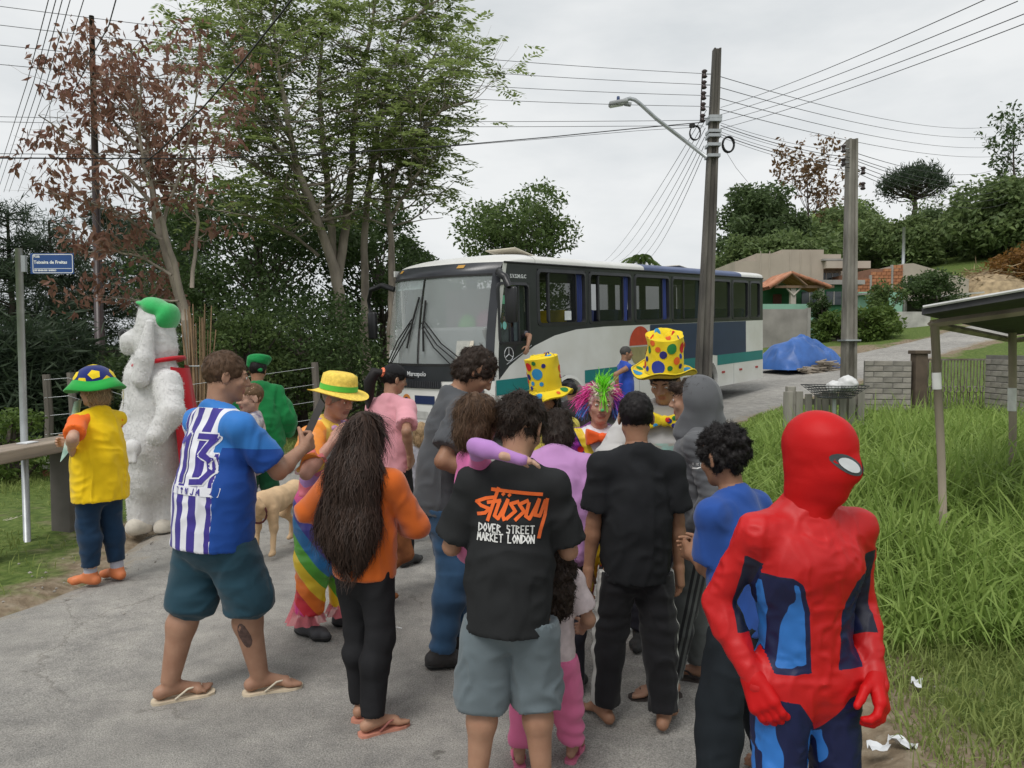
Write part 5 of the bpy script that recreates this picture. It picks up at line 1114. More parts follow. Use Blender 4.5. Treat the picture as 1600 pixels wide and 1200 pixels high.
def nets(D, lo, h):
    S = D < 0; C = np.zeros(np.array(S.shape) - 1, np.int8)
    for i in (0, 1):
        for j in (0, 1):
            for k in (0, 1): C += S[i:S.shape[0] - 1 + i, j:S.shape[1] - 1 + j, k:S.shape[2] - 1 + k]
    A = (C > 0) & (C < 8); ijk = np.argwhere(A); n = len(ijk)
    if n == 0: return np.zeros((0, 3)), np.zeros((0, 4), int)
    vid = np.full(A.shape, -1, np.int32); vid[A] = np.arange(n)
    co = np.array([(i, j, k) for i in (0, 1) for j in (0, 1) for k in (0, 1)]); vals = np.stack([D[ijk[:, 0] + c[0], ijk[:, 1] + c[1], ijk[:, 2] + c[2]] for c in co], 1)
    acc = np.zeros((n, 3)); cnt = np.zeros(n)
    for a in range(8):
        for b in range(a + 1, 8):
            if np.abs(co[a] - co[b]).sum() != 1: continue
            va, vb = vals[:, a], vals[:, b]; m = (va < 0) != (vb < 0); t = va[m] / (va[m] - vb[m])
            acc[m] += co[a] + t[:, None] * (co[b] - co[a]); cnt[m] += 1
    v = (ijk + acc / cnt[:, None]) * h + lo; F = []
    for ax in range(3):
        o1, o2 = (ax + 1) % 3, (ax + 2) % 3; sl0 = [slice(None)] * 3; sl1 = [slice(None)] * 3; sl0[ax] = slice(0, -1); sl1[ax] = slice(1, None)
        a, b = S[tuple(sl0)], S[tuple(sl1)]; e = np.argwhere(a != b); e = e[(e[:, o1] > 0) & (e[:, o2] > 0) & (e[:, o1] < A.shape[o1]) & (e[:, o2] < A.shape[o2])]
        if len(e) == 0: continue
        q = []
        for d1, d2 in ((-1, -1), (0, -1), (0, 0), (-1, 0)):
            c = e.copy(); c[:, o1] += d1; c[:, o2] += d2; q.append(vid[c[:, 0], c[:, 1], c[:, 2]])
        q = np.stack(q, 1); fl = ~a[e[:, 0], e[:, 1], e[:, 2]]; q[fl] = q[fl][:, ::-1]; F.append(q)
    F = np.concatenate(F); return v, F[(F >= 0).all(1)]
def vnormals(v, f):
    n = np.cross(v[f[:, 2]] - v[f[:, 0]], v[f[:, 3]] - v[f[:, 1]]); N = np.zeros_like(v)
    for i in range(4): np.add.at(N, f[:, i], n)
    return N / (np.linalg.norm(N, axis=1)[:, None] + 1e-12)
def relax(v, f, it=1, w_=.5):
    for _ in range(it):
        acc = np.zeros_like(v); c = np.zeros(len(v))
        for i in range(4):
            a, b = f[:, i], f[:, (i + 1) % 4]; np.add.at(acc, a, v[b]); np.add.at(acc, b, v[a]); np.add.at(c, a, 1); np.add.at(c, b, 1)
        v = v * (1 - w_) + w_ * acc / np.maximum(c, 1)[:, None]
    return v
def ik(a, c, l1, l2, pole):
    a = np.asarray(a, float); c = np.asarray(c, float); d = c - a; L = np.linalg.norm(d); u = d / (L + 1e-9)
    L = min(L, (l1 + l2) * .999); x = (l1 * l1 - l2 * l2 + L * L) / (2 * L); h_ = math.sqrt(max(0, l1 * l1 - x * x)); p = np.asarray(pole, float); p = p - u * (p @ u); p = unit(p)
    return a + u * x + p * h_, a + u * L
def frame_R(fwd, up):
    """columns: right, forward, up"""
    f_ = unit(fwd); r_ = unit(np.cross(f_, up)); u_ = np.cross(r_, f_); return np.stack([r_, f_, u_], 1)

SKIN = {}
def skinmat(key, col):
    n = 'skin_' + key
    if n in MATS: return MATS[n]
    m = mat(n, col, .55, .09, 14, .12, 160, bdist=.002, spec=.35, var_col=(col[0] * .86, col[1] * .80, col[2] * .78))
    b = m.node_tree.nodes['Principled BSDF']; b.inputs['Subsurface Weight'].default_value = .08; b.inputs['Subsurface Radius'].default_value = (.012, .005, .003); return m
LIPM = mat('lip', (.34, .14, .11), .5); EYEW = mat('eye_white', (.7, .68, .65), .2); EYED = mat('eye_dark', (.02, .013, .01), .15); NAIL = mat('nail', (.5, .33, .27), .4)
def fabric(name, col, rough=.85, var=.12, fold=.35, sheen=.15, fscale=9):
    """cloth: broad tonal variation, soft wrinkles and a fine weave"""
    if name in MATS: return MATS[name]
    m = mat(name, col, rough, var, 5, sheen=sheen if max(col) > .05 else 0, spec=.2); cloth_bump(m, fold, fscale); return m
def cloth_bump(m, fold, fscale=9):
    n, l = m.node_tree.nodes, m.node_tree.links; b = n['Principled BSDF']; tc = n.new('ShaderNodeTexCoord')
    def nz(sc, det, st, dist=0):
        mp = n.new('ShaderNodeMapping'); mp.inputs['Scale'].default_value = st; l.new(tc.outputs['Object'], mp.inputs[0]); q = n.new('ShaderNodeTexNoise'); q.inputs['Scale'].default_value = sc; q.inputs['Detail'].default_value = det
        q.inputs['Distortion'].default_value = dist; l.new(mp.outputs[0], q.inputs['Vector']); return q
    a, c = nz(fscale * .8, 2, (1, 1, .7), 1.2), nz(500, 2, (1, 1, 1)); a.noise_type = 'RIDGED_MULTIFRACTAL'; b1 = n.new('ShaderNodeBump'); b1.inputs['Strength'].default_value = fold; b1.inputs['Distance'].default_value = .008; l.new(a.outputs['Fac'], b1.inputs['Height'])
    b2 = n.new('ShaderNodeBump'); b2.inputs['Strength'].default_value = .25; b2.inputs['Distance'].default_value = .002; l.new(c.outputs['Fac'], b2.inputs['Height']); l.new(b1.outputs[0], b2.inputs['Normal']); l.new(b2.outputs[0], b.inputs['Normal'])
def maskmat(name, cols, rough=.8, fold=.35, spec=.2, sheen=.1, var=.12, fscale=9):
    """cloth in several dyes: colour 0 everywhere, colour i wherever the fabric's own pattern attribute m_i is positive"""
    if name in MATS: return MATS[name]
    m, n, l, b = newmat(name); b.inputs['Roughness'].default_value = rough; b.inputs['Specular IOR Level'].default_value = spec; b.inputs['Sheen Weight'].default_value = sheen
    tc = n.new('ShaderNodeTexCoord'); nz = n.new('ShaderNodeTexNoise'); nz.inputs['Scale'].default_value = 5; nz.inputs['Detail'].default_value = 4; l.new(tc.outputs['Object'], nz.inputs['Vector'])
    rp = ramp(n, [(.3, (1 - var,) * 3), (.7, (1 + var,) * 3)]); l.new(nz.outputs['Fac'], rp.inputs[0]); cur = None
    for i, c in enumerate(cols):
        if i == 0: rgb = n.new('ShaderNodeRGB'); rgb.outputs[0].default_value = (*c, 1); cur = rgb.outputs[0]; continue
        a = n.new('ShaderNodeAttribute'); a.attribute_name = 'm%d' % i; g = n.new('ShaderNodeMath'); g.operation = 'GREATER_THAN'; g.inputs[1].default_value = 0; l.new(a.outputs['Fac'], g.inputs[0])
        mx = n.new('ShaderNodeMix'); mx.data_type = 'RGBA'; l.new(g.outputs[0], mx.inputs[0]); l.new(cur, mx.inputs[6]); mx.inputs[7].default_value = (*c, 1); cur = mx.outputs[2]
    mu = n.new('ShaderNodeMix'); mu.data_type = 'RGBA'; mu.blend_type = 'MULTIPLY'; mu.inputs[0].default_value = 1; l.new(cur, mu.inputs[6]); l.new(rp.outputs[0], mu.inputs[7]); l.new(mu.outputs[2], b.inputs['Base Color'])
    cloth_bump(m, fold, fscale); MATS[name] = m; return m
def rampmat(name, stops, rough=.5, fold=.3, sheen=0):
    """satin printed in repeating bands along the fabric's own coordinate m1"""
    m, n, l, b = newmat(name); b.inputs['Roughness'].default_value = rough; b.inputs['Sheen Weight'].default_value = sheen
    a = n.new('ShaderNodeAttribute'); a.attribute_name = 'm1'; fr = n.new('ShaderNodeMath'); fr.operation = 'FRACT'; l.new(a.outputs['Fac'], fr.inputs[0]); rp = ramp(n, stops); rp.color_ramp.interpolation = 'CONSTANT'; l.new(fr.outputs[0], rp.inputs[0]); l.new(rp.outputs[0], b.inputs['Base Color'])
    cloth_bump(m, fold); MATS[name] = m; return m
HAIRM = {}
def hairmat(name, col, rough=.42):
    if name in MATS: return MATS[name]
    m, n, l, b = newmat(name); g = n.new('ShaderNodeNewGeometry'); rp = ramp(n, [(0, tuple(c * .55 for c in col)), (1, tuple(min(1, c * 1.6) for c in col))]); l.new(g.outputs['Random Per Island'], rp.inputs[0]); l.new(rp.outputs[0], b.inputs['Base Color'])
    b.inputs['Roughness'].default_value = max(rough, .55); b.inputs['Specular IOR Level'].default_value = .22; MATS[name] = m; return m

class Fig:
    """posed person in local metres: +y is where the chest faces, +x the person's own right, z up, feet near the origin"""
    def __init__(s, label, px, Y, H, yaw, skin, py=None, head=.135, wide=1.0, fat=1.0, lean=0, side=0, twist=0, feet=((-.10, 0, 8), (.10, 0, -8)), hands=(None, None), elbows=((-.5, -1, -.1), (.5, -1, -.1)), hd=(0, 0, 0), leg=.51, hip=(0, 0), curl=(.35, .35), res=1.0, shoulder=1.0, lift=0, cat='person', knee=(0, 1, 0), handdir=(None, None), palm=(None, None), bare=False, armlen=1.0, at_xyz=None):
        X0 = (px - 800) / 1200 * Y
        loc = (X0, Y, surf(X0, Y) + .012 + lift) if at_xyz is None else at_xyz
        s.e = empty('person', loc, math.radians(yaw), label, cat); s.H = H; s.res = res; s.skin = skin; s.wide = wide; s.fat = fat; s.yaw = math.radians(yaw)
        s.hh = head * H; hip0 = leg * H; l1, l2 = (hip0 - .285 * H) * 1.0, .243 * H; ank = .042 * H; s.ank = ank; fz = [f[3] if len(f) > 3 else 0 for f in feet]
        hx, hy = hip; hz = hip0
        for f, z0, sg in zip(feet, fz, (-1, 1)):
            dx = f[0] - hx - sg * .046 * H * wide; dy = f[1] - .0 - hy; hz = min(hz, ank + z0 + math.sqrt(max(.01, (l1 + l2) ** 2 * .996 - dx * dx - dy * dy)))
        s.hipc = V(hx, hy, hz); R = rotx(math.radians(-lean)) @ roty(math.radians(side)); s.R = R; s.Rs = R @ rotz(math.radians(twist))
        T = (1 - head) * H - .03 * H - hip0; s.T = T; up = R[:, 2]; s.up = up
        s.waist = s.hipc + up * T * .28; s.chest = s.hipc + up * T * .64; s.neck = s.hipc + up * T
        shw = .099 * H * shoulder; s.sh = [s.hipc + up * T * .875 + s.Rs[:, 0] * sg * shw for sg in (-1, 1)]
        s.hj = [s.hipc + R[:, 0] * sg * .046 * H * wide for sg in (-1, 1)]
        s.kn, s.an, s.fyaw = [], [], []
        for i, f in enumerate(feet):
            a = V(f[0], f[1], ank + fz[i]); fy = math.radians(f[2] if len(f) > 2 else 0); pole = V(math.sin(-fy), math.cos(fy), 0) if knee == (0, 1, 0) else V(*knee); k, e_ = ik(s.hj[i], a, l1, l2, pole); s.kn.append(k); s.an.append(e_); s.fyaw.append(fy)
        a1, a2 = .172 * H * armlen, .150 * H * armlen; s.el, s.wr, s.hdir, s.pn = [], [], [], []
        for i, sg in enumerate((-1, 1)):
            t = hands[i]; t = s.sh[i] + V(sg * .045 * H, .03 * H, -.31 * H) if t is None else V(*t)
            k, e_ = ik(s.sh[i], t, a1, a2, V(*elbows[i])); s.el.append(k); s.wr.append(e_); hd_ = unit(e_ - k) if handdir[i] is None else unit(V(*handdir[i])); s.hdir.append(hd_)
            pn = V(-sg, 0, 0) if palm[i] is None else V(*palm[i]); pn = unit(pn - hd_ * (pn @ hd_)); s.pn.append(pn)
        s.curl = curl; y_, p_, r_ = [math.radians(q) for q in hd]; s.Hd = s.R @ rotz(-y_) @ rotx(-p_) @ roty(r_); s.ho = s.neck + s.up * .03 * H + s.R[:, 1] * .012 * H
        s.headc = s.ho + s.Hd @ V(0, .0, .55 * s.hh)
    def hp(s, x, y, z): return s.ho + s.Hd @ (V(x, y, z) * s.hh)
    def torso(s, F, add=0.0, hem=None, dp=.70, k=.03, straight=0.0, top=.9):
        """flattened trunk cones; hem = distance below the hip joint (metres) to which cloth hangs straight down"""
        H, f = s.H, s.fat; M = np.diag([1, 1 / dp, 1]) @ s.R.T; o = s.hipc; T = s.T
        wd = lambda r_: r_ * H * s.wide + add
        q = lambda z: V(0, 0, z)
        F.cone(q(.02 * T), q(.30 * T), wd(.081 * f), wd(.070 * f + straight), k, M, o, sc=dp); F.cone(q(.30 * T), q(.64 * T), wd(.070 * f + straight), wd(.080), k, M, o, sc=dp); F.cone(q(.64 * T), q(.80 * T), wd(.080), wd(.062), k, M, o, sc=dp)
        if hem is not None: F.cone(q(-hem - .3), q(.3 * T), wd(.084 * f + straight), wd(.074 * f + straight), k, M, o, sc=dp, cut=((s.hipc - s.up * hem, -s.up),))
        for sg, j in ((-1, 0), (1, 1)): F.cone(s.hipc + s.up * T * .80, s.sh[j], .044 * H + add * .8, .0285 * H + add * .75, .03); F.cone(s.neck + s.R[:, 1] * -.012 * H, s.sh[j] - s.up * .002 * H, .028 * H + add * .4, .0225 * H + add * .6, .035)
    def arm(s, F, i, add=0.0, frac=1.0, k=.025, flare=0.0):
        H = s.H; S, E, W = s.sh[i], s.el[i], s.wr[i]; b = .5 + .5 * s.wide
        la, lb = np.linalg.norm(E - S), np.linalg.norm(W - E); cut = frac * (la + lb); ra, re, rw = (.0275 * b * H + add, .0205 * b * H + add + flare * .6, .0150 * b * H + add + flare)
        if cut <= la:
            d = unit(E - S); F.cone(S, E, ra, re + flare, k, cut=((S + d * cut, d),))
        else:
            F.cone(S, E, ra, re, k); d = unit(W - E); c = E + d * (cut - la); m = E + (W - E) * .28; F.cone(E, m, re, 0.0225 * b * H + add + flare, k); F.cone(m, W + d * .02, 0.0225 * b * H + add + flare, rw, k, cut=((c, d),) if frac < 1 else ())
    def legp(s, F, i, add=0.0, frac=1.0, k=.03, hem=0.0):
        H = s.H; J, K, A = s.hj[i], s.kn[i], s.an[i]; b = .45 + .55 * s.fat * s.wide; la, lb = np.linalg.norm(K - J), np.linalg.norm(A - K); cut = frac * (la + lb); rt, rk, rc, ra = .052 * b * H + add * .6, .034 * b * H + add, .0345 * b * H + add, .0215 * b * H + add
        if cut <= la:
            d = unit(K - J); F.cone(J, K, rt, rk + hem, k, cut=((J + d * cut, d),))
        else:
            d = unit(A - K); m = K + (A - K) * .3 - V(math.sin(-s.fyaw[i]), math.cos(s.fyaw[i]), 0) * .012 * H * (1 if add < .015 else .3); c = K + d * (cut - la)
            if add > .018: rk, rc, ra = max(rk, rt * .76 + hem * .35), rt * .68 + hem * .5, max(ra, rt * .52 + hem)
            F.cone(J, K, rt, rk, k); cu = ((c, d),) if frac < 1.02 else (); F.cone(K, m, rk, rc, k, cut=cu); F.cone(m, A + d * (.02 if frac < 1 else 0), rc, ra, k, cut=cu)
    def foot(s, F, i, add=0.0, toes=True, k=.012):
        H = s.H; a = s.an[i]; R = rotz(s.fyaw[i]); g = a - V(0, 0, s.ank); q = lambda x, y, z: g + R @ (V(x, y, z) * H); sg = -1 if i == 0 else 1
        F.cone(q(0, -.026, .020), q(0, .012, .026), .0195 * H + add, .019 * H + add, k); F.cone(q(0, .0, .034), q(0, .07, .016), .022 * H + add, .0145 * H + add, k); F.cone(q(-.012, .075, .0135), q(.012, .075, .0135), .0125 * H + add, .0125 * H + add, k)
        if toes:
            for j in range(5):
                x = (-.020 + j * .0102) * -sg; L = (.112, .110, .105, .099, .092)[j] if True else 0; r_ = (.0085, .0065, .0062, .0058, .0054)[j]
                F.cone(q(x, .08, .010), q(x * 1.06, L, .0075), r_ * H, r_ * .9 * H, .004)
        else: F.cone(q(-.008, .08, .012), q(-.004 * sg, .106, .011), .013 * H + add, .0105 * H + add, k)
    def hand(s, i):
        """palm, four bent fingers of unequal length and a thumb leaving the side of the palm"""
        F = Field(); H = s.H; W, d, n = s.wr[i], s.hdir[i], s.pn[i]; sg = -1 if i == 0 else 1
        t = np.cross(n, d) * -sg; t = unit(t)          # towards the thumb
        u = .105 * H / 1.0; r_ = .0062 * H; c = s.curl[i]; P = lambda a, b, z=0: W + d * (a * u) + t * (b * u) + n * (z * u)
        F.cone(s.wr[i] - d * .05 * H, P(.06, 0), .0165 * H, .0165 * H, .012)
        for b in (-.15, -.02, .12): F.cone(P(.02, b * .6), P(.46, b * 1.25), .0125 * H, .0112 * H, .012)
        for b, L in ((.17, .43), (.055, .48), (-.06, .45), (-.17, .36)):
            p = P(.50, b); a = c * .8; D = d
            for seg, (f_, rr) in enumerate(((.44, 1.12), (.32, 1.0), (.24, .88))):
                D = unit(d * math.cos(a) + n * math.sin(a) + t * b * .25 * (1 - c)); e_ = p + D * (L * u * f_); F.cone(p, e_, r_ * rr, r_ * rr * .9, .004); p = e_; a += c * 1.15
        p = P(.10, .13, .06); D = unit(d * .62 + t * .62 + n * .42); e_ = p + D * .26 * u; F.cone(p, e_, r_ * 1.55, r_ * 1.25, .012); D2 = unit(d * .92 + t * .22 + n * (.25 + .5 * c)); e2 = e_ + D2 * .20 * u; F.cone(e_, e2, r_ * 1.2, r_ * 1.05, .004); F.cone(e2, e2 + unit(D2 + n * .2 * c) * .14 * u, r_ * 1.02, r_ * .85, .004)
        return F
    def head(s, male=True, smile=0.0):
        F = Field(); h = s.hh; R = s.Hd; c = lambda x, y, z: s.hp(x, y, z)
        F.ell(c(0, -.075, .62), V(.335, .425, .385) * h, .02, R); F.ell(c(0, .12, .36), V(.262, .285, .345) * h, .04 * h, R); F.cone(c(0, .12, .20), c(0, .285, .085), .145 * h, (.10 if male else .085) * h, .08 * h)
        for sg in (-1, 1):
            F.cone(c(sg * .22, -.02, .27), c(sg * .08, .25, .11), .075 * h, .075 * h, .07 * h); F.ell(c(sg * .165, .27, .385), V(.105, .09, .095) * h, .06 * h, R)
        F.cone(c(-.15, .335, .595), c(.15, .335, .595), .055 * h, .055 * h, .07 * h)
        for sg in (-1, 1): F.ell(c(sg * .145, .43, .515), V(.085, .075, .055) * h, .05 * h, R, 's')
        F.cone(c(0, .385, .55), c(0, .475, .385), .034 * h, .05 * h, .035 * h)
        for sg in (-1, 1): F.ell(c(sg * .055, .425, .365), V(.04, .05, .035) * h, .02 * h, R)
        F.cone(c(-.075, .375, .255), c(.075, .375, .255), .032 * h, .032 * h, .02 * h); F.cone(c(-.06, .37, .205), c(.06, .37, .205), .034 * h, .034 * h, .02 * h); F.cone(c(-.11, .40, .232 + smile), c(.11, .40, .232 + smile), .010 * h, .010 * h, .012 * h, op='s')
        for sg in (-1, 1):
            F.ell(c(sg * .345, -.03, .46), V(.035, .095, .145) * h, .02 * h, R @ rotz(sg * .35)); F.ell(c(sg * .375, -.005, .47), V(.02, .055, .09) * h, .015 * h, R @ rotz(sg * .35), 's')
            F.ell(c(sg * .14, .325, .515), V(.075, .07, .058) * h, .012 * h, R)
        F.cone(s.neck - s.up * .03 * s.H - s.R[:, 1] * .004 * s.H, s.hp(0, -.10, .22), .034 * s.H * (.6 + .4 * s.wide), .0315 * s.H * (.6 + .4 * s.wide), .03)
        return F
    def body(s, bare_feet=True, male=True, smile=0.0, hands=True, brow=(.03, .02, .015), headres=None, face=True, torso=True, feet=True, headon=True):
        """one continuous mesh: trunk, limbs, head and hands; material slots for skin, lips, eyes, brows"""
        r = s.res; F = Field()
        if torso: s.torso(F, -.006)
        for i in (0, 1):
            s.arm(F, i, -.0)
            s.legp(F, i, -.0)
            if feet: s.foot(F, i, 0, bare_feet)
        F.cone(s.neck - s.up * .05 * s.H, s.hp(0, -.08, .12), .034 * s.H, .030 * s.H, .03)
        v, f = F.mesh(.0105 * r); vs, fs, mi = [v], [f], [np.zeros(len(f), int)]; n = len(v)
        def app(v_, f_, m_):
            nonlocal n
            if len(v_) == 0: return
            vs.append(v_); fs.append(f_ + n); mi.append(np.full(len(f_), m_) if np.isscalar(m_) else m_); n += len(v_)
        if headon:
            v, f = s.head(male, smile).mesh((headres or .0055) * r); v = relax(v, f, 1, .4); q = (v - s.ho) @ s.Hd / s.hh; c = q[f].mean(1)
            lip = (np.abs(c[:, 0]) < .125 - .6 * np.abs(c[:, 2] - .232)) & (np.abs(c[:, 2] - .232) < .052) & (c[:, 1] > .33); app(v, f, np.where(lip & face, 1, 0))
        if face and headon:
            for sg in (-1, 1):
                for cc, rr, m_ in ((s.hp(sg * .142, .352, .515), .052, 2), (s.hp(sg * .142, .378, .515), .033, 3)):
                    E = Field().ell(cc, V(rr, rr, rr * .72) * s.hh, 0, s.Hd); app(*E.mesh(.004 * r), m_)
                B = Field(); B.cone(s.hp(sg * .065, .395, .595), s.hp(sg * .15, .385, .625), .016 * s.hh, .017 * s.hh, .004); B.cone(s.hp(sg * .15, .385, .625), s.hp(sg * .235, .325, .60), .016 * s.hh, .010 * s.hh, .004); app(*B.mesh(.0038 * r), 4)
        if hands:
            for i in (0, 1): app(*s.hand(i).mesh(.0042 * r), 0)
        o_ = mk('body', np.concatenate(vs), np.concatenate(fs), [s.skin, LIPM, EYEW, EYED, hairmat('brow_%.2f' % brow[0], brow)], s.e, True, np.concatenate(mi)); o_bvh[o_.name] = (np.concatenate(vs), np.concatenate(fs)); return o_
    def cloth(s, name, F, m, h=.009, fold=.006, seed=0, fscale=7.0, mask=None, rel=0, label=None, hem_z=None, band=0.0, bandf=30):
        v, f = F.mesh(h * s.res)
        if len(v) == 0: return None
        v = relax(v, f, rel, .45); N = vnormals(v, f)
        if fold or band: N = N * np.clip(1.25 - 1.25 * np.abs(N[:, 2:]) ** 3, 0, 1)
        if fold:
            n1 = vnoise(v * V(fscale, fscale, fscale * .55) + seed); n2 = vnoise(v * V(fscale * 1.9, fscale * 1.9, fscale * 2.6) + seed + 9 + n1[:, None] * .8); v = v + N * (fold * (.45 + n1 * .7 + (1 - 2 * np.abs(n2)) * .55 + .75 * (np.clip(1 - 3.2 * np.abs(vnoise(v * V(fscale * 1.5, fscale * 1.5, fscale * .8) + seed + 31 + n1[:, None] * .9)), 0, 1) - .25)))[:, None]
        if band:
            nb_ = vnoise(v * 6 + seed); v = v + N * (band * np.sin(v[:, 2] * bandf * 6.283 + 4 * nb_) * (0.5 + .5 * nb_))[:, None]
        at_ = None if mask is None else {('m%d' % (i + 1)): q for i, q in enumerate(mask(v))}
        o = mk(name, v, f, m, s.e, True, attrs=at_); o.data.set_sharp_from_angle(angle=math.radians(48))
        if label: o['label'] = label
        o_bvh[o.name] = (v, f); return o
    # ---- garments
    def shirt(s, m, loose=.014, hem=.03, sleeve=.36, flare=.012, name='shirt', straight=0.0, collar=None, fold=.006, seed=1, mask=None, h=.009, vneck=0, dp=.74, arms=True, necktop=.012, label=None, band=0):
        F = Field(); s.hem = max(getattr(s, 'hem', -9), hem); s.torso(F, loose, hem, dp, straight=straight)
        if arms:
            for i in (0, 1): s.arm(F, i, loose * .85, sleeve, flare=flare)
        nr = .047 * s.H * (.6 + .4 * s.wide); c0 = s.neck + s.up * (necktop + nr * .82) + s.R[:, 1] * .016 * s.H; F.cone(c0, c0 + s.up * .3 + s.R[:, 1] * .05, nr, nr * 1.3, .006, op='s')
        o = s.cloth(name, F, m, h, fold, seed, mask=mask, label=label, band=band)
        if collar is not None:
            c = s.neck + s.up * (necktop - .006); a = np.linspace(0, 6.283, 25); rr = .038 * s.H * (.6 + .4 * s.wide)
            MB().tube([c + s.R @ V(rr * 1.12 * math.cos(q), rr * math.sin(q) + .0, -.35 * rr * math.sin(q)) for q in a], .0075, 6, cap=False).build('collar', collar, s.e, True)
        return o
    def trousers(s, m, loose=.012, frac=.97, hem=0.0, name='trousers', top=.10, fold=.006, seed=3, mask=None, h=.009, band=0, bandf=14, k=.03, label=None):
        F = Field(); H = s.H; M = np.diag([1, 1 / .78, 1]) @ s.R.T; T = s.T; lo_ = min(loose, .012)
        F.cone(V(0, 0, -.02 * H), V(0, 0, top * H + .1), .079 * H * s.wide * s.fat + lo_, .072 * H * s.wide * s.fat + lo_, .04, M, s.hipc, sc=.78, cut=((s.hipc + s.up * top * H, s.up),))
        for i in (0, 1): s.legp(F, i, loose, frac, k, hem)
        if hasattr(s, 'hem'): F.plane(s.hipc + s.up * (.04 - s.hem), s.up)
        return s.cloth(name, F, m, h, fold, seed, mask=mask, band=band, bandf=bandf, label=label)
    def shoes(s, m, sole=None, add=.008, name='shoe'):
        for i in (0, 1):
            F = Field(); s.foot(F, i, add, False, .02); g = s.an[i] - V(0, 0, s.ank); F.cone(g + V(0, 0, .03 * s.H), s.an[i] + V(0, 0, .012 * s.H), .024 * s.H + add, .0255 * s.H + add, .02); F.plane(g + V(0, 0, -.006), V(0, 0, -1)); F.plane(s.an[i] + V(0, 0, .018 * s.H), V(0, 0, 1)); o = s.cloth(name, F, m, .007, .0015, i)
            if sole is not None:
                F = Field(); s.foot(F, i, add + .006, False, .02); F.plane(g + V(0, 0, .016), V(0, 0, 1)); F.plane(g + V(0, 0, -.012), V(0, 0, -1)); v, f = F.mesh(.006 * s.res); mk('sole', v, f, sole, o, True)
    def flipflops(s, m, strap):
        for i in (0, 1):
            H = s.H; g = s.an[i] - V(0, 0, s.ank); R = rotz(s.fyaw[i]); prof = [(0, -.05), (.018, -.046), (.024, -.03), (.022, 0), (.024, .04), (.030, .075), (.028, .1), (.018, .118), (0, .122)]
            out = [(x, y) for x, y in prof] + [(-x, y) for x, y in reversed(prof[1:-1])]; mb = MB(); mb.prism(np.array(out[::-1]) * H, g + V(0, 0, -.018), R[:, 0], R[:, 1], V(0, 0, 1), .017); o = mb.build('flip_flop', m, s.e)
            q = lambda x, y, z: g + R @ (V(x, y, z) * H); sg = -1 if i == 0 else 1
            for sx in (-1, 1): MB().tube([q(sx * .024, .012, .002), q(sx * .021, .045, .024), q(0.002 * sx, .084, .022), q(0, .09, .004)], [.005, .0045, .004, .004], 6).build('strap', strap, o, True)
    # ---- hair
    def haircap(s, m, n=2200, L=.03, thick=.03, front=.60, nape=.18, seed=1, noise=.010, curl=0.0, sides=.30, name='hair', wdt=.0022, flow=None, h=.006, blob=None, side_drop=None):
        """skull-cap of hair with its own surface strands; front = hairline height, nape = lowest point behind"""
        F = Field(); h_ = s.hh; R = s.Hd; t = thick
        F.ell(s.hp(0, -.085, .625), V(.335 + t, .425 + t, .385 + t * 1.15) * h_, .0, R)
        if side_drop is not None: F.ell(s.hp(0, -.16, side_drop[0]), V(.335 + t, .34 + t, side_drop[1]) * h_, .05 * h_, R)
        if blob is not None: blob(s, F)
        # open the face and the ears
        F.ell(s.hp(0, .40, front - .42), V(.31, .36, .44) * h_, .03 * h_, R, 's'); F.ell(s.hp(0, .22, .22), V(.6, .235, .30) * h_, .03 * h_, R, 's')
        F.plane(s.hp(0, -.2, nape), s.Hd @ V(0, .35, -1))
        v, f = F.mesh(h * s.res); N = vnormals(v, f); v = v + N * (noise * vnoise(v * 38 + seed) + noise * .8 * vnoise(v * 85 + seed))[:, None]
        sv, sf = s.strands(v, f, n, L, wdt, seed, curl, flow); nv = len(v); return mk(name, np.concatenate([v, sv]), np.concatenate([f, sf + nv]), m, s.e, True)
    def strands(s, v, f, n, L, w_, seed, curl=0.0, flow=None, lift=.25):
        r = np.random.default_rng(seed); N = vnormals(v, f); k = r.integers(0, len(f), n); p = v[f[k]].mean(1) + r.normal(0, .002, (n, 3)); nn = N[f[k, 0]]
        crown = s.hp(0, -.22, .98); d = p - crown if flow is None else flow(p); d = d + r.normal(0, .25, (n, 3)) * np.linalg.norm(d, axis=1)[:, None]; d -= nn * (d * nn).sum(1)[:, None]; d /= np.linalg.norm(d, axis=1)[:, None] + 1e-9
        sd = np.cross(d, nn); ll = L * r.uniform(.5, 1.3, n)[:, None]; pts = []; ph = r.random((n, 1)) * 6.28
        for t in (0, .35, .7, 1.0):
            c = p + d * ll * t + nn * ll * (lift * t - .35 * t * t) + (sd * np.sin(ph + t * 7) + nn * np.cos(ph + t * 7)) * curl * t; ww = w_ * (1 - t * .75) / 2; pts += [c - sd * ww, c + sd * ww]
        V_ = np.stack(pts, 1).reshape(-1, 3); b = np.arange(n)[:, None] * 8; return V_, np.concatenate([b + np.array(q)[None] for q in ((0, 1, 3, 2), (2, 3, 5, 4), (4, 5, 7, 6))])
o_bvh = {}
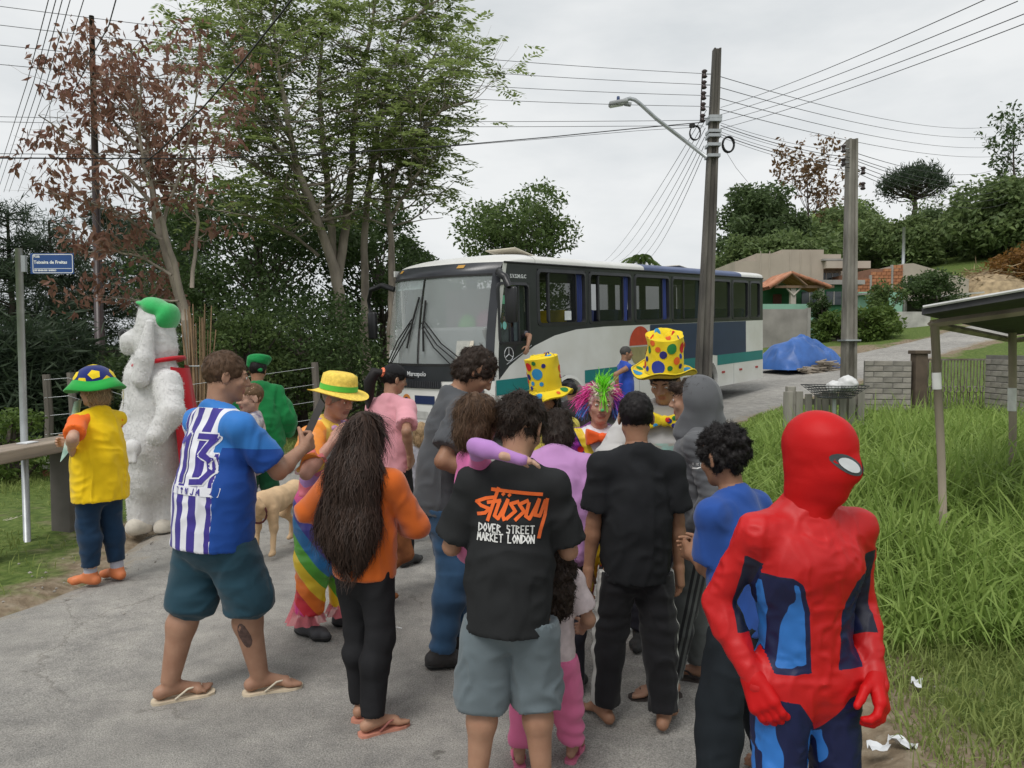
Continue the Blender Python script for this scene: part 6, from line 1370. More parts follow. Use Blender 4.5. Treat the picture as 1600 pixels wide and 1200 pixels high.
def fur(v, f, n, L, w_, seed, down=.6):
    r = np.random.default_rng(seed); N = vnormals(v, f); k = r.integers(0, len(f), n); p = v[f[k]].mean(1) + r.normal(0, .004, (n, 3)); nn = N[f[k, 0]]; d = nn * .7 + r.normal(0, .45, (n, 3)) - V(0, 0, down); d /= np.linalg.norm(d, axis=1)[:, None]; sd = np.cross(d, nn + r.normal(0, .2, (n, 3))); sd /= np.linalg.norm(sd, axis=1)[:, None] + 1e-6; l_ = L * r.uniform(.5, 1.3, n)[:, None]
    V_ = np.stack([p - sd * w_ / 2, p + sd * w_ / 2, p + d * l_ + sd * w_ * .15, p + d * l_ - sd * w_ * .15], 1).reshape(-1, 3); return np.concatenate([v, V_]), np.concatenate([f, np.arange(4 * n).reshape(n, 4) + len(v)])
def bvh(o):
    v, f = o_bvh[o.name]; return BVHTree.FromPolygons(v.tolist(), f.tolist())
def project(tree, pts, d, off=.003):
    out = []
    for p in pts:
        h_ = tree.ray_cast(Vector(p), Vector(d)); out.append(np.array(h_[0]) - np.asarray(d) * off if h_[0] is not None else None)
    return out
def decal(name, o, quads_uv, org, U, W, d, m, parent, off=.003):
    """print on cloth: 2-D polygons (u,w) laid on the garment by projecting along d"""
    tree = bvh(o); vs, fs = [], []
    for poly in quads_uv:
        q = project(tree, [np.asarray(org) + np.asarray(U) * a + np.asarray(W) * b for a, b in poly], d, off)
        if any(x is None for x in q): continue
        fs.append(tuple(range(len(vs), len(vs) + len(q)))); vs += q
    if vs: return mk(name, vs, fs, m, parent, True)
def stroke(pts, w_, step=.007):
    """polyline -> quads of width w_ (mitre-less, small overlaps at joints)"""
    out = []
    for (x0, y0), (x1, y1) in zip(pts[:-1], pts[1:]):
        L = math.hypot(x1 - x0, y1 - y0); n = max(1, int(L / step)); ux, uy = (x1 - x0) / (L + 1e-9), (y1 - y0) / (L + 1e-9); nx_, ny_ = -uy * w_ / 2, ux * w_ / 2; ex = w_ * .3
        for i in range(n):
            a = -ex + (L + 2 * ex) * i / n; b = -ex + (L + 2 * ex) * (i + 1) / n; out.append([(x0 + ux * a - nx_, y0 + uy * a - ny_), (x0 + ux * b - nx_, y0 + uy * b - ny_), (x0 + ux * b + nx_, y0 + uy * b + ny_), (x0 + ux * a + nx_, y0 + uy * a + ny_)])
    return out
def discs(c, r_, n=14):
    out = []
    for i in range(n):
        a, b = 6.2832 * i / n, 6.2832 * (i + 1) / n; p = lambda t, k: (c[0] + r_ * k * math.cos(t), c[1] + r_ * k * math.sin(t))
        out += [[p(a, .5), p(b, .5), p(b, 1), p(a, 1)], [c, p(a, .5), p(b, .5)]]
    return out
# ------------------------------------------------------------------ people
S1 = skinmat('tan', (.40, .225, .145)); S2 = skinmat('brown', (.31, .165, .10)); S3 = skinmat('fair', (.52, .325, .235)); S4 = skinmat('olive', (.36, .205, .135)); S5 = skinmat('rosy', (.52, .29, .22))
HB = hairmat('black_hair', (.012, .010, .010)); HD = hairmat('dark_brown_hair', (.028, .018, .013)); HM = hairmat('brown_hair', (.075, .042, .024)); HL = hairmat('light_brown_hair', (.16, .095, .05)); HS = hairmat('sandy_hair', (.36, .25, .14))
def local(px0, Y0, yaw, lift=0):
    """converter: photo pixel at a chosen depth -> metres in that person's own frame"""
    X0 = (px0 - 800) / 1200 * Y0; b = V(X0, Y0, surf(X0, Y0) + .012 + lift); R = rotz(-math.radians(yaw))
    return lambda px, py, Y: R @ (at(px, py, Y) - b)
def seg(v, a, b):
    ba = b - a; t = np.clip((v - a) @ ba / (ba @ ba), 0, 1); return np.linalg.norm(v - a - t[:, None] * ba, axis=1), t
def item(name, o, loc=None, **kw): tag(o, **kw); return o
def worldcard(name, pts, m, label, cat, thick=.002, bend=0, group=None):
    p = np.array(pts, float); c = p.mean(0); n = unit(np.cross(p[1] - p[0], p[3] - p[0])); us = np.linspace(0, 1, 7); vs = np.linspace(0, 1, 5)
    mb = MB(); f_ = lambda u, v, o: (p[0] * (1 - u) * (1 - v) + p[1] * u * (1 - v) + p[2] * u * v + p[3] * (1 - u) * v) - c + n * (o + bend * math.sin(u * math.pi))
    mb.grid(lambda u, v: f_(u, v, thick), us, vs); mb.grid(lambda u, v: f_(1 - u, v, -thick), us, vs); o = mb.build(name, m, None, True, label=label, cat=cat, group=group); o.location = c; return o

# --- boy in black printed T-shirt with the toddler on his arm -------------------------------------------------
L_ = local(796, 2.6, -3)
A = Fig('boy in black T-shirt with orange script print and grey shorts carrying a toddler', 796, 2.6, 1.44, -3, S1, head=.146, wide=.98, lean=5, hd=(22, 24, 0), feet=((-.115, .0, 10), (.115, .02, -10)), hands=(L_(738, 805, 2.86), L_(852, 800, 2.84)), elbows=((-.45, -.5, -1), (.45, -.5, -1)), leg=.505, shoulder=.93, side=2, palm=((.7, 0, .7), (-.7, 0, .7)))
A.body(True, brow=(.02, .015, .01))
TEE = fabric('black_cotton', (.020, .021, .022), .9, .2, .3, .1); tee = A.shirt(TEE,   .013, .10, .46, .018, 'tshirt', straight=.012, collar=TEE, fold=.009, seed=2, h=.0085, dp=.80)
A.trousers(fabric('slate_grey_jersey', (.125, .155, .17), .9, .1, .25), .024, .555, .048, 'shorts', .10, .010, 5, h=.0085)
A.haircap(HD, 3800, .034, .05, .63, .12, 3, .012, .004)
ORG = fabric('orange_print', (.80, .145, .03), .8, .06, .15); WPR = fabric('white_print', (.72, .72, .70), .8, .06, .1)
bk = -A.R[:, 1]; org = A.hipc + A.up * A.T * .70 + bk * .5; UX, UZ = A.R[:, 0], A.R[:, 2]
# brush lettering, drawn stroke by stroke (u to the right, w up, metres)
Sx = lambda px: (px - 791) / 1200 * 2.5; Sz = lambda py: -(py - 783) / 1200 * 2.5
brush = [[(758, 751), (838, 756)], [(764, 763), (748, 766), (733, 772), (741, 778), (755, 782), (748, 789), (736, 792)], [(768, 749), (757, 786), (753, 800)], [(752, 772), (772, 768)], [(770, 772), (764, 792), (770, 796), (779, 778), (784, 766)], [(784, 768), (777, 790), (780, 797)], [(801, 768), (789, 772), (797, 783), (784, 795)], [(816, 766), (803, 772), (811, 783), (798, 796)], [(818, 770), (814, 790), (820, 794), (829, 776), (834, 764)], [(834, 766), (828, 788), (836, 790), (844, 766)], [(847, 764), (844, 790), (838, 812), (836, 824)], [(776, 757), (777, 758)], [(786, 758), (787, 759)]]
q = []
for ln in brush: q += stroke([(Sx(a), Sz(b)) for a, b in ln], .0115, .006)
decal('shirt_print', tee, q, org, UX, UZ, -bk, ORG, A.e)
def smalltext(x0, y0, txt, h_, adv):
    G = {'D': [[(0, 0), (0, 1), (.5, .8), (.6, .4), (0, 0)]], 'O': [[(.3, 0), (0, .5), (.3, 1), (.6, .5), (.3, 0)]], 'V': [[(0, 1), (.3, 0), (.6, 1)]], 'E': [[(.5, 1), (0, 1), (0, 0), (.5, 0)], [(0, .5), (.4, .5)]], 'R': [[(0, 0), (0, 1), (.5, .8), (0, .5), (.55, 0)]], 'S': [[(.55, .9), (.1, 1), (.1, .6), (.5, .45), (.45, 0), (0, .08)]], 'T': [[(0, 1), (.6, 1)], [(.3, 1), (.3, 0)]], 'M': [[(0, 0), (.1, 1), (.3, .4), (.5, 1), (.6, 0)]], 'A': [[(0, 0), (.3, 1), (.6, 0)], [(.1, .4), (.5, .4)]], 'K': [[(0, 0), (0, 1)], [(.5, 1), (0, .45), (.55, 0)]], 'L': [[(0, 1), (0, 0), (.5, 0)]], 'N': [[(0, 0), (0, 1), (.55, 0), (.55, 1)]], 'I': [[(.2, 0), (.2, 1)]], 'J': [[(.5, 1), (.5, .1), (.2, 0), (0, .2)]], ' ': []}
    out = []
    for i, ch in enumerate(txt):
        for ln in G[ch]: out += stroke([(x0 + i * adv + a * h_ * .75, y0 + b * h_) for a, b in ln], h_ * .16, .006)
    return out
decal('shirt_print', tee, smalltext(Sx(739), Sz(818), 'DOVER STREET', .026, .0158) + smalltext(Sx(737), Sz(833), 'MARKET LONDON', .026, .0150), org, UX, UZ, -bk, WPR, A.e)

# --- toddler on his arm ---------------------------------------------------------------------------------------
zl = at(750, 634, 2.72)[2] - .86; L_ = local(740, 2.72, -70, zl)
B = Fig('brown-haired toddler in pink and lilac carried by the boy in black', 740, 2.72, .86, -70, S3, head=.20, wide=1.1, leg=.42, lift=zl, hands=((-.12, .16, .42), L_(806, 716, 2.45)), elbows=((-1, 0, -.5), (.9, 0, .35)), hd=(-20, 8, 0), feet=((-.12, .10, 10, .08), (.12, .10, -10, .08)), curl=(.4, .25), palm=(None, (0, .3, -1)), handdir=(None, L_(840, 722, 2.46) - L_(806, 716, 2.45)), shoulder=.95, armlen=1.12)
B.body(True, False); B.shirt(maskmat('pink_lilac_knit', [lin((206, 105, 160)), lin((176, 128, 190))]), .005, .02, 1.0, .0, 'sweater', fold=.004, mask=lambda v: [np.minimum(.055 - np.minimum(seg(v, B.el[1] + (B.sh[1] - B.el[1]) * .1, B.wr[1])[0], seg(v, B.el[0], B.wr[0])[0]), .5 * np.ones(len(v)))], h=.007)
B.trousers(fabric('toddler_pink', lin((200, 110, 150))), .012, .97, .004, 'trousers', h=.008)
def fl(p): return np.tile(V(0, 0, -1), (len(p), 1)) + (p - B.headc) * 1.5
B.haircap(HM, 3000, .06, .07, .60, -.02, 4, .008, .010, side_drop=(.34, .46), flow=fl)

# --- girl with very long wavy hair ----------------------------------------------------------------------------
L_ = local(566, 3.2, -18)
C = Fig('girl with very long wavy dark hair in orange sweater and black trousers', 566, 3.2, 1.32, -18, S1, head=.145, wide=.95, hd=(5, 8, 0), feet=((-.05, .06, 5), (.065, -.05, -40)), hands=(L_(525, 800, 3.5), L_(632, 812, 3.4)), elbows=((-.8, -.6, -.5), (.9, -.4, -.7)), leg=.52, shoulder=.98)
C.body(True, False); C.shirt(fabric('orange_fleece', lin((205, 100, 35)), .95, .1, .3, .3), .020, .045, 1.0, .006, 'sweater', fold=.006, seed=6, straight=.012)
C.trousers(fabric('black_velour', (.016, .016, .018), .8, .2, .3, .4), .013, .985, .016, 'trousers', .10, .006, 8)
C.flipflops(mat('flipflop_pink', lin((190, 130, 110)), .7), mat('flipflop_pink_strap', lin((165, 105, 95)), .6))
def longhair(s, F):
    F.cone(s.hp(0, -.18, .45), s.hp(0, -.35, -.35), .40 * s.hh, .50 * s.hh, .04); M = np.diag([1, 1 / .5, 1]) @ s.R.T
    a = s.neck - s.R[:, 1] * .07; b = s.hipc + s.up * .19 - s.R[:, 1] * .10 - s.R[:, 0] * .015
    F.cone(M @ (a - s.hipc), M @ (b - s.hipc), .115, .125, .04, M, s.hipc, sc=.5); F.cone(M @ (b - s.hipc), M @ (b - s.up * .09 + s.R[:, 0] * .01 - s.hipc), .12, .065, .04, M, s.hipc, sc=.5)
F = Field(); longhair(C, F); F.ell(C.hp(0, -.085, .625), V(.375, .46, .43) * C.hh, .03, C.Hd); F.ell(C.hp(0, .45, .2), V(.30, .36, .5) * C.hh, .02, C.Hd, 's')
v, f = F.mesh(.008); N = vnormals(v, f); wv = np.sin(v[:, 2] * 62 + 5 * vnoise(v * V(14, 14, 3))) * .5 + vnoise(v * V(55, 55, 6)) ; v = v + N * (.004 * wv)[:, None]
def waves(v, f, n, L, seed, w_):
    r = np.random.default_rng(seed); N = vnormals(v, f); k = r.integers(0, len(f), n); p = v[f[k]].mean(1); nn = N[f[k, 0]]; K = 9; ph = r.random(n) * 6.28; am = r.uniform(.004, .011, n); ll = L * r.uniform(.6, 1.3, n); sd = np.cross(nn, V(0, 0, 1)); sd /= np.linalg.norm(sd, axis=1)[:, None] + 1e-6; dn = np.cross(sd, nn); dn *= np.where(dn[:, 2:] > 0, -1, 1); pts = []
    for j in range(K):
        t = j / (K - 1); c = p + dn * (ll * t)[:, None] + nn * (.002 + .006 * np.sin(t * 7 + ph))[:, None] + sd * (am * np.sin(t * ll * 60 + ph))[:, None]; ww = w_ * (1 - .8 * t ** 2) / 2; pts += [c - sd * ww, c + sd * ww]
    V_ = np.stack(pts, 1).reshape(-1, 3); b = np.arange(n)[:, None] * 2 * K; return V_, np.concatenate([b + np.array((2 * j, 2 * j + 1, 2 * j + 3, 2 * j + 2))[None] for j in range(K - 1)])
sv, sf = waves(v, f, 6500, .12, 3, .0035); mk('hair', np.concatenate([v, sv]), np.concatenate([f, sf + len(v)]), hairmat('chestnut_hair', (.036, .021, .015), .5), C.e, True)

# --- man in striped football shirt ------------------------------------------------------------------------------
L_ = local(312, 3.5, -40)
D = Fig('man in blue and white striped football shirt numbered 13 and dark teal shorts', 312, 3.5, 1.595, -40, S4, head=.135, wide=1.16, fat=1.12, lean=4, hd=(28, 6, 0), hip=(.06, .02), feet=((-.06, -.14, -22), (.18, .17, -28)), hands=(L_(392, 720, 3.95), L_(474, 700, 3.70)), elbows=((-.8, -.2, -.9), (.5, -.3, -.9)), leg=.50, shoulder=1.12, curl=(.5, .75), palm=(None, (-1, 0, .2)))
D.body(True)
BLU, WHT, IND = lin((52, 120, 195)), lin((225, 225, 232)), lin((66, 55, 140))
def stripes(v):
    q = (v - D.hipc) @ D.Rs; arm = np.minimum.reduce([seg(v, D.sh[i], D.el[i])[0] - .075 for i in (0, 1)]); z = q[:, 2] / D.T
    sl = np.minimum(-arm, .5); ax_ = np.abs(q[:, 0]); st = np.sin(q[:, 0] * 2 * math.pi / .078 + 1.0)
    side = np.minimum(q[:, 0] - .135 + .25 * np.minimum(q[:, 1], 0), .70 - z)               # plain royal panel under the right arm
    yoke = np.maximum(z - 1.02, np.minimum(q[:, 0] - .135, z - .66))
    pl = np.maximum(np.maximum(sl * 0 - 1 + (arm < 0) * 2, side * 30), yoke * 30)
    return [np.where(pl > 0, -1, st * .3 + .02), pl, np.minimum(side, .1)]
jer = D.shirt(maskmat('striped_jersey', [WHT, IND, BLU, lin((28, 72, 150))], .6, .3), .018, .085, .42, .016, 'football_shirt', straight=.012, collar=fabric('jersey_blue', BLU), fold=.006, seed=12, mask=stripes, h=.0065, dp=.82)
D.trousers(fabric('dark_teal_shorts', lin((34, 66, 80)), .7, .12, .35), .028, .53, .050, 'shorts', .09, .008, 14)
D.flipflops(mat('flipflop_cream', lin((205, 190, 165)), .7), mat('flipflop_cream_strap', lin((215, 205, 185)), .6))
D.haircap(HM, 3000, .018, .025, .66, .16, 8, .004, 0)
bk = -D.Rs[:, 1]; org = D.hipc + D.up * D.T * .60 + bk * .6 + D.Rs[:, 0] * .065; NUM = fabric('indigo_print', IND, .7, .05, .1); NW = fabric('white_number_edge', WHT, .7, .05, .1)
one = [[(-.095, .07), (-.06, .10), (-.06, -.10)]]; thr = [[(.0, .10), (.07, .10), (.03, .022), (.066, .0), (.075, -.05), (.05, -.095), (.0, -.10)]]
for dg in (one, thr):
  for wd, m_, of in ((.038, NW, .003), (.025, NUM, .0055)):
    q = []
    for ln in dg: q += stroke(ln, wd, .008)
    decal('shirt_digit', jer, q, org, D.Rs[:, 0], D.Rs[:, 2], -bk, m_, D.e, of)
decal('shirt_name', jer, [[(-.12, -.155), (.12, -.155), (.12, -.118), (-.12, -.118)]] and sum([[[(a, -.158), (a + .03, -.158), (a + .03, -.12), (a, -.12)]] for a in np.arange(-.12, .12, .03)], []), org, D.Rs[:, 0], D.Rs[:, 2], -bk, NW, D.e, .003)
decal('shirt_name', jer, smalltext(-.075, -.153, 'TINJA', .026, .030), org, D.Rs[:, 0], D.Rs[:, 2], -bk, NUM, D.e, .0055)
# calf tattoo
tb = [o for o in D.e.children if o.name.startswith('body')][0]; tc_ = D.kn[1] + (D.an[1] - D.kn[1]) * .42; vd = unit(rotz(-D.yaw) @ V(-.25, -1, 0)); tu = unit(np.cross(vd, V(0, 0, 1)))
decal('calf_tattoo', tb, [[(a * .026 + .008 * b, b * .062) for a, b in p] for p in discs((0, 0), 1, 14)], tc_ + vd * .3, tu, V(0, 0, 1), -vd, mat('tattoo_ink', lin((88, 68, 62)), .6, .3, 60), D.e, .0015)
# --- baby on his left arm
zl = at(392, 604, 3.85)[2] - .64
E_ = Fig('baby in white floral sleepsuit held by the man in striped shirt', 394, 3.85, .64, 120, S3, head=.225, wide=1.15, leg=.40, lift=zl, hands=((-.10, .13, .30), (.10, .14, .30)), hd=(-15, 5, 0), feet=((-.06, .10, 8, .02), (.06, .12, -8, .02)), shoulder=.95, cat='baby')
E_.body(True, False, brow=(.2, .12, .07)); FLO = mat('floral_cotton', lin((205, 200, 195)), .9, .1, 34, detail=1, var_col=lin((110, 105, 125)), bump=.2, bscale=12)
E_.shirt(FLO, .012, .02, 1.0, .006, 'sleepsuit_top', fold=.004, h=.007); E_.trousers(FLO, .014, .99, .004, 'sleepsuit_legs', h=.007); E_.haircap(HL, 900, .012, .012, .70, .2, 4, .002)
E_.shoes(fabric('baby_sock', lin((200, 195, 185))), None, .004, 'sock')
worldcard('phone', [at(468, 690, 3.80), at(474, 706, 3.80), at(508, 632, 3.86), at(500, 622, 3.86)], mat('phone_dark', (.06, .055, .05), .3), 'dark phone held out by the man in striped shirt', 'phone', .004)
worldcard('printed_card', [at(452, 742, 3.86), at(468, 728, 3.86), at(478, 690, 3.9), at(462, 704, 3.9)], mat('card_grey', lin((175, 185, 180)), .6, .2, 40), 'pale printed card hanging from the striped shirt man\'s hand', 'card')

# --- man in grey T-shirt and jeans ------------------------------------------------------------------------------
L_ = local(690, 3.9, -72)
Gm = Fig('man in charcoal T-shirt blue jeans and dark boots looking down', 690, 3.9, 1.63, -72, S2, head=.135, wide=1.06, fat=1.0, lean=9, hd=(10, 34, 0), feet=((-.09, .10, 6), (.11, -.03, -12)), hands=(L_(770, 770, 4.1), L_(762, 742, 3.72)), elbows=((-.6, -1, -.6), (.4, -1, -.6)), leg=.51, shoulder=1.03)
Gm.body(False); Gm.shirt(fabric('charcoal_cotton', (.072, .076, .083), .9, .12, .3), .018, .07, .40, .022, 'tshirt', straight=.010, collar=fabric('charcoal_cotton', (.07, .07, .08)), fold=.010, seed=21, dp=.82)
Gm.trousers(fabric('blue_denim', (.035, .085, .165), .85, .35, .5), .018, .985, .010, 'jeans', .08, .007, 22, band=.004, bandf=10); Gm.shoes(mat('dark_leather', (.028, .026, .026), .55, .2, 9, .3, 60), mat('boot_sole', (.02, .02, .02), .8), .012, 'boot')
Gm.haircap(HD, 3200, .030, .04, .66, .06, 9, .010, .003, side_drop=(.40, .40))

# --- boy in plain black T-shirt -----------------------------------------------------------------------------------
K = Fig('boy in plain black T-shirt and black track trousers standing with his back turned', 996, 3.2, 1.41, 4, S2, head=.142, wide=.98, feet=((-.125, .03, 20), (.115, -.04, -25)), hands=((-.20, .04, .62), (.20, .04, .62)), elbows=((-.8, -.5, 0), (.8, -.5, 0)), leg=.515, shoulder=1.0, hd=(6, 10, 0))
K.body(True); K.shirt(fabric('faded_black_cotton', (.016, .017, .019), .9, .2, .3), .013, .10, .42, .018, 'tshirt', straight=.012, collar=fabric('faded_black_cotton', (.02, .02, .02)), fold=.009, seed=31, dp=.80)
def sidestripe(v):
    out = np.full(len(v), -1.0)
    for i, sg in ((0, -1), (1, 1)):
        for a, b in ((K.hj[i], K.kn[i]), (K.kn[i], K.an[i])):
            d, t = seg(v, a, b); q = v - (a + t[:, None] * (b - a)); out = np.maximum(out, np.where((d < .12) & (sg * q[:, 0] > .02), .020 - np.abs(q[:, 1] + .012), -1))
    return [out]
K.trousers(maskmat('track_trousers', [(.012, .012, .014), lin((185, 185, 180))], .8, .4), .022, .975, .010, 'track_trousers', .10, .007, 33, mask=sidestripe, h=.007, band=.004)
K.haircap(HB, 2600, .016, .022, .64, .18, 11, .004)

# --- teenager in grey hoodie ----------------------------------------------------------------------------------------
L_ = local(1098, 3.55, 78)
Ho = Fig('teenager in grey hooded sweatshirt with hood up and grey striped track trousers', 1098, 3.55, 1.48, 78, S4, head=.138, wide=1.0, lean=3, hd=(8, 0, 0), feet=((-.10, .15, 20), (.10, -.02, -15)), hands=(L_(1086, 835, 3.42), (.12, .22, .90)), elbows=((-.9, -.9, -.2), (.8, -.6, 0)), leg=.52, shoulder=1.04, curl=(.3, .4), handdir=((-.0, .25, -1), None), palm=((1, 0, 0), None))
Ho.body(True); GH = fabric('heather_grey_fleece', (.105, .108, .115), .95, .12, .35, .2); hood = Ho.shirt(GH, .026, .06, .99, .012, 'hooded_sweatshirt', straight=.014, fold=.010, seed=41, dp=.82, necktop=.03, band=.003)
F = Field(); F.ell(Ho.hp(0, -.17, .57), V(.42, .50, .50) * Ho.hh, .02, Ho.Hd); F.cone(Ho.hp(0, -.22, .35), Ho.neck - Ho.R[:, 1] * .05 + Ho.up * .005, .38 * Ho.hh, .085, .05); F.cone(Ho.hp(0, .05, .05), Ho.neck + Ho.R[:, 1] * .03, .30 * Ho.hh, .075, .04); F.ell(Ho.hp(0, .46, .52), V(.37, .50, .50) * Ho.hh, .02, Ho.Hd, 's'); Ho.cloth('hood', F, GH, .008, .006, 44)
Ho.trousers(maskmat('grey_track_trousers', [(.085, .09, .088), (.018, .018, .02)], .85, .4), .024, .955, .012, 'track_trousers', .06, .008, 43, h=.0065, band=.004,
            mask=lambda v: [np.maximum.reduce([np.where((seg(v, Ho.hj[0], Ho.an[0])[0] < .2) & (v[:, 0] < (Ho.hj[0][0] + (Ho.an[0][0] - Ho.hj[0][0]) * (Ho.hj[0][2] - v[:, 2]) / .8) - .03), .007 - np.abs(v[:, 1] - (Ho.hj[0][1] + (Ho.an[0][1] - Ho.hj[0][1]) * np.clip((Ho.hj[0][2] - v[:, 2]) / .8, 0, 1)) - o_ + .02), -1) for o_ in (-.026, 0, .026)])])
F = Field(); Ho.torso(F, .018, .10, .80); F.plane(Ho.hipc - Ho.up * .03, Ho.up); Ho.cloth('undershirt', F, fabric('purple_cotton', lin((75, 50, 100))), .01, .004, 3)
Ho.flipflops(mat('flipflop_brown', (.05, .04, .035), .7), mat('flipflop_brown_strap', (.04, .03, .03), .7))
Ho.haircap(HD, 1800, .035, .014, .68, .50, 12, .006, .006, blob=lambda s, F: F.ell(s.hp(0, .30, .78), V(.29, .17, .15) * s.hh, .05 * s.hh, s.Hd))
# sportswear tick on the chest, its own left side
ck = [[(-.034, .006), (-.02, -.004), (-.016, .003), (-.026, .012)], [(-.02, -.004), (.0, -.001), (0.0, .004), (-.016, .003)], [(0, -.001), (.04, .016), (.0, .004)]]
decal('chest_logo', hood, ck + smalltext(-.018, .013, 'N', .011, .012) + smalltext(-.004, .013, 'I', .011, .01) + smalltext(.003, .013, 'K', .011, .01) + smalltext(.015, .013, 'E', .011, .01), Ho.hipc + Ho.up * Ho.T * .70 - Ho.Rs[:, 0] * .6 + Ho.R[:, 1] * .01, Ho.R[:, 1] * -1, Ho.up, Ho.Rs[:, 0], WPR, Ho.e, .004)

# --- curly boy in blue T-shirt -----------------------------------------------------------------------------------------
L_ = local(1165, 2.75, 40)
Q = Fig('boy with short curly black hair in royal blue T-shirt and black trousers', 1176, 2.75, 1.34, 40, S2, head=.148, wide=.95, lean=8, hd=(5, 6, 0), feet=((-.28, -.06, 15), (.12, -.05, -5)), hip=(-.03, 0), leg=.51, shoulder=.95, hands=((.0, .26, .80), (.12, .26, .80)), elbows=((-.1, -.3, -1), (.3, -.3, -1)))
Q.body(True); Q.shirt(fabric('royal_blue_cotton', lin((42, 78, 150)), .9, .1, .3), .018, .07, .40, .02, 'tshirt', straight=.012, collar=fabric('royal_blue_cotton', (.02, .08, .3)), fold=.006, seed=51)
Q.trousers(fabric('black_wide_trousers', (.014, .018, .022), .9, .2, .4), .022, .985, .022, 'trousers', .08, .008, 53); Q.haircap(HB, 5200, .016, .075, .66, .16, 13, .014, .008, wdt=.003)

# --- person in red and blue full-body costume -----------------------------------------------------------------------------
L_ = local(1266, 2.02, 193)
X_ = Fig('person in shiny red and blue full-body costume with red hood mask and red gloves', 1266, 2.02, 1.43, 193, S3, head=.150, wide=1.10, hd=(-34, 12, -4), feet=((-.10, 0, 8), (.10, 0, -8)), hands=(L_(1368, 1058, 1.98), L_(1176, 1058, 1.96)), elbows=((-.5, -1, 0), (.5, -1, 0)), leg=.505, armlen=.95, shoulder=1.06, curl=(.55, .5), palm=((.6, -.7, 0), (-.6, -.7, 0)))
X_.body(False, face=False, headon=False)
RED_, NAV, BRI = lin((188, 20, 22)), lin((18, 26, 66)), lin((44, 110, 185))
def suit(v):
    q = (v - X_.hipc) @ X_.R; T = X_.T; z = q[:, 2] / T; x = np.abs(q[:, 0]); arm = np.full(len(v), 9.); red = np.full(len(v), -9.)
    for i, sg in ((0, -1), (1, 1)):
        d1, t1 = seg(v, X_.sh[i], X_.el[i]); d2, t2 = seg(v, X_.el[i], X_.wr[i]); d = np.minimum(d1 - .064, d2 - .058); out = sg * (v[:, 0] - (X_.sh[i][0] + (X_.wr[i][0] - X_.sh[i][0]) * np.clip((X_.sh[i][2] - v[:, 2]) / (X_.sh[i][2] - X_.wr[i][2]), 0, 1)))
        up_ = d1 - .01 < d2; r1 = np.where(up_, np.maximum(.22 - t1 - 1.5 * np.maximum(-out, 0), out - .036), np.maximum(t2 - .48, out - .034)); red = np.where(d < arm, r1, red); arm = np.minimum(arm, d)
    w_ = np.interp(z, [-.3, -.28, -.06, -.03, .06, .10, .45, .62, .72], [-.05, .0, .075, .3, .3, .040, .048, .075, .14]) * 1.0
    body = np.maximum(w_ - x, np.minimum((z - .66) * .3, 1)); body = np.where((q[:, 1] < 0) & (z < .66) & (z > .14), .03 - x, body); isarm = (arm < 0) & (x > .125)
    r_ = np.where(isarm, red * .1, body); nz = vnoise(v * V(15, 15, 7) + 3) + .6 * vnoise(v * V(34, 34, 15)) - .12; return [-r_, np.minimum(-r_ - .012, (nz - .02) * .05), np.minimum(-r_, .0035 - np.abs(-r_))]
F = Field(); X_.torso(F, .004, None, .72); F.cone(X_.neck - X_.up * .05, X_.neck + X_.up * .012, .055, .05, .03)
for sg in (-1, 1): F.ell(X_.hipc + X_.R @ V(sg * .052, .062, X_.T * .70), V(.062, .035, .05), .05, X_.R); F.ell(X_.hipc + X_.R @ V(sg * .088, -.005, X_.T * .66), V(.040, .055, .10), .06, X_.R)
for i in (0, 1): X_.arm(F, i, .003, k=.028); X_.legp(F, i, .008); X_.foot(F, i, .004, False)
SUITM = maskmat('costume_satin', [RED_, NAV, BRI, (.01, .012, .03)], .5, .22, .4, .0, .14, 16); X_.cloth('costume', F, SUITM, .006, .0045, 61, 15, mask=suit, rel=5)
GLV = fabric('red_satin', RED_, .5, .14, .22, 0, 16)
F = Field(); h_ = X_.hh; F.ell(X_.hp(0, -.06, .61), V(.355, .44, .40) * h_, .02, X_.Hd); F.ell(X_.hp(0, .12, .36), V(.285, .31, .36) * h_, .06 * h_, X_.Hd); F.cone(X_.hp(0, .10, .2), X_.hp(0, .27, .10), .17 * h_, .12 * h_, .1 * h_); F.cone(X_.hp(0, .37, .52), X_.hp(0, .43, .38), .06 * h_, .06 * h_, .10 * h_)
F.cone(X_.neck - X_.up * .035, X_.hp(0, -.1, .22), .062, .054, .05)
v, f = F.mesh(.006); v = relax(v, f, 6, .5); N = vnormals(v, f); v = v + N * (.004 + .0025 * vnoise(v * V(9, 9, 26)) * (v[:, 2] < X_.hp(0, 0, .2)[2]) + .0012 * vnoise(v * V(20, 20, 45)))[:, None]; hoodm = mk('hood_mask', v, f, GLV, X_.e, True); o_bvh[hoodm.name] = (v, f)
for i in (0, 1):
    v, f = X_.hand(i).mesh(.0042); N = vnormals(v, f); mk('glove', v + N * .0022, f, GLV, X_.e, True)
# plain oval eye panels sewn into the hood
fw = X_.Hd[:, 1]
for sg in (-1, 1):
    o0 = X_.hp(sg * .165, 1.2, .50); U = unit(X_.Hd[:, 0] + X_.Hd[:, 2] * sg * .30); W2 = unit(np.cross(U, -fw) * -1); W2 = X_.Hd[:, 2]
    for k, m_, of in ((1.0, mat('eye_panel_rim', (.06, .07, .075), .5), .002), (.68, mat('eye_panel_mesh', (.62, .64, .66), .5), .0045)):
        q = [[(a * .034 * k, b * .022 * k) for a, b in p] for p in discs((0, 0), 1, 18)]; decal('eye_panel', hoodm, q, o0, U, W2, -fw, m_, X_.e, of)
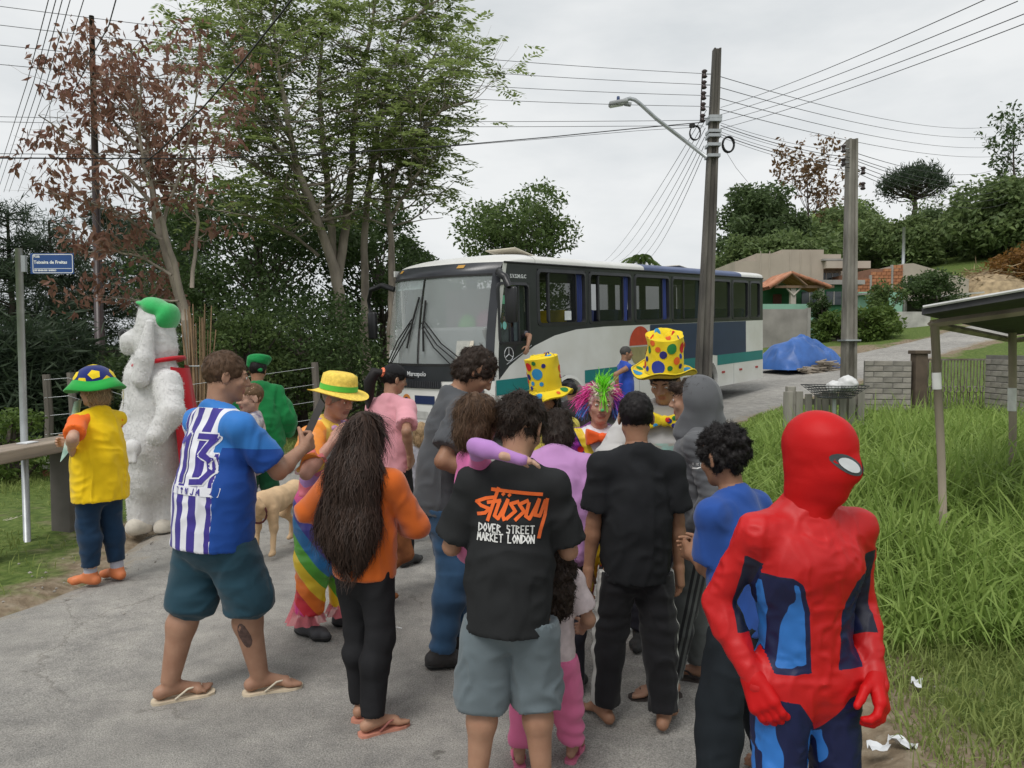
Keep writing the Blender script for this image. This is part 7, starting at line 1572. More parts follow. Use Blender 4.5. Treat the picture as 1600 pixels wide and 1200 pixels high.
# --- lilac blouse woman, bending behind the boy in black --------------------------------------------------------------------
L_ = local(868, 3.45, -12)
M_ = Fig('woman in lilac blouse bending forward beyond the boy in printed black T-shirt', 864, 3.5, 1.36, -12, S4, head=.14, wide=1.15, fat=1.05, lean=22, hd=(-18, 24, 0), hip=(0, -.06), feet=((-.10, .0, 8), (.10, .02, -8)), hands=((-.12, .3, .9), L_(912, 868, 3.45)), elbows=((-.8, -.5, -.5), (.9, -.3, 0)), leg=.51, shoulder=1.06)
M_.body(False, False); M_.shirt(fabric('lilac_jersey', lin((182, 135, 185)), .9, .08, .3), .022, .06, .40, .03, 'blouse', straight=.012, fold=.008, seed=71); M_.trousers(fabric('dark_leggings', (.03, .03, .04)), .008, .985, 0, 'leggings'); M_.shoes(mat('dark_shoe', (.03, .03, .03), .6), None); M_.haircap(HD, 1800, .05, .06, .6, -.1, 14, .008, .006, side_drop=(.3, .5))

# --- small girl with curly dark hair in pink trousers ------------------------------------------------------------------------
N_ = Fig('small girl with long curly dark hair in pink trousers and pink sandals', 853, 2.88, .97, -8, S4, head=.175, wide=1.15, leg=.46, feet=((-.10, .0, 12), (.10, .07, -12)), hands=((-.13, .12, .5), (.14, .12, .5)), hd=(5, 10, 0))
N_.body(True, False); N_.shirt(mat('white_lace', lin((205, 190, 190)), .9, .12, 40, .4, 60, bdist=.003), .012, .05, .4, .012, 'vest_top', fold=.004, h=.008); N_.trousers(fabric('candy_pink_jersey', lin((212, 110, 150)), .9, .08, .4), .022, .94, .006, 'trousers', .12, .006, 82, band=.004)
N_.flipflops(mat('sandal_pink', lin((215, 120, 150)), .6), mat('sandal_pink_strap', lin((205, 100, 135)), .6))
def curls(s, F): F.cone(s.hp(0, -.2, .45), s.neck - s.R[:, 1] * .055 - s.up * .06, .46 * s.hh, .11, .04); F.cone(s.neck - s.R[:, 1] * .05, s.neck - s.R[:, 1] * .075 - s.up * .10 + s.R[:, 0] * .02, .10, .075, .04)
N_.haircap(HD, 5200, .03, .10, .60, -1.6, 15, .014, .014, blob=curls, wdt=.004)

# --- woman in pink T-shirt with black cap and ponytail ---------------------------------------------------------------------------
L_ = local(610, 5.6, -28)
Pk = Fig('woman in pink T-shirt and black trousers with black cap and long ponytail', 610, 5.6, 1.47, -28, S4, head=.135, wide=1.05, feet=((-.1, 0, 8), (.1, .04, -8)), hands=(None, L_(641, 712, 5.45)), elbows=((-.6, -1, 0), (.6, -1, 0)), hd=(32, 12, 0), res=1.25)
Pk.body(False, False); Pk.shirt(fabric('rose_pink_cotton', lin((212, 150, 160)), .9, .08, .3), .018, .05, .40, .02, 'tshirt', straight=.01, fold=.007, seed=91); Pk.trousers(fabric('plain_black_trousers', (.018, .018, .02)), .018, .985, .01, 'trousers'); Pk.shoes(mat('dark_shoe', (.03, .03, .03)), None); Pk.haircap(HB, 1500, .03, .03, .62, .16, 16, .004)
F = Field(); F.ell(Pk.hp(0, -.06, .70), V(.39, .47, .37) * Pk.hh, .01, Pk.Hd, cut=((Pk.hp(0, 0, .66), -Pk.Hd[:, 2]),)); F.ell(Pk.hp(0, .50, .68), V(.30, .30, .05) * Pk.hh, .02, Pk.Hd); Pk.cloth('cap', F, fabric('black_cap', (.02, .02, .022)), .008, 0)
mb = MB(); tl = [Pk.hp(0, -.45, .66), Pk.hp(-.1, -.75, .62), Pk.hp(-.2, -.85, .2), Pk.hp(-.25, -.75, -.3), Pk.hp(-.3, -.70, -.75)]; mb.tube(tl, [.025, .042, .045, .036, .008], 10); mb.build('ponytail', HB, Pk.e, True); MB().tube([Pk.hp(0, -.5, .66) + Pk.Hd @ V(.026 * math.cos(a), 0, .026 * math.sin(a)) for a in np.linspace(0, 6.28, 12)], .012, 6).build('hair_tie', mat('coral_tie', lin((240, 130, 95)), .8), Pk.e, True)
# --- fair-haired small child
Bl = Fig('fair-haired small child in grey patterned clothes beside the woman in pink', 657, 6.3, .98, 10, S3, head=.175, wide=1.0, leg=.46, res=1.5); Bl.body(True, False, face=False); Bl.shirt(mat('grey_pattern', lin((150, 150, 158)), .9, .3, 30), .012, .04, 1.0, .005, 'top', fold=.004); Bl.trousers(mat('grey_pattern', (.3, .3, .3)), .012, .97, .005, 'leggings'); Bl.haircap(HS, 1800, .05, .05, .62, -.05, 17, .006, .006, side_drop=(.3, .48), flow=lambda p: np.tile(V(0, 0, -1.), (len(p), 1)))
# --- man in blue vest at the bus side
L_ = local(976, 12.0, -78)
Tk = Fig('man in blue sleeveless vest and dark shorts standing at the bus side', 976, 12.0, 1.56, -78, S2, head=.135, wide=1.15, fat=1.08, hd=(8, 6, 0), hands=(L_(1010, 582, 12.5), L_(966, 608, 11.75)), elbows=((-.5, -.6, -.6), (.3, -1, 0)), feet=((-.1, .03, 8), (.1, -.02, -8)), shoulder=1.1, res=1.9); Tk.body(True)
Tk.shirt(fabric('cobalt_vest', lin((44, 76, 170)), .85, .1, .3), .014, .06, .02, 0, 'vest', fold=.006, arms=False, straight=.012); Tk.trousers(fabric('khaki_shorts', lin((92, 86, 80))), .025, .55, .02, 'shorts'); Tk.haircap(hairmat('grey_black_hair', (.04, .038, .036)), 900, .008, .012, .70, .22, 18, .002); Tk.shoes(mat('dark_shoe', (.03, .03, .03)), None)
# --- bus driver
dp_ = BUSM @ Vector((.82, .40, 1.02)); Dr = Fig('bus driver in grey shirt resting his arm out of the side window', 0, 1, 1.68, math.degrees(BUS.rotation_euler.z) + 90, S4, head=.135, wide=1.05, hands=((-.53, .16, .98), (.2, .40, .75)), elbows=((-1, -.4, .2), (.6, -.5, -.5)), feet=((-.12, .40, 0), (.12, .40, 0)), leg=.515, hip=(0, 0), res=1.9, at_xyz=(dp_.x, dp_.y, dp_.z - .48 + .1), hd=(5, 5, 0)) if True else None
Dr.body(False); Dr.shirt(fabric('driver_grey', (.14, .14, .17)), .014, .03, .40, .015, 'shirt', fold=.005); Dr.trousers(fabric('driver_dark', (.03, .03, .04)), .012, .98, 0, 'trousers'); Dr.haircap(HB, 700, .012, .02, .66, .2, 19, .003); Dr.shoes(mat('dark_shoe', (.03, .03, .03)), None)
# ------------------------------------------------------------------ hats
DOTC = [mat('dot_%d' % i, c, .8, .08, 6) for i, c in enumerate((lin((205, 38, 38)), lin((38, 58, 150)), lin((38, 120, 60)), lin((50, 140, 190)), lin((215, 95, 40)), lin((40, 40, 110))))]
HATY = fabric('dotted_hat_yellow', lin((228, 200, 40)), .8, .08, .4, .1, 14)
def tallhat(fig, r0, r1, Hh, brim, m, seed, tilt=(0, 0), zoff=.72, crum=.05, yoff=-.05, dots=38, name='dotted_hat', brimup=.0, flop=0.0, smin_=.03, lean=0.0):
    """soft crumpled top hat: crown wall, sagging top and a wavy brim; felt discs sewn over it"""
    O = fig.hp(0, yoff, zoff); R = fig.Hd @ rotx(tilt[0]) @ roty(tilt[1])
    def crown(th, u):
        r_ = r0 + (r1 - r0) * u; z = Hh * u; d = V(math.cos(th), math.sin(th), u * 1.3); k = 1 + crum * float(vnoise(np.array([[d[0] * 1.7 + seed, d[1] * 1.7, d[2] * 2.2]]))[0]) * (.4 + 1.2 * u); return O + R @ V(r_ * k * math.cos(th) + lean * u * u, r_ * k * 1.08 * math.sin(th), z + flop * u * math.sin(th + seed) + .02 * u * k)
    def top(th, t): a = crown(th, 1.0); c = O + R @ V(lean, 0, Hh * 1.03); return c + (a - c) * t + R @ V(0, 0, .03 * math.sin(t * 9 + th * 2 + seed) * t * (1 - t) * 4)
    def brm(th, t): r_ = r0 + brim * t; return O + R @ V(r_ * math.cos(th), r_ * 1.08 * math.sin(th), -.012 * t + brimup * t * t + .018 * t * math.sin(2 * th + seed) + .010 * t * math.sin(5 * th + 2 * seed))
    mb = MB(); ths = np.linspace(0, 6.2832, 41); mb.grid(lambda t, u: crown(t, u), ths, np.linspace(0, 1, 12)); mb.grid(lambda t, u: top(t, 1 - u), ths, np.linspace(0, 1, 8)); mb.grid(lambda t, u: brm(t, 1 - u), ths, np.linspace(0, 1, 5)); mb.grid(lambda t, u: brm(t, u) - R[:, 2] * .008, ths, np.linspace(0, 1, 5)); hat = mb.build(name, m, fig.e, True)
    r = np.random.default_rng(seed + 5); placed = []; tries = 0
    while len(placed) < dots and tries < 900:
        tries += 1; on = r.random(); th = r.random() * 6.28; rad = r.choice([.014, .02, .027, .036]) * (r0 / .1); u = r.uniform(.08, .98)
        kind = 0 if on < .72 else (1 if on < .84 else 2); fn = (lambda a, b: crown(a, min(b, 1) if b <= 1 else 1), lambda a, b: top(a, b), lambda a, b: brm(a, b))[kind]
        if kind == 2: rad = min(rad, brim * .42); u = r.uniform(.4, .65)
        if kind == 1: u = r.uniform(.25, .8)
        c = fn(th, u)
        if any(np.linalg.norm(c - p) < (rad + q) * 1.12 for p, q in placed): continue
        e = .02; du = fn(th + e, u) - fn(th - e, u); dv = fn(th, min(u + e, 1)) - fn(th, u - e); lu, lv = np.linalg.norm(du) / (2 * e), np.linalg.norm(dv) / (2 * e); nn = unit(np.cross(du, dv)); out_ = unit(c - (O + R @ V(0, 0, Hh * .5))); nn = nn if nn @ (out_ if kind < 2 else R[:, 2]) > 0 else -nn
        vs, fs = [c + nn * .003], []; K = 16; ok = True
        for ring in (.5, 1):
            for j in range(K):
                a = 6.2832 * j / K; uu = u + rad * ring * math.sin(a) / lv
                if uu > 1 or uu < 0: ok = False
                vs.append(fn(th + rad * ring * math.cos(a) / lu, uu) + nn * .0025)
        if not ok: continue
        for j in range(K): j2 = (j + 1) % K; fs += [(0, 1 + j, 1 + j2), (1 + j, 1 + K + j, 1 + K + j2, 1 + j2)]
        placed.append((c, rad)); mk('hat_dot', vs, fs, DOTC[int(r.integers(6))], hat, True)
    MB().tube([brm(t, 1.0) for t in ths], .004, 5, cap=False).build('hat_edge', m if brimup < .02 else m, hat, True)
    return hat
def bowtie(fig, m, size, dotty=True, dz=.0, dy=.10, name='bow_tie', k=1):
    c = fig.neck + fig.R[:, 1] * dy - fig.up * dz; F = Field(); R = fig.R
    for sg in (-1, 1): F.cone(c + R @ V(sg * .01, 0, 0), c + R @ V(sg * size, 0, .004 * sg), .022 * k, size * .55, .01, cut=((c + R @ V(sg * size * 1.05, 0, 0), R @ V(sg, 0, 0)), (c + R @ V(0, .022, 0), R[:, 1])))
    F.ell(c + R[:, 1] * .012, V(.022, .025, .03) * k, .005, R); o = fig.cloth(name, F, m, .0065, .003, 5, 20)
    if dotty:
        r = np.random.default_rng(3)
        for j in range(12):
            p = (r.uniform(-size, size), r.uniform(-.5, .5) * size); decal('tie_dot', o, discs(p, .013, 10), c + R[:, 1] * .4, R[:, 0], R[:, 2], -R[:, 1], DOTC[j % 6], o, .002)
    return o
# --- big man with tall dotted hat
L_ = local(1040, 4.1, 165)
Bm = Fig('man in tall dotted yellow hat and big dotted bow tie wearing pale grey shirt', 1042, 4.1, 1.55, 166, S4, head=.137, wide=1.25, fat=1.2, lean=3, hd=(12, 24, 0), feet=((-.12, 0, 8), (.12, 0, -8)), hands=((-.05, .34, .98), (.14, .34, .98)), elbows=((-1, -.4, -.4), (1, -.4, -.4)), shoulder=1.12)
Bm.body(False); Bm.shirt(fabric('pale_grey_marl', lin((186, 184, 182)), .9, .08, .35), .024, .08, .95, .015, 'long_shirt', straight=.015, fold=.009, seed=101); Bm.trousers(fabric('dark_leggings', (.03, .03, .04)), .02, .98, .01, 'trousers'); Bm.shoes(mat('dark_shoe', (.03, .03, .03)), None)
Bm.haircap(HB, 1200, .02, .03, .64, .15, 20, .004); tallhat(Bm, .100, .090, .175, .065, HATY, 3, (.30, -.06), .70, .12, -.06, 46, brimup=.03, flop=.018); bowtie(Bm, HATY, .115, True, .055, .15)
worldcard('gift_box', [at(1000, 716, 3.78), at(1062, 716, 3.78), at(1062, 695, 3.78), at(1000, 695, 3.78)], mat('teal_box', lin((150, 200, 190)), .6, .15, 12, var_col=lin((190, 110, 100))), 'teal patterned box held by the man in tall dotted hat', 'box', .05)
# --- second dotted hat, person mostly hidden
Hm = Fig('person in dotted yellow top hat standing behind the lilac blouse woman', 856, 4.9, 1.40, 165, S2, head=.145, wide=1.0, hd=(15, 12, 0), hands=((-.1, .25, .8), (.1, .25, .8)), res=1.1); Hm.body(False, False); Hm.shirt(fabric('striped_clown_shirt', lin((210, 195, 90))), .02, .08, .95, .01, 'shirt', fold=.006); Hm.trousers(fabric('blue_clown_trousers', lin((60, 70, 160))), .03, .97, .01, 'trousers'); Hm.shoes(mat('dark_shoe', (.03, .03, .03)), None); Hm.haircap(HB, 1500, .05, .06, .62, -.1, 21, .006, .008, side_drop=(.3, .48))
tallhat(Hm, .100, .105, .185, .065, HATY, 8, (.05, .08), .70, .07, -.06, 38, brimup=-.03)
# --- clown boy with striped wig
Cl = Fig('boy clown in purple dotted costume with pink and green wig and orange bow', 936, 4.4, 1.39, 184, S5, head=.155, wide=1.0, hd=(4, 4, -3), hands=((-.17, .2, .72), (.17, .2, .72)), elbows=((-1, -.4, -.2), (1, -.4, -.2)), feet=((-.11, 0, 10), (.11, 0, -10)), leg=.50); Cl.body(False, False, .012, brow=(.12, .08, .05))
def lapel(v):
    q = (v - Cl.hipc) @ Cl.R; z = q[:, 2] / Cl.T; x = np.abs(q[:, 0]); fr = q[:, 1] > .01; w_ = (z - .50) * .20; inner = np.where(fr & (z > .5), w_ - x, -1); lap = np.where(fr & (z > .32), w_ + .058 - x, -1); return [lap, np.minimum(lap, .006 - np.abs(lap - .004)), inner]
ck_ = Cl.shirt(maskmat('clown_satin', [lin((140, 40, 150)), lin((222, 195, 45)), lin((50, 40, 110)), lin((222, 222, 230))], .45, .4, .4), .022, .10, .96, .012, 'clown_jacket', straight=.012, fold=.009, seed=111, mask=lapel, h=.0075); fr_ = Cl.R[:, 1]
for j, (a, b) in enumerate(((-.085, -.01), (.085, -.005), (-.06, -.065), (.065, -.07), (-.11, .055), (.115, .06), (0, -.11))): decal('lapel_dot', ck_, discs((a, b), .019, 12), Cl.hipc + Cl.up * Cl.T * .62 + fr_ * .5, Cl.R[:, 0], Cl.up, -fr_, DOTC[j % 5], Cl.e)
Cl.trousers(rampmat('rainbow_trousers', [(0, lin((60, 60, 160))), (.33, lin((200, 60, 50))), (.66, lin((220, 190, 50))), (1, lin((60, 60, 160)))], .5), .035, .95, .02, 'trousers', mask=lambda v: [v[:, 0] * 6 + v[:, 2] * 2]); Cl.shoes(mat('navy_trainer', (.03, .04, .09), .6), mat('white_sole', (.6, .6, .6), .7)); bowtie(Cl, fabric('orange_bow', lin((235, 95, 40)), .6), .085, False, .035, .11, 'bow')
WIG = [hairmat('wig_pink', lin((225, 75, 150)), .6), hairmat('wig_purple', lin((150, 80, 190)), .6), hairmat('wig_green', lin((120, 220, 50)), .6), hairmat('wig_blue', lin((80, 130, 210)), .6), hairmat('wig_cream', lin((225, 190, 180)), .6)]
def tuft(fig, c, d, n, L, m, seed, w_=.006, drop=.5, sp=.35, name='wig_tuft'):
    r = np.random.default_rng(seed); vs, fs = [], []
    for i in range(n):
        p = c + r.normal(0, .014, 3); dd = unit(d + r.normal(0, sp, 3)); sd = unit(np.cross(dd, r.normal(0, 1, 3))); l_ = L * r.uniform(.6, 1.2); b = len(vs)
        for t in (0, .33, .66, 1): q = p + dd * l_ * t - V(0, 0, drop * l_ * t * t); ww = w_ * (1 - .6 * t); vs += [q - sd * ww / 2, q + sd * ww / 2]
        fs += [(b, b + 1, b + 3, b + 2), (b + 2, b + 3, b + 5, b + 4), (b + 4, b + 5, b + 7, b + 6)]
    return vs, fs
def wigpart(fig, specs, m, name):
    V_, F_ = [], []
    for a in specs: v, f = tuft(fig, *a[:2], *a[2:4], m, a[4], **(a[5] if len(a) > 5 else {})); o = len(V_); V_ += v; F_ += [tuple(i + o for i in q) for q in f]
    mk(name, V_, F_, m, fig.e, True)
rr = np.random.default_rng(1)
wigpart(Cl, [(Cl.hp(0, .42 - k * .13, .86 + .12 * math.sin(k * .7)), Cl.Hd @ V(0, .2 - .08 * k, 1), 34, .085, 30 + k, dict(drop=.1, sp=.45)) for k in range(6)] + [(Cl.hp(.0, .40, .82), Cl.Hd @ V(-.05, .6, -.8), 22, .07, 40, dict(drop=.3, sp=.16))], WIG[2], 'wig')
for sg in (-1, 1):
    wigpart(Cl, [(Cl.hp(sg * .20, .12 - k * .12, .86), Cl.Hd @ V(sg * .8, .1, .35), 40, .075, 50 + k + sg, dict(sp=.5)) for k in range(4)], WIG[0], 'wig'); wigpart(Cl, [(Cl.hp(sg * .30, .06 - k * .14, .68), Cl.Hd @ V(sg * 1, .1, -.4), 34, .08, 60 + k + sg, dict(sp=.45)) for k in range(4)], WIG[0] if sg > 0 else WIG[1], 'wig'); wigpart(Cl, [(Cl.hp(sg * .34, .0 - k * .14, .52), Cl.Hd @ V(sg * .8, .1, -.9), 22, .07, 70 + k + sg, dict(sp=.4)) for k in range(3)], WIG[3], 'wig'); wigpart(Cl, [(Cl.hp(sg * .12, .30 - k * .1, .90), Cl.Hd @ V(sg * .6, .3, .5), 26, .05, 80 + k + sg, dict(sp=.4)) for k in range(3)], WIG[4], 'wig')
Cl.haircap(WIG[4], 600, .03, .03, .66, .3, 22, .006)
E2_ = Field().ell(Cl.hp(0, .49, .40), V(.055, .05, .05) * Cl.hh, 0, Cl.Hd); v, f = E2_.mesh(.004); mk('nose_paint', v, f, mat('green_paint', lin((90, 180, 110)), .5), Cl.e, True)
# --- rainbow clown with straw hat
L_ = local(500, 4.3, -112)
Rb = Fig('clown in rainbow satin costume with yellow straw hat and painted red cheeks', 500, 4.3, 1.43, -112, S5, head=.142, wide=1.08, lean=9, hd=(8, 6, 0), feet=((-.10, .08, 10), (.10, -.04, -12)), hands=(L_(532, 712, 4.45), L_(520, 690, 4.05)), elbows=((-.8, -.4, -.7), (.6, -.6, -.8)), shoulder=1.05); Rb.body(False, True)
RAIN = [(0, lin((205, 45, 60))), (.14, lin((235, 120, 40))), (.29, lin((240, 205, 50))), (.43, lin((90, 170, 60))), (.57, lin((45, 115, 175))), (.71, lin((75, 70, 150))), (.86, lin((215, 70, 140))), (1, lin((205, 45, 60)))]
Rb.trousers(rampmat('rainbow_satin', RAIN, .35, .5), .042, .90, .010, 'clown_trousers', .16, .010, 121, mask=lambda v: [(v[:, 2] * 1.5 + v[:, 1] * 1.6 - v[:, 0] * 1.1)], h=.008, band=.004, bandf=7)
Rb.shirt(rampmat('clown_blouse', [(0, lin((240, 150, 60))), (.3, lin((235, 120, 140))), (.6, lin((170, 130, 190))), (.8, lin((245, 205, 90))), (1, lin((240, 150, 60)))], .4, .4), .022, -.06, .40, .03, 'clown_blouse', fold=.008, seed=123, mask=lambda v: [v[:, 0] * 2.2 + v[:, 2] * 1.5])
Rb.shoes(mat('grey_shoe', (.05, .05, .055), .6), mat('boot_sole', (.02, .02, .02)), .012); Rb.haircap(hairmat('grey_hair', (.25, .23, .21)), 800, .015, .02, .66, .2, 23, .003)
TUL = mat('pink_tulle', lin((225, 120, 130)), .8, .2, 20, alpha=.6)
for i in (0, 1):
    a = Rb.an[i]; mb = MB(); mb.lathe([(.055, .12), (.075, .06), (.10, .0), (.105, -.01)], 40, mod=lambda v, th: v * (1 + .14 * np.sin(th * 11)[None, :, None] * V(1, 1, 0)), M=(np.eye(3), a + V(0, 0, .02))); mb.build('ankle_frill', TUL, Rb.e, True)
    a, d = Rb.sh[i], unit(Rb.el[i] - Rb.sh[i]); mb = MB(); mb.lathe([(.05, 0), (.085, .05), (.11, .09)], 40, mod=lambda v, th: v * (1 + .13 * np.sin(th * 11)[None, :, None] * V(1, 1, 0)), M=(frame_R(V(d[1], -d[0], .01), d), a + d * .10)); mb.build('sleeve_frill', TUL, Rb.e, True)
MB().tube([Rb.neck + Rb.R @ V(.075 * math.cos(a) * 1.1, .07 * math.sin(a) + .01, -.02 * math.sin(a) + .01 * math.sin(9 * a)) for a in np.linspace(0, 6.283, 60)], .016, 6, cap=False).build('ruff', fabric('lilac_ruff', lin((205, 160, 200))), Rb.e, True)
STR = mat('straw', lin((238, 205, 90)), .85, .18, 60, .6, 120, bdist=.003)
O = Rb.hp(0, -.06, .74); Rh = Rb.Hd @ rotx(.10); mb = MB(); mb.lathe([(.17, -.015), (.165, -.02), (.12, -.008), (.103, .0), (.100, .05), (.094, .085), (.07, .098), (.0, .095)], 36, mod=lambda v, th: v + np.stack([0 * th, 0 * th, .012 * np.cos(2 * th)], -1)[None] * (np.linalg.norm(v[..., :2], axis=-1) > .12)[..., None], M=(Rh, O)); hat = mb.build('straw_hat', STR, Rb.e, True)
mb = MB(); mb.lathe([(.1055, .004), (.1035, .034)], 36, M=(Rh, O)); mb.build('hat_band', fabric('green_band', lin((90, 190, 70))), hat, True)
for sg in (-1, 1): F = Field().ell(Rb.hp(sg * .17, .315, .37), V(.085, .045, .075) * Rb.hh, 0, Rb.Hd @ rotz(-sg * .5)); v, f = F.mesh(.0045); mk('cheek_paint', v, f, mat('rouge', lin((205, 75, 75)), .6), Rb.e, True)
# --- woman in yellow vest with football-pattern hat
L_ = local(152, 5.2, 68)
Yw = Fig('woman in yellow tabard over orange T-shirt with blue and yellow football hat', 152, 5.2, 1.41, 68, S3, head=.14, wide=1.12, fat=1.1, lean=2, hd=(-15, 0, 0), hands=(L_(112, 702, 5.02), L_(116, 690, 5.4)), elbows=((-.9, -.9, -.3), (.9, -.7, -.3)), feet=((-.06, .04, 15), (.10, -.02, -5)), leg=.50, curl=(.8, .7), shoulder=1.05)
Yw.body(False, False); Yw.shirt(fabric('orange_cotton', lin((240, 110, 40)), .9, .08, .3), .014, .02, .38, .015, 'tshirt', fold=.005, seed=131); Yw.shirt(fabric('yellow_mesh_tabard', lin((240, 200, 20)), .8, .06, .35), .024, .13, .02, 0, 'tabard', straight=.012, arms=False, fold=.010, seed=132, dp=.86); Yw.trousers(fabric('navy_leggings', lin((24, 50, 76)), .85, .15, .4), .010, .90, 0, 'leggings', band=.004, bandf=9); Yw.shoes(mat('peach_flat', lin((205, 120, 75)), .5), None, .007, 'flat_shoe')
for i in (0, 1): F = Field(); F.cone(Yw.an[i] + V(0, 0, -.02), Yw.an[i] + V(0, 0, .07), .042, .040, .01); Yw.cloth('sock', F, fabric('grey_sock', lin((170, 170, 180))), .009, .002)
Yw.haircap(HS, 1200, .05, .05, .62, .0, 24, .006, .008, side_drop=(.34, .42))
O = Yw.hp(0, -.06, .66); Rh = Yw.Hd @ rotx(-.05); rad = .135
mb = MB(); mb.lathe([(rad * math.cos(a), rad * .95 * math.sin(a) + .02) for a in np.linspace(0, 1.56, 10)], 32, M=(Rh, O)); hat = mb.build('football_hat', fabric('royal_plush', lin((28, 42, 110)), .95, .1, .3, .3), Yw.e, True)
mb = MB(); mb.lathe([(rad * .98, .03), (rad * 1.12, .005), (rad * 1.38, -.022), (rad * 1.42, -.015), (rad * 1.15, .02), (rad, .045)], 40, mod=lambda v, th: v + np.stack([0 * th, 0 * th, .010 * np.sin(3 * th)], -1)[None], M=(Rh, O)); mb.build('hat_brim', fabric('green_plush', lin((40, 165, 70)), .95, .1, .3, .3), hat, True)
YP = fabric('yellow_patch', lin((235, 205, 40)))
dirs = [(0, 0, 1)] + [(math.cos(a), math.sin(a), .55) for a in np.arange(5) * 1.2566] + [(1.2 * math.cos(a), 1.2 * math.sin(a), .12) for a in np.arange(5) * 1.2566 + .63]
for d in dirs:
    d = unit(V(*d)); t1 = unit(np.cross(d, V(.3, .2, .9))); t2 = np.cross(d, t1); vs = [V(d[0] * rad, d[1] * rad, d[2] * rad * .95 + .02) * 1.0 + d * .004]
    for k in range(5): q = unit(d + (t1 * math.cos(k * 1.2566) + t2 * math.sin(k * 1.2566)) * .30); vs.append(V(q[0] * rad, q[1] * rad, q[2] * rad * .95 + .02) + q * .003)
    mk('hat_patch', [O + Rh @ q for q in vs], [(0, 1 + k, 1 + (k + 1) % 5) for k in range(5)], YP, hat, False)
worldcard('poster_sheet', [at(94, 722, 5.0), at(118, 690, 5.1), at(128, 622, 5.25), at(116, 628, 5.15)], mat('poster_print', lin((190, 205, 195)), .7, .25, 14, var_col=lin((120, 165, 150))), 'printed paper sheet held by the woman in yellow tabard', 'paper', bend=.02)
# --- person in green costume
Gn = Fig('person in green tunic and floppy green hat standing beyond the striped shirt man', 402, 7.2, 1.50, 25, S2, head=.14, wide=1.2, fat=1.1, res=1.4, hd=(25, 14, 0), hands=((-.2, .2, .8), (.26, .12, .78))); Gn.body(False); GF = fabric('emerald_cotton', lin((22, 118, 62)), .85, .1, .5); Gn.shirt(GF, .035, .25, .97, .02, 'tunic', straight=.02, fold=.014, seed=141); Gn.trousers(fabric('deep_green', lin((20, 75, 45))), .03, .97, .01, 'trousers', band=.004); Gn.shoes(mat('dark_shoe', (.03, .03, .03)), None); Gn.haircap(HB, 700, .02, .04, .62, .1, 25, .004)
F = Field(); F.ell(Gn.hp(0, -.08, .88), V(.46, .52, .22) * Gn.hh, .01, Gn.Hd); F.ell(Gn.hp(.05, -.05, 1.05), V(.50, .50, .17) * Gn.hh, .03, Gn.Hd); F.cone(Gn.hp(-.3, -.25, .7), Gn.hp(.2, -.35, .45), .13 * Gn.hh, .1 * Gn.hh, .03); Gn.cloth('floppy_hat', F, fabric('green_felt', lin((30, 135, 72)), .9, .1, .5), .009, .006, 4, 14)
# --- background child in dark top
Bg = Fig('child in dark top with his back to the crowd near the bus wheel', 893, 8.2, 1.22, -20, S2, head=.15, res=1.8); Bg.body(False, face=False); Bg.shirt(fabric('dark_brown_top', (.035, .028, .030)), .02, .05, .97, .01, 'top', fold=.006); Bg.trousers(fabric('dark_leggings', (.03, .03, .04)), .02, .98, .01, 'trousers'); Bg.haircap(HB, 500, .012, .02, .64, .18, 26, .003); Bg.shoes(mat('dark_shoe', (.03, .03, .03)), None)
# ------------------------------------------------------------------ white plush dog costume
def plush(name, col): return mat(name, col, .98, .07, 30, .5, 220, bdist=.006, sheen=.5, spec=.1)
WPL = plush('white_plush', lin((214, 213, 212))); Yd = 6.7; b0 = at(238, 835, Yd); e = empty('person', (b0[0], Yd, gz(b0[0], Yd) + .03), 0, 'person in white plush dog costume with green cap and red cape', 'person')
bz = V(*e.location); Wd = lambda px, py, dy=0: at(px, py, Yd + dy) - bz
F = Field(); c = lambda a, b, ra, rb, k=.06, **kw: F.cone(a, b, ra / 1200 * Yd, rb / 1200 * Yd, k, **kw)
c(Wd(238, 590), Wd(243, 690), 40, 46); c(Wd(243, 690), Wd(238, 740), 46, 42); c(Wd(222, 740, -.04), Wd(220, 815, -.04), 25, 19); c(Wd(252, 740, .06), Wd(260, 818, .06), 25, 19); c(Wd(238, 585), Wd(243, 560), 34, 26)
c(Wd(262, 598, -.16), Wd(268, 645, -.30), 21, 18); c(Wd(268, 645, -.30), Wd(244, 682, -.36), 18, 15); c(Wd(216, 598, .10), Wd(206, 650, .18), 20, 17); c(Wd(206, 650, .18), Wd(210, 690, .1), 17, 14)
v, f = F.mesh(.016); v = relax(v, f, 2); N = vnormals(v, f); v += N * (.008 * vnoise(v * V(5, 5, 9)) + .004 * vnoise(v * V(12, 12, 24)))[:, None]; v0_, f0_ = v, f; v, f = fur(v, f, 20000, .010, .005, 1); body_ = mk('costume_body', v, f, WPL, e, True); o_bvh[body_.name] = (v0_, f0_)
F = Field(); c(Wd(245, 545), Wd(243, 500), 31, 26, .05); c(Wd(243, 500), Wd(238, 485), 26, 18, .05); c(Wd(238, 524), Wd(206, 534), 24, 17, .05); c(Wd(206, 534), Wd(200, 545), 15, 10, .04); v, f = F.mesh(.011); v = relax(v, f, 2); v += vnormals(v, f) * (.003 * vnoise(v * V(6, 6, 40)))[:, None]; v, f = fur(v, f, 7000, .008, .005, 2); hd_ = mk('costume_head', v, f, WPL, e, True)
for dy, px in ((-.20, 232), (.20, 226)): F = Field(); F.cone(Wd(px + 2, 505, dy), Wd(px - 6, 560, dy * 1.15), .035, .075, .03); F.cone(Wd(px - 6, 560, dy * 1.15), Wd(px - 12, 592, dy * 1.2), .075, .075, .03); v, f = F.mesh(.011); v = relax(v, f, 1); v, f = fur(v, f, 2500, .009, .005, 3); mk('ear', v, f, WPL, hd_, True)
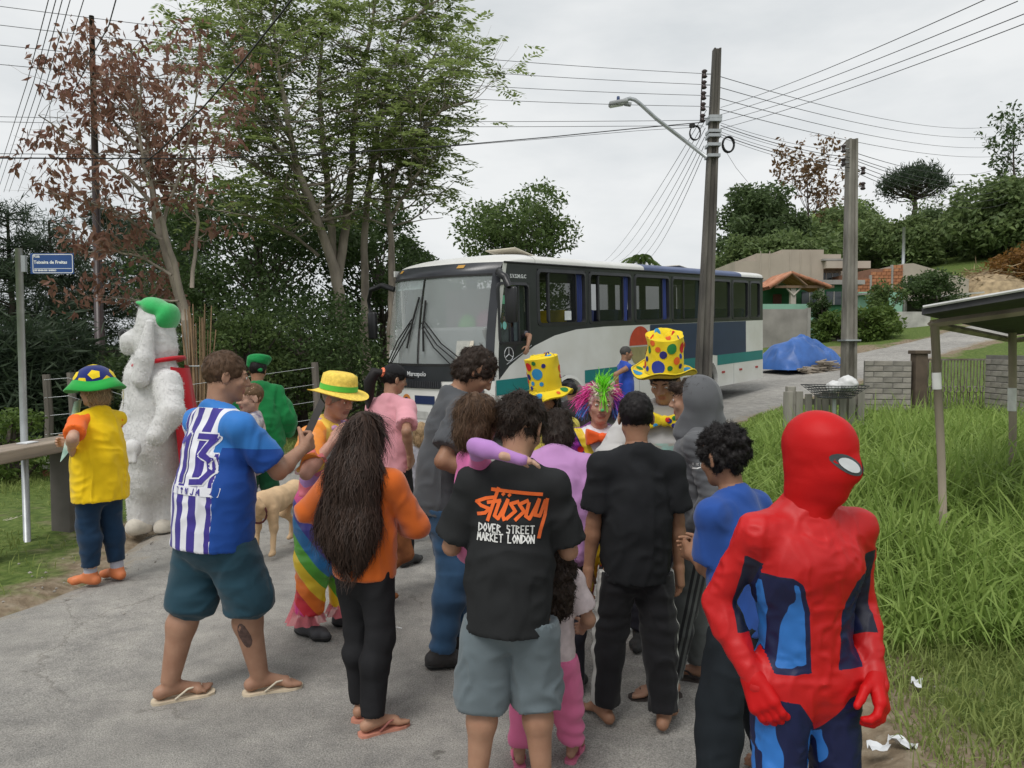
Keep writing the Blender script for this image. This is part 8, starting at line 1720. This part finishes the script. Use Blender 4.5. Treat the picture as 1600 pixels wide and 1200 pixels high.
F = Field().ell(Wd(196, 522), V(.055, .06, .045), 0); v, f = F.mesh(.008); mk('nose', v, f, plush('black_plush', (.02, .02, .022)), hd_, True)
F = Field().ell(Wd(224, 503, -.10), V(.03, .02, .045), 0).ell(Wd(224, 503, .10), V(.03, .02, .045), 0); v, f = F.mesh(.007); mk('eye', v, f, mat('blue_eye', (.05, .05, .2), .3), hd_, True)
F = Field(); F.ell(Wd(246, 482), V(.135, .17, .085), .02, roty(.5)); F.ell(Wd(262, 497), V(.085, .16, .13), .03, roty(.3)); F.ell(Wd(228, 476), V(.07, .13, .022), .02, roty(.35)); v, f = F.mesh(.009); mk('cap', v, f, plush('green_plush_cap', lin((55, 175, 95))), hd_, True)
for px, dy in ((218, -.05), (262, .06)): F = Field(); F.cone(Wd(px + 6, 822, dy), Wd(px - 8, 824, dy - .10), .085, .075, .03); F.plane(V(0, 0, -.012), V(0, 0, -1)); v, f = F.mesh(.011); mk('paw_foot', v, f, plush('cream_plush', lin((205, 198, 185))), e, True)
for a_, dy in ((Wd(242, 692), -.40), (Wd(210, 698), .08)): F = Field(); p = V(a_[0], dy, a_[2]); F.ell(p, V(.07, .06, .08), .02); [F.cone(p + V(-.03 + k * .03, -.03, -.04), p + V(-.035 + k * .035, -.04, -.10), .022, .02, .01) for k in range(3)]; v, f = F.mesh(.009); mk('glove', v, f, WPL, e, True)
decal('chest_patch', body_, discs((0, 0), .11, 18), Wd(208, 622) + V(-.8, -.05, 0), V(0, -1, 0) * .8, V(0, 0, 1), V(1, 0, 0), plush('yellow_plush', lin((230, 215, 120))), e, .006)
CAPE = fabric('red_cape_satin', lin((190, 28, 42)), .5, .12, .5); mb = MB()
def cape(u, t): a = -.80 + 1.9 * u; r_ = .25 + .10 * t; k = 1 + .10 * math.sin(u * 19 + t * 2) * t; return Wd(250, 570) * V(1, 1, 0) + V(.02 + r_ * k * math.cos(a) * (.85 + .15 * t), r_ * k * math.sin(a) * 1.0, Wd(0, 566 + 186 * t ** 1.05)[2] - .05 * math.cos(a) * (1 - t))
mb.grid(cape, np.linspace(0, 1, 34), np.linspace(0, 1, 14)); mb.build('cape', CAPE, e, True); MB().tube([Wd(248, 566) + V(.20 * math.cos(a) , .22 * math.sin(a), .04 * math.cos(a)) for a in np.linspace(0, 6.283, 30)], .022, 6, cap=False).build('cape_collar', CAPE, e, True)
# ------------------------------------------------------------------ dogs
def dog(name, X0, Y0, yaw, hgt, m, label, headlow=.1, seed=1, res=.010):
    e = empty(name, (X0, Y0, gz(X0, Y0) + .045), math.radians(yaw), label, 'dog'); s_ = hgt / .55; F = Field(); P = lambda x, y, z: V(x, y, z) * s_
    q = lambda a, b, ra, rb, k=.03: F.cone(P(*a), P(*b), ra * s_, rb * s_, k)
    q((0, .22, .43), (0, .05, .44), .118, .105); q((0, .05, .44), (0, -.24, .47), .10, .082); q((0, -.24, .47), (0, -.30, .46), .09, .075); q((0, .26, .46), (0, .40, .58 - headlow), .085, .06); q((0, .42, .62 - headlow), (0, .46, .62 - headlow), .068, .06, .02); q((0, .48, .60 - headlow), (0, .60, .575 - headlow), .042, .028, .02)
    for sg in (-1, 1):
        q((sg * .075, .24, .40), (sg * .08, .23, .24), .055, .036); q((sg * .08, .23, .24), (sg * .08, .25, .04), .03, .021); q((sg * .08, .25, .03), (sg * .08, .285, .022), .026, .02, .015)
        q((sg * .07, -.26, .44), (sg * .085, -.20, .27), .082, .045); q((sg * .085, -.20, .27), (sg * .085, -.33, .17), .040, .025); q((sg * .085, -.33, .17), (sg * .085, -.30, .03), .023, .019); q((sg * .085, -.30, .028), (sg * .085, -.265, .022), .025, .02, .015)
        F.cone(P(sg * .055, .42, .68 - headlow), P(sg * .085, .40, .61 - headlow), .018 * s_, .024 * s_, .01)
    q((0, -.34, .50), (0, -.46, .44), .028, .022); q((0, -.46, .44), (0, -.56, .50), .022, .012)
    v, f = F.mesh(res); v = relax(v, f, 1); v += vnormals(v, f) * (.002 * vnoise(v * 40 + seed))[:, None]; mk('body', v, f, m, e, True)
    for nm, cc, rr in (('nose', (0, .625, .58 - headlow), .02), ('eye', (.045, .50, .635 - headlow), .011), ('eye', (-.045, .50, .635 - headlow), .011)): v, f = Field().ell(P(*cc), V(rr, rr, rr) * s_, 0).mesh(.004); mk(nm, v, f, EYED, e, True)
    MB().tube([P(0, .34, .54 - headlow) + V(.085 * math.cos(a), .03 * math.sin(a) * 0 + .0, .085 * math.sin(a)) * s_ for a in np.linspace(0, 6.283, 18)], .008, 5, cap=False).build('collar', mat('dog_collar', (.12, .03, .03), .7), e, True)
    return e
p = at(652, 905, 4.85); dog('dog', p[0] + .10, 4.95, -68, .58, mat('tan_fur', lin((170, 108, 66)), .9, .25, 7, .5, 130, bdist=.004, var_col=lin((120, 72, 44))), 'tan dog standing behind the grey T-shirt man\'s legs', .14, 2)
p = at(445, 868, 6.1); dog('dog', p[0], 6.0, 165, .50, mat('cream_fur', lin((205, 175, 138)), .9, .18, 8, .5, 130, bdist=.004), 'cream dog facing the camera between striped shirt man and rainbow clown', .16, 3)
# card in the long-haired girl's hand
worldcard('printed_card', [at(622, 818, 3.35), at(640, 812, 3.42), at(648, 796, 3.5), at(630, 796, 3.45)], mat('card_print', lin((190, 200, 215)), .5, .3, 45, var_col=lin((210, 90, 100))), 'colourful printed card in the long-haired girl\'s hand', 'card')
worldcard('printed_card', [at(500, 724, 4.0), at(530, 722, 4.05), at(532, 700, 4.1), at(502, 700, 4.05)], mat('card_grey', lin((175, 185, 180))), 'pale card held in both hands by the rainbow clown', 'card')
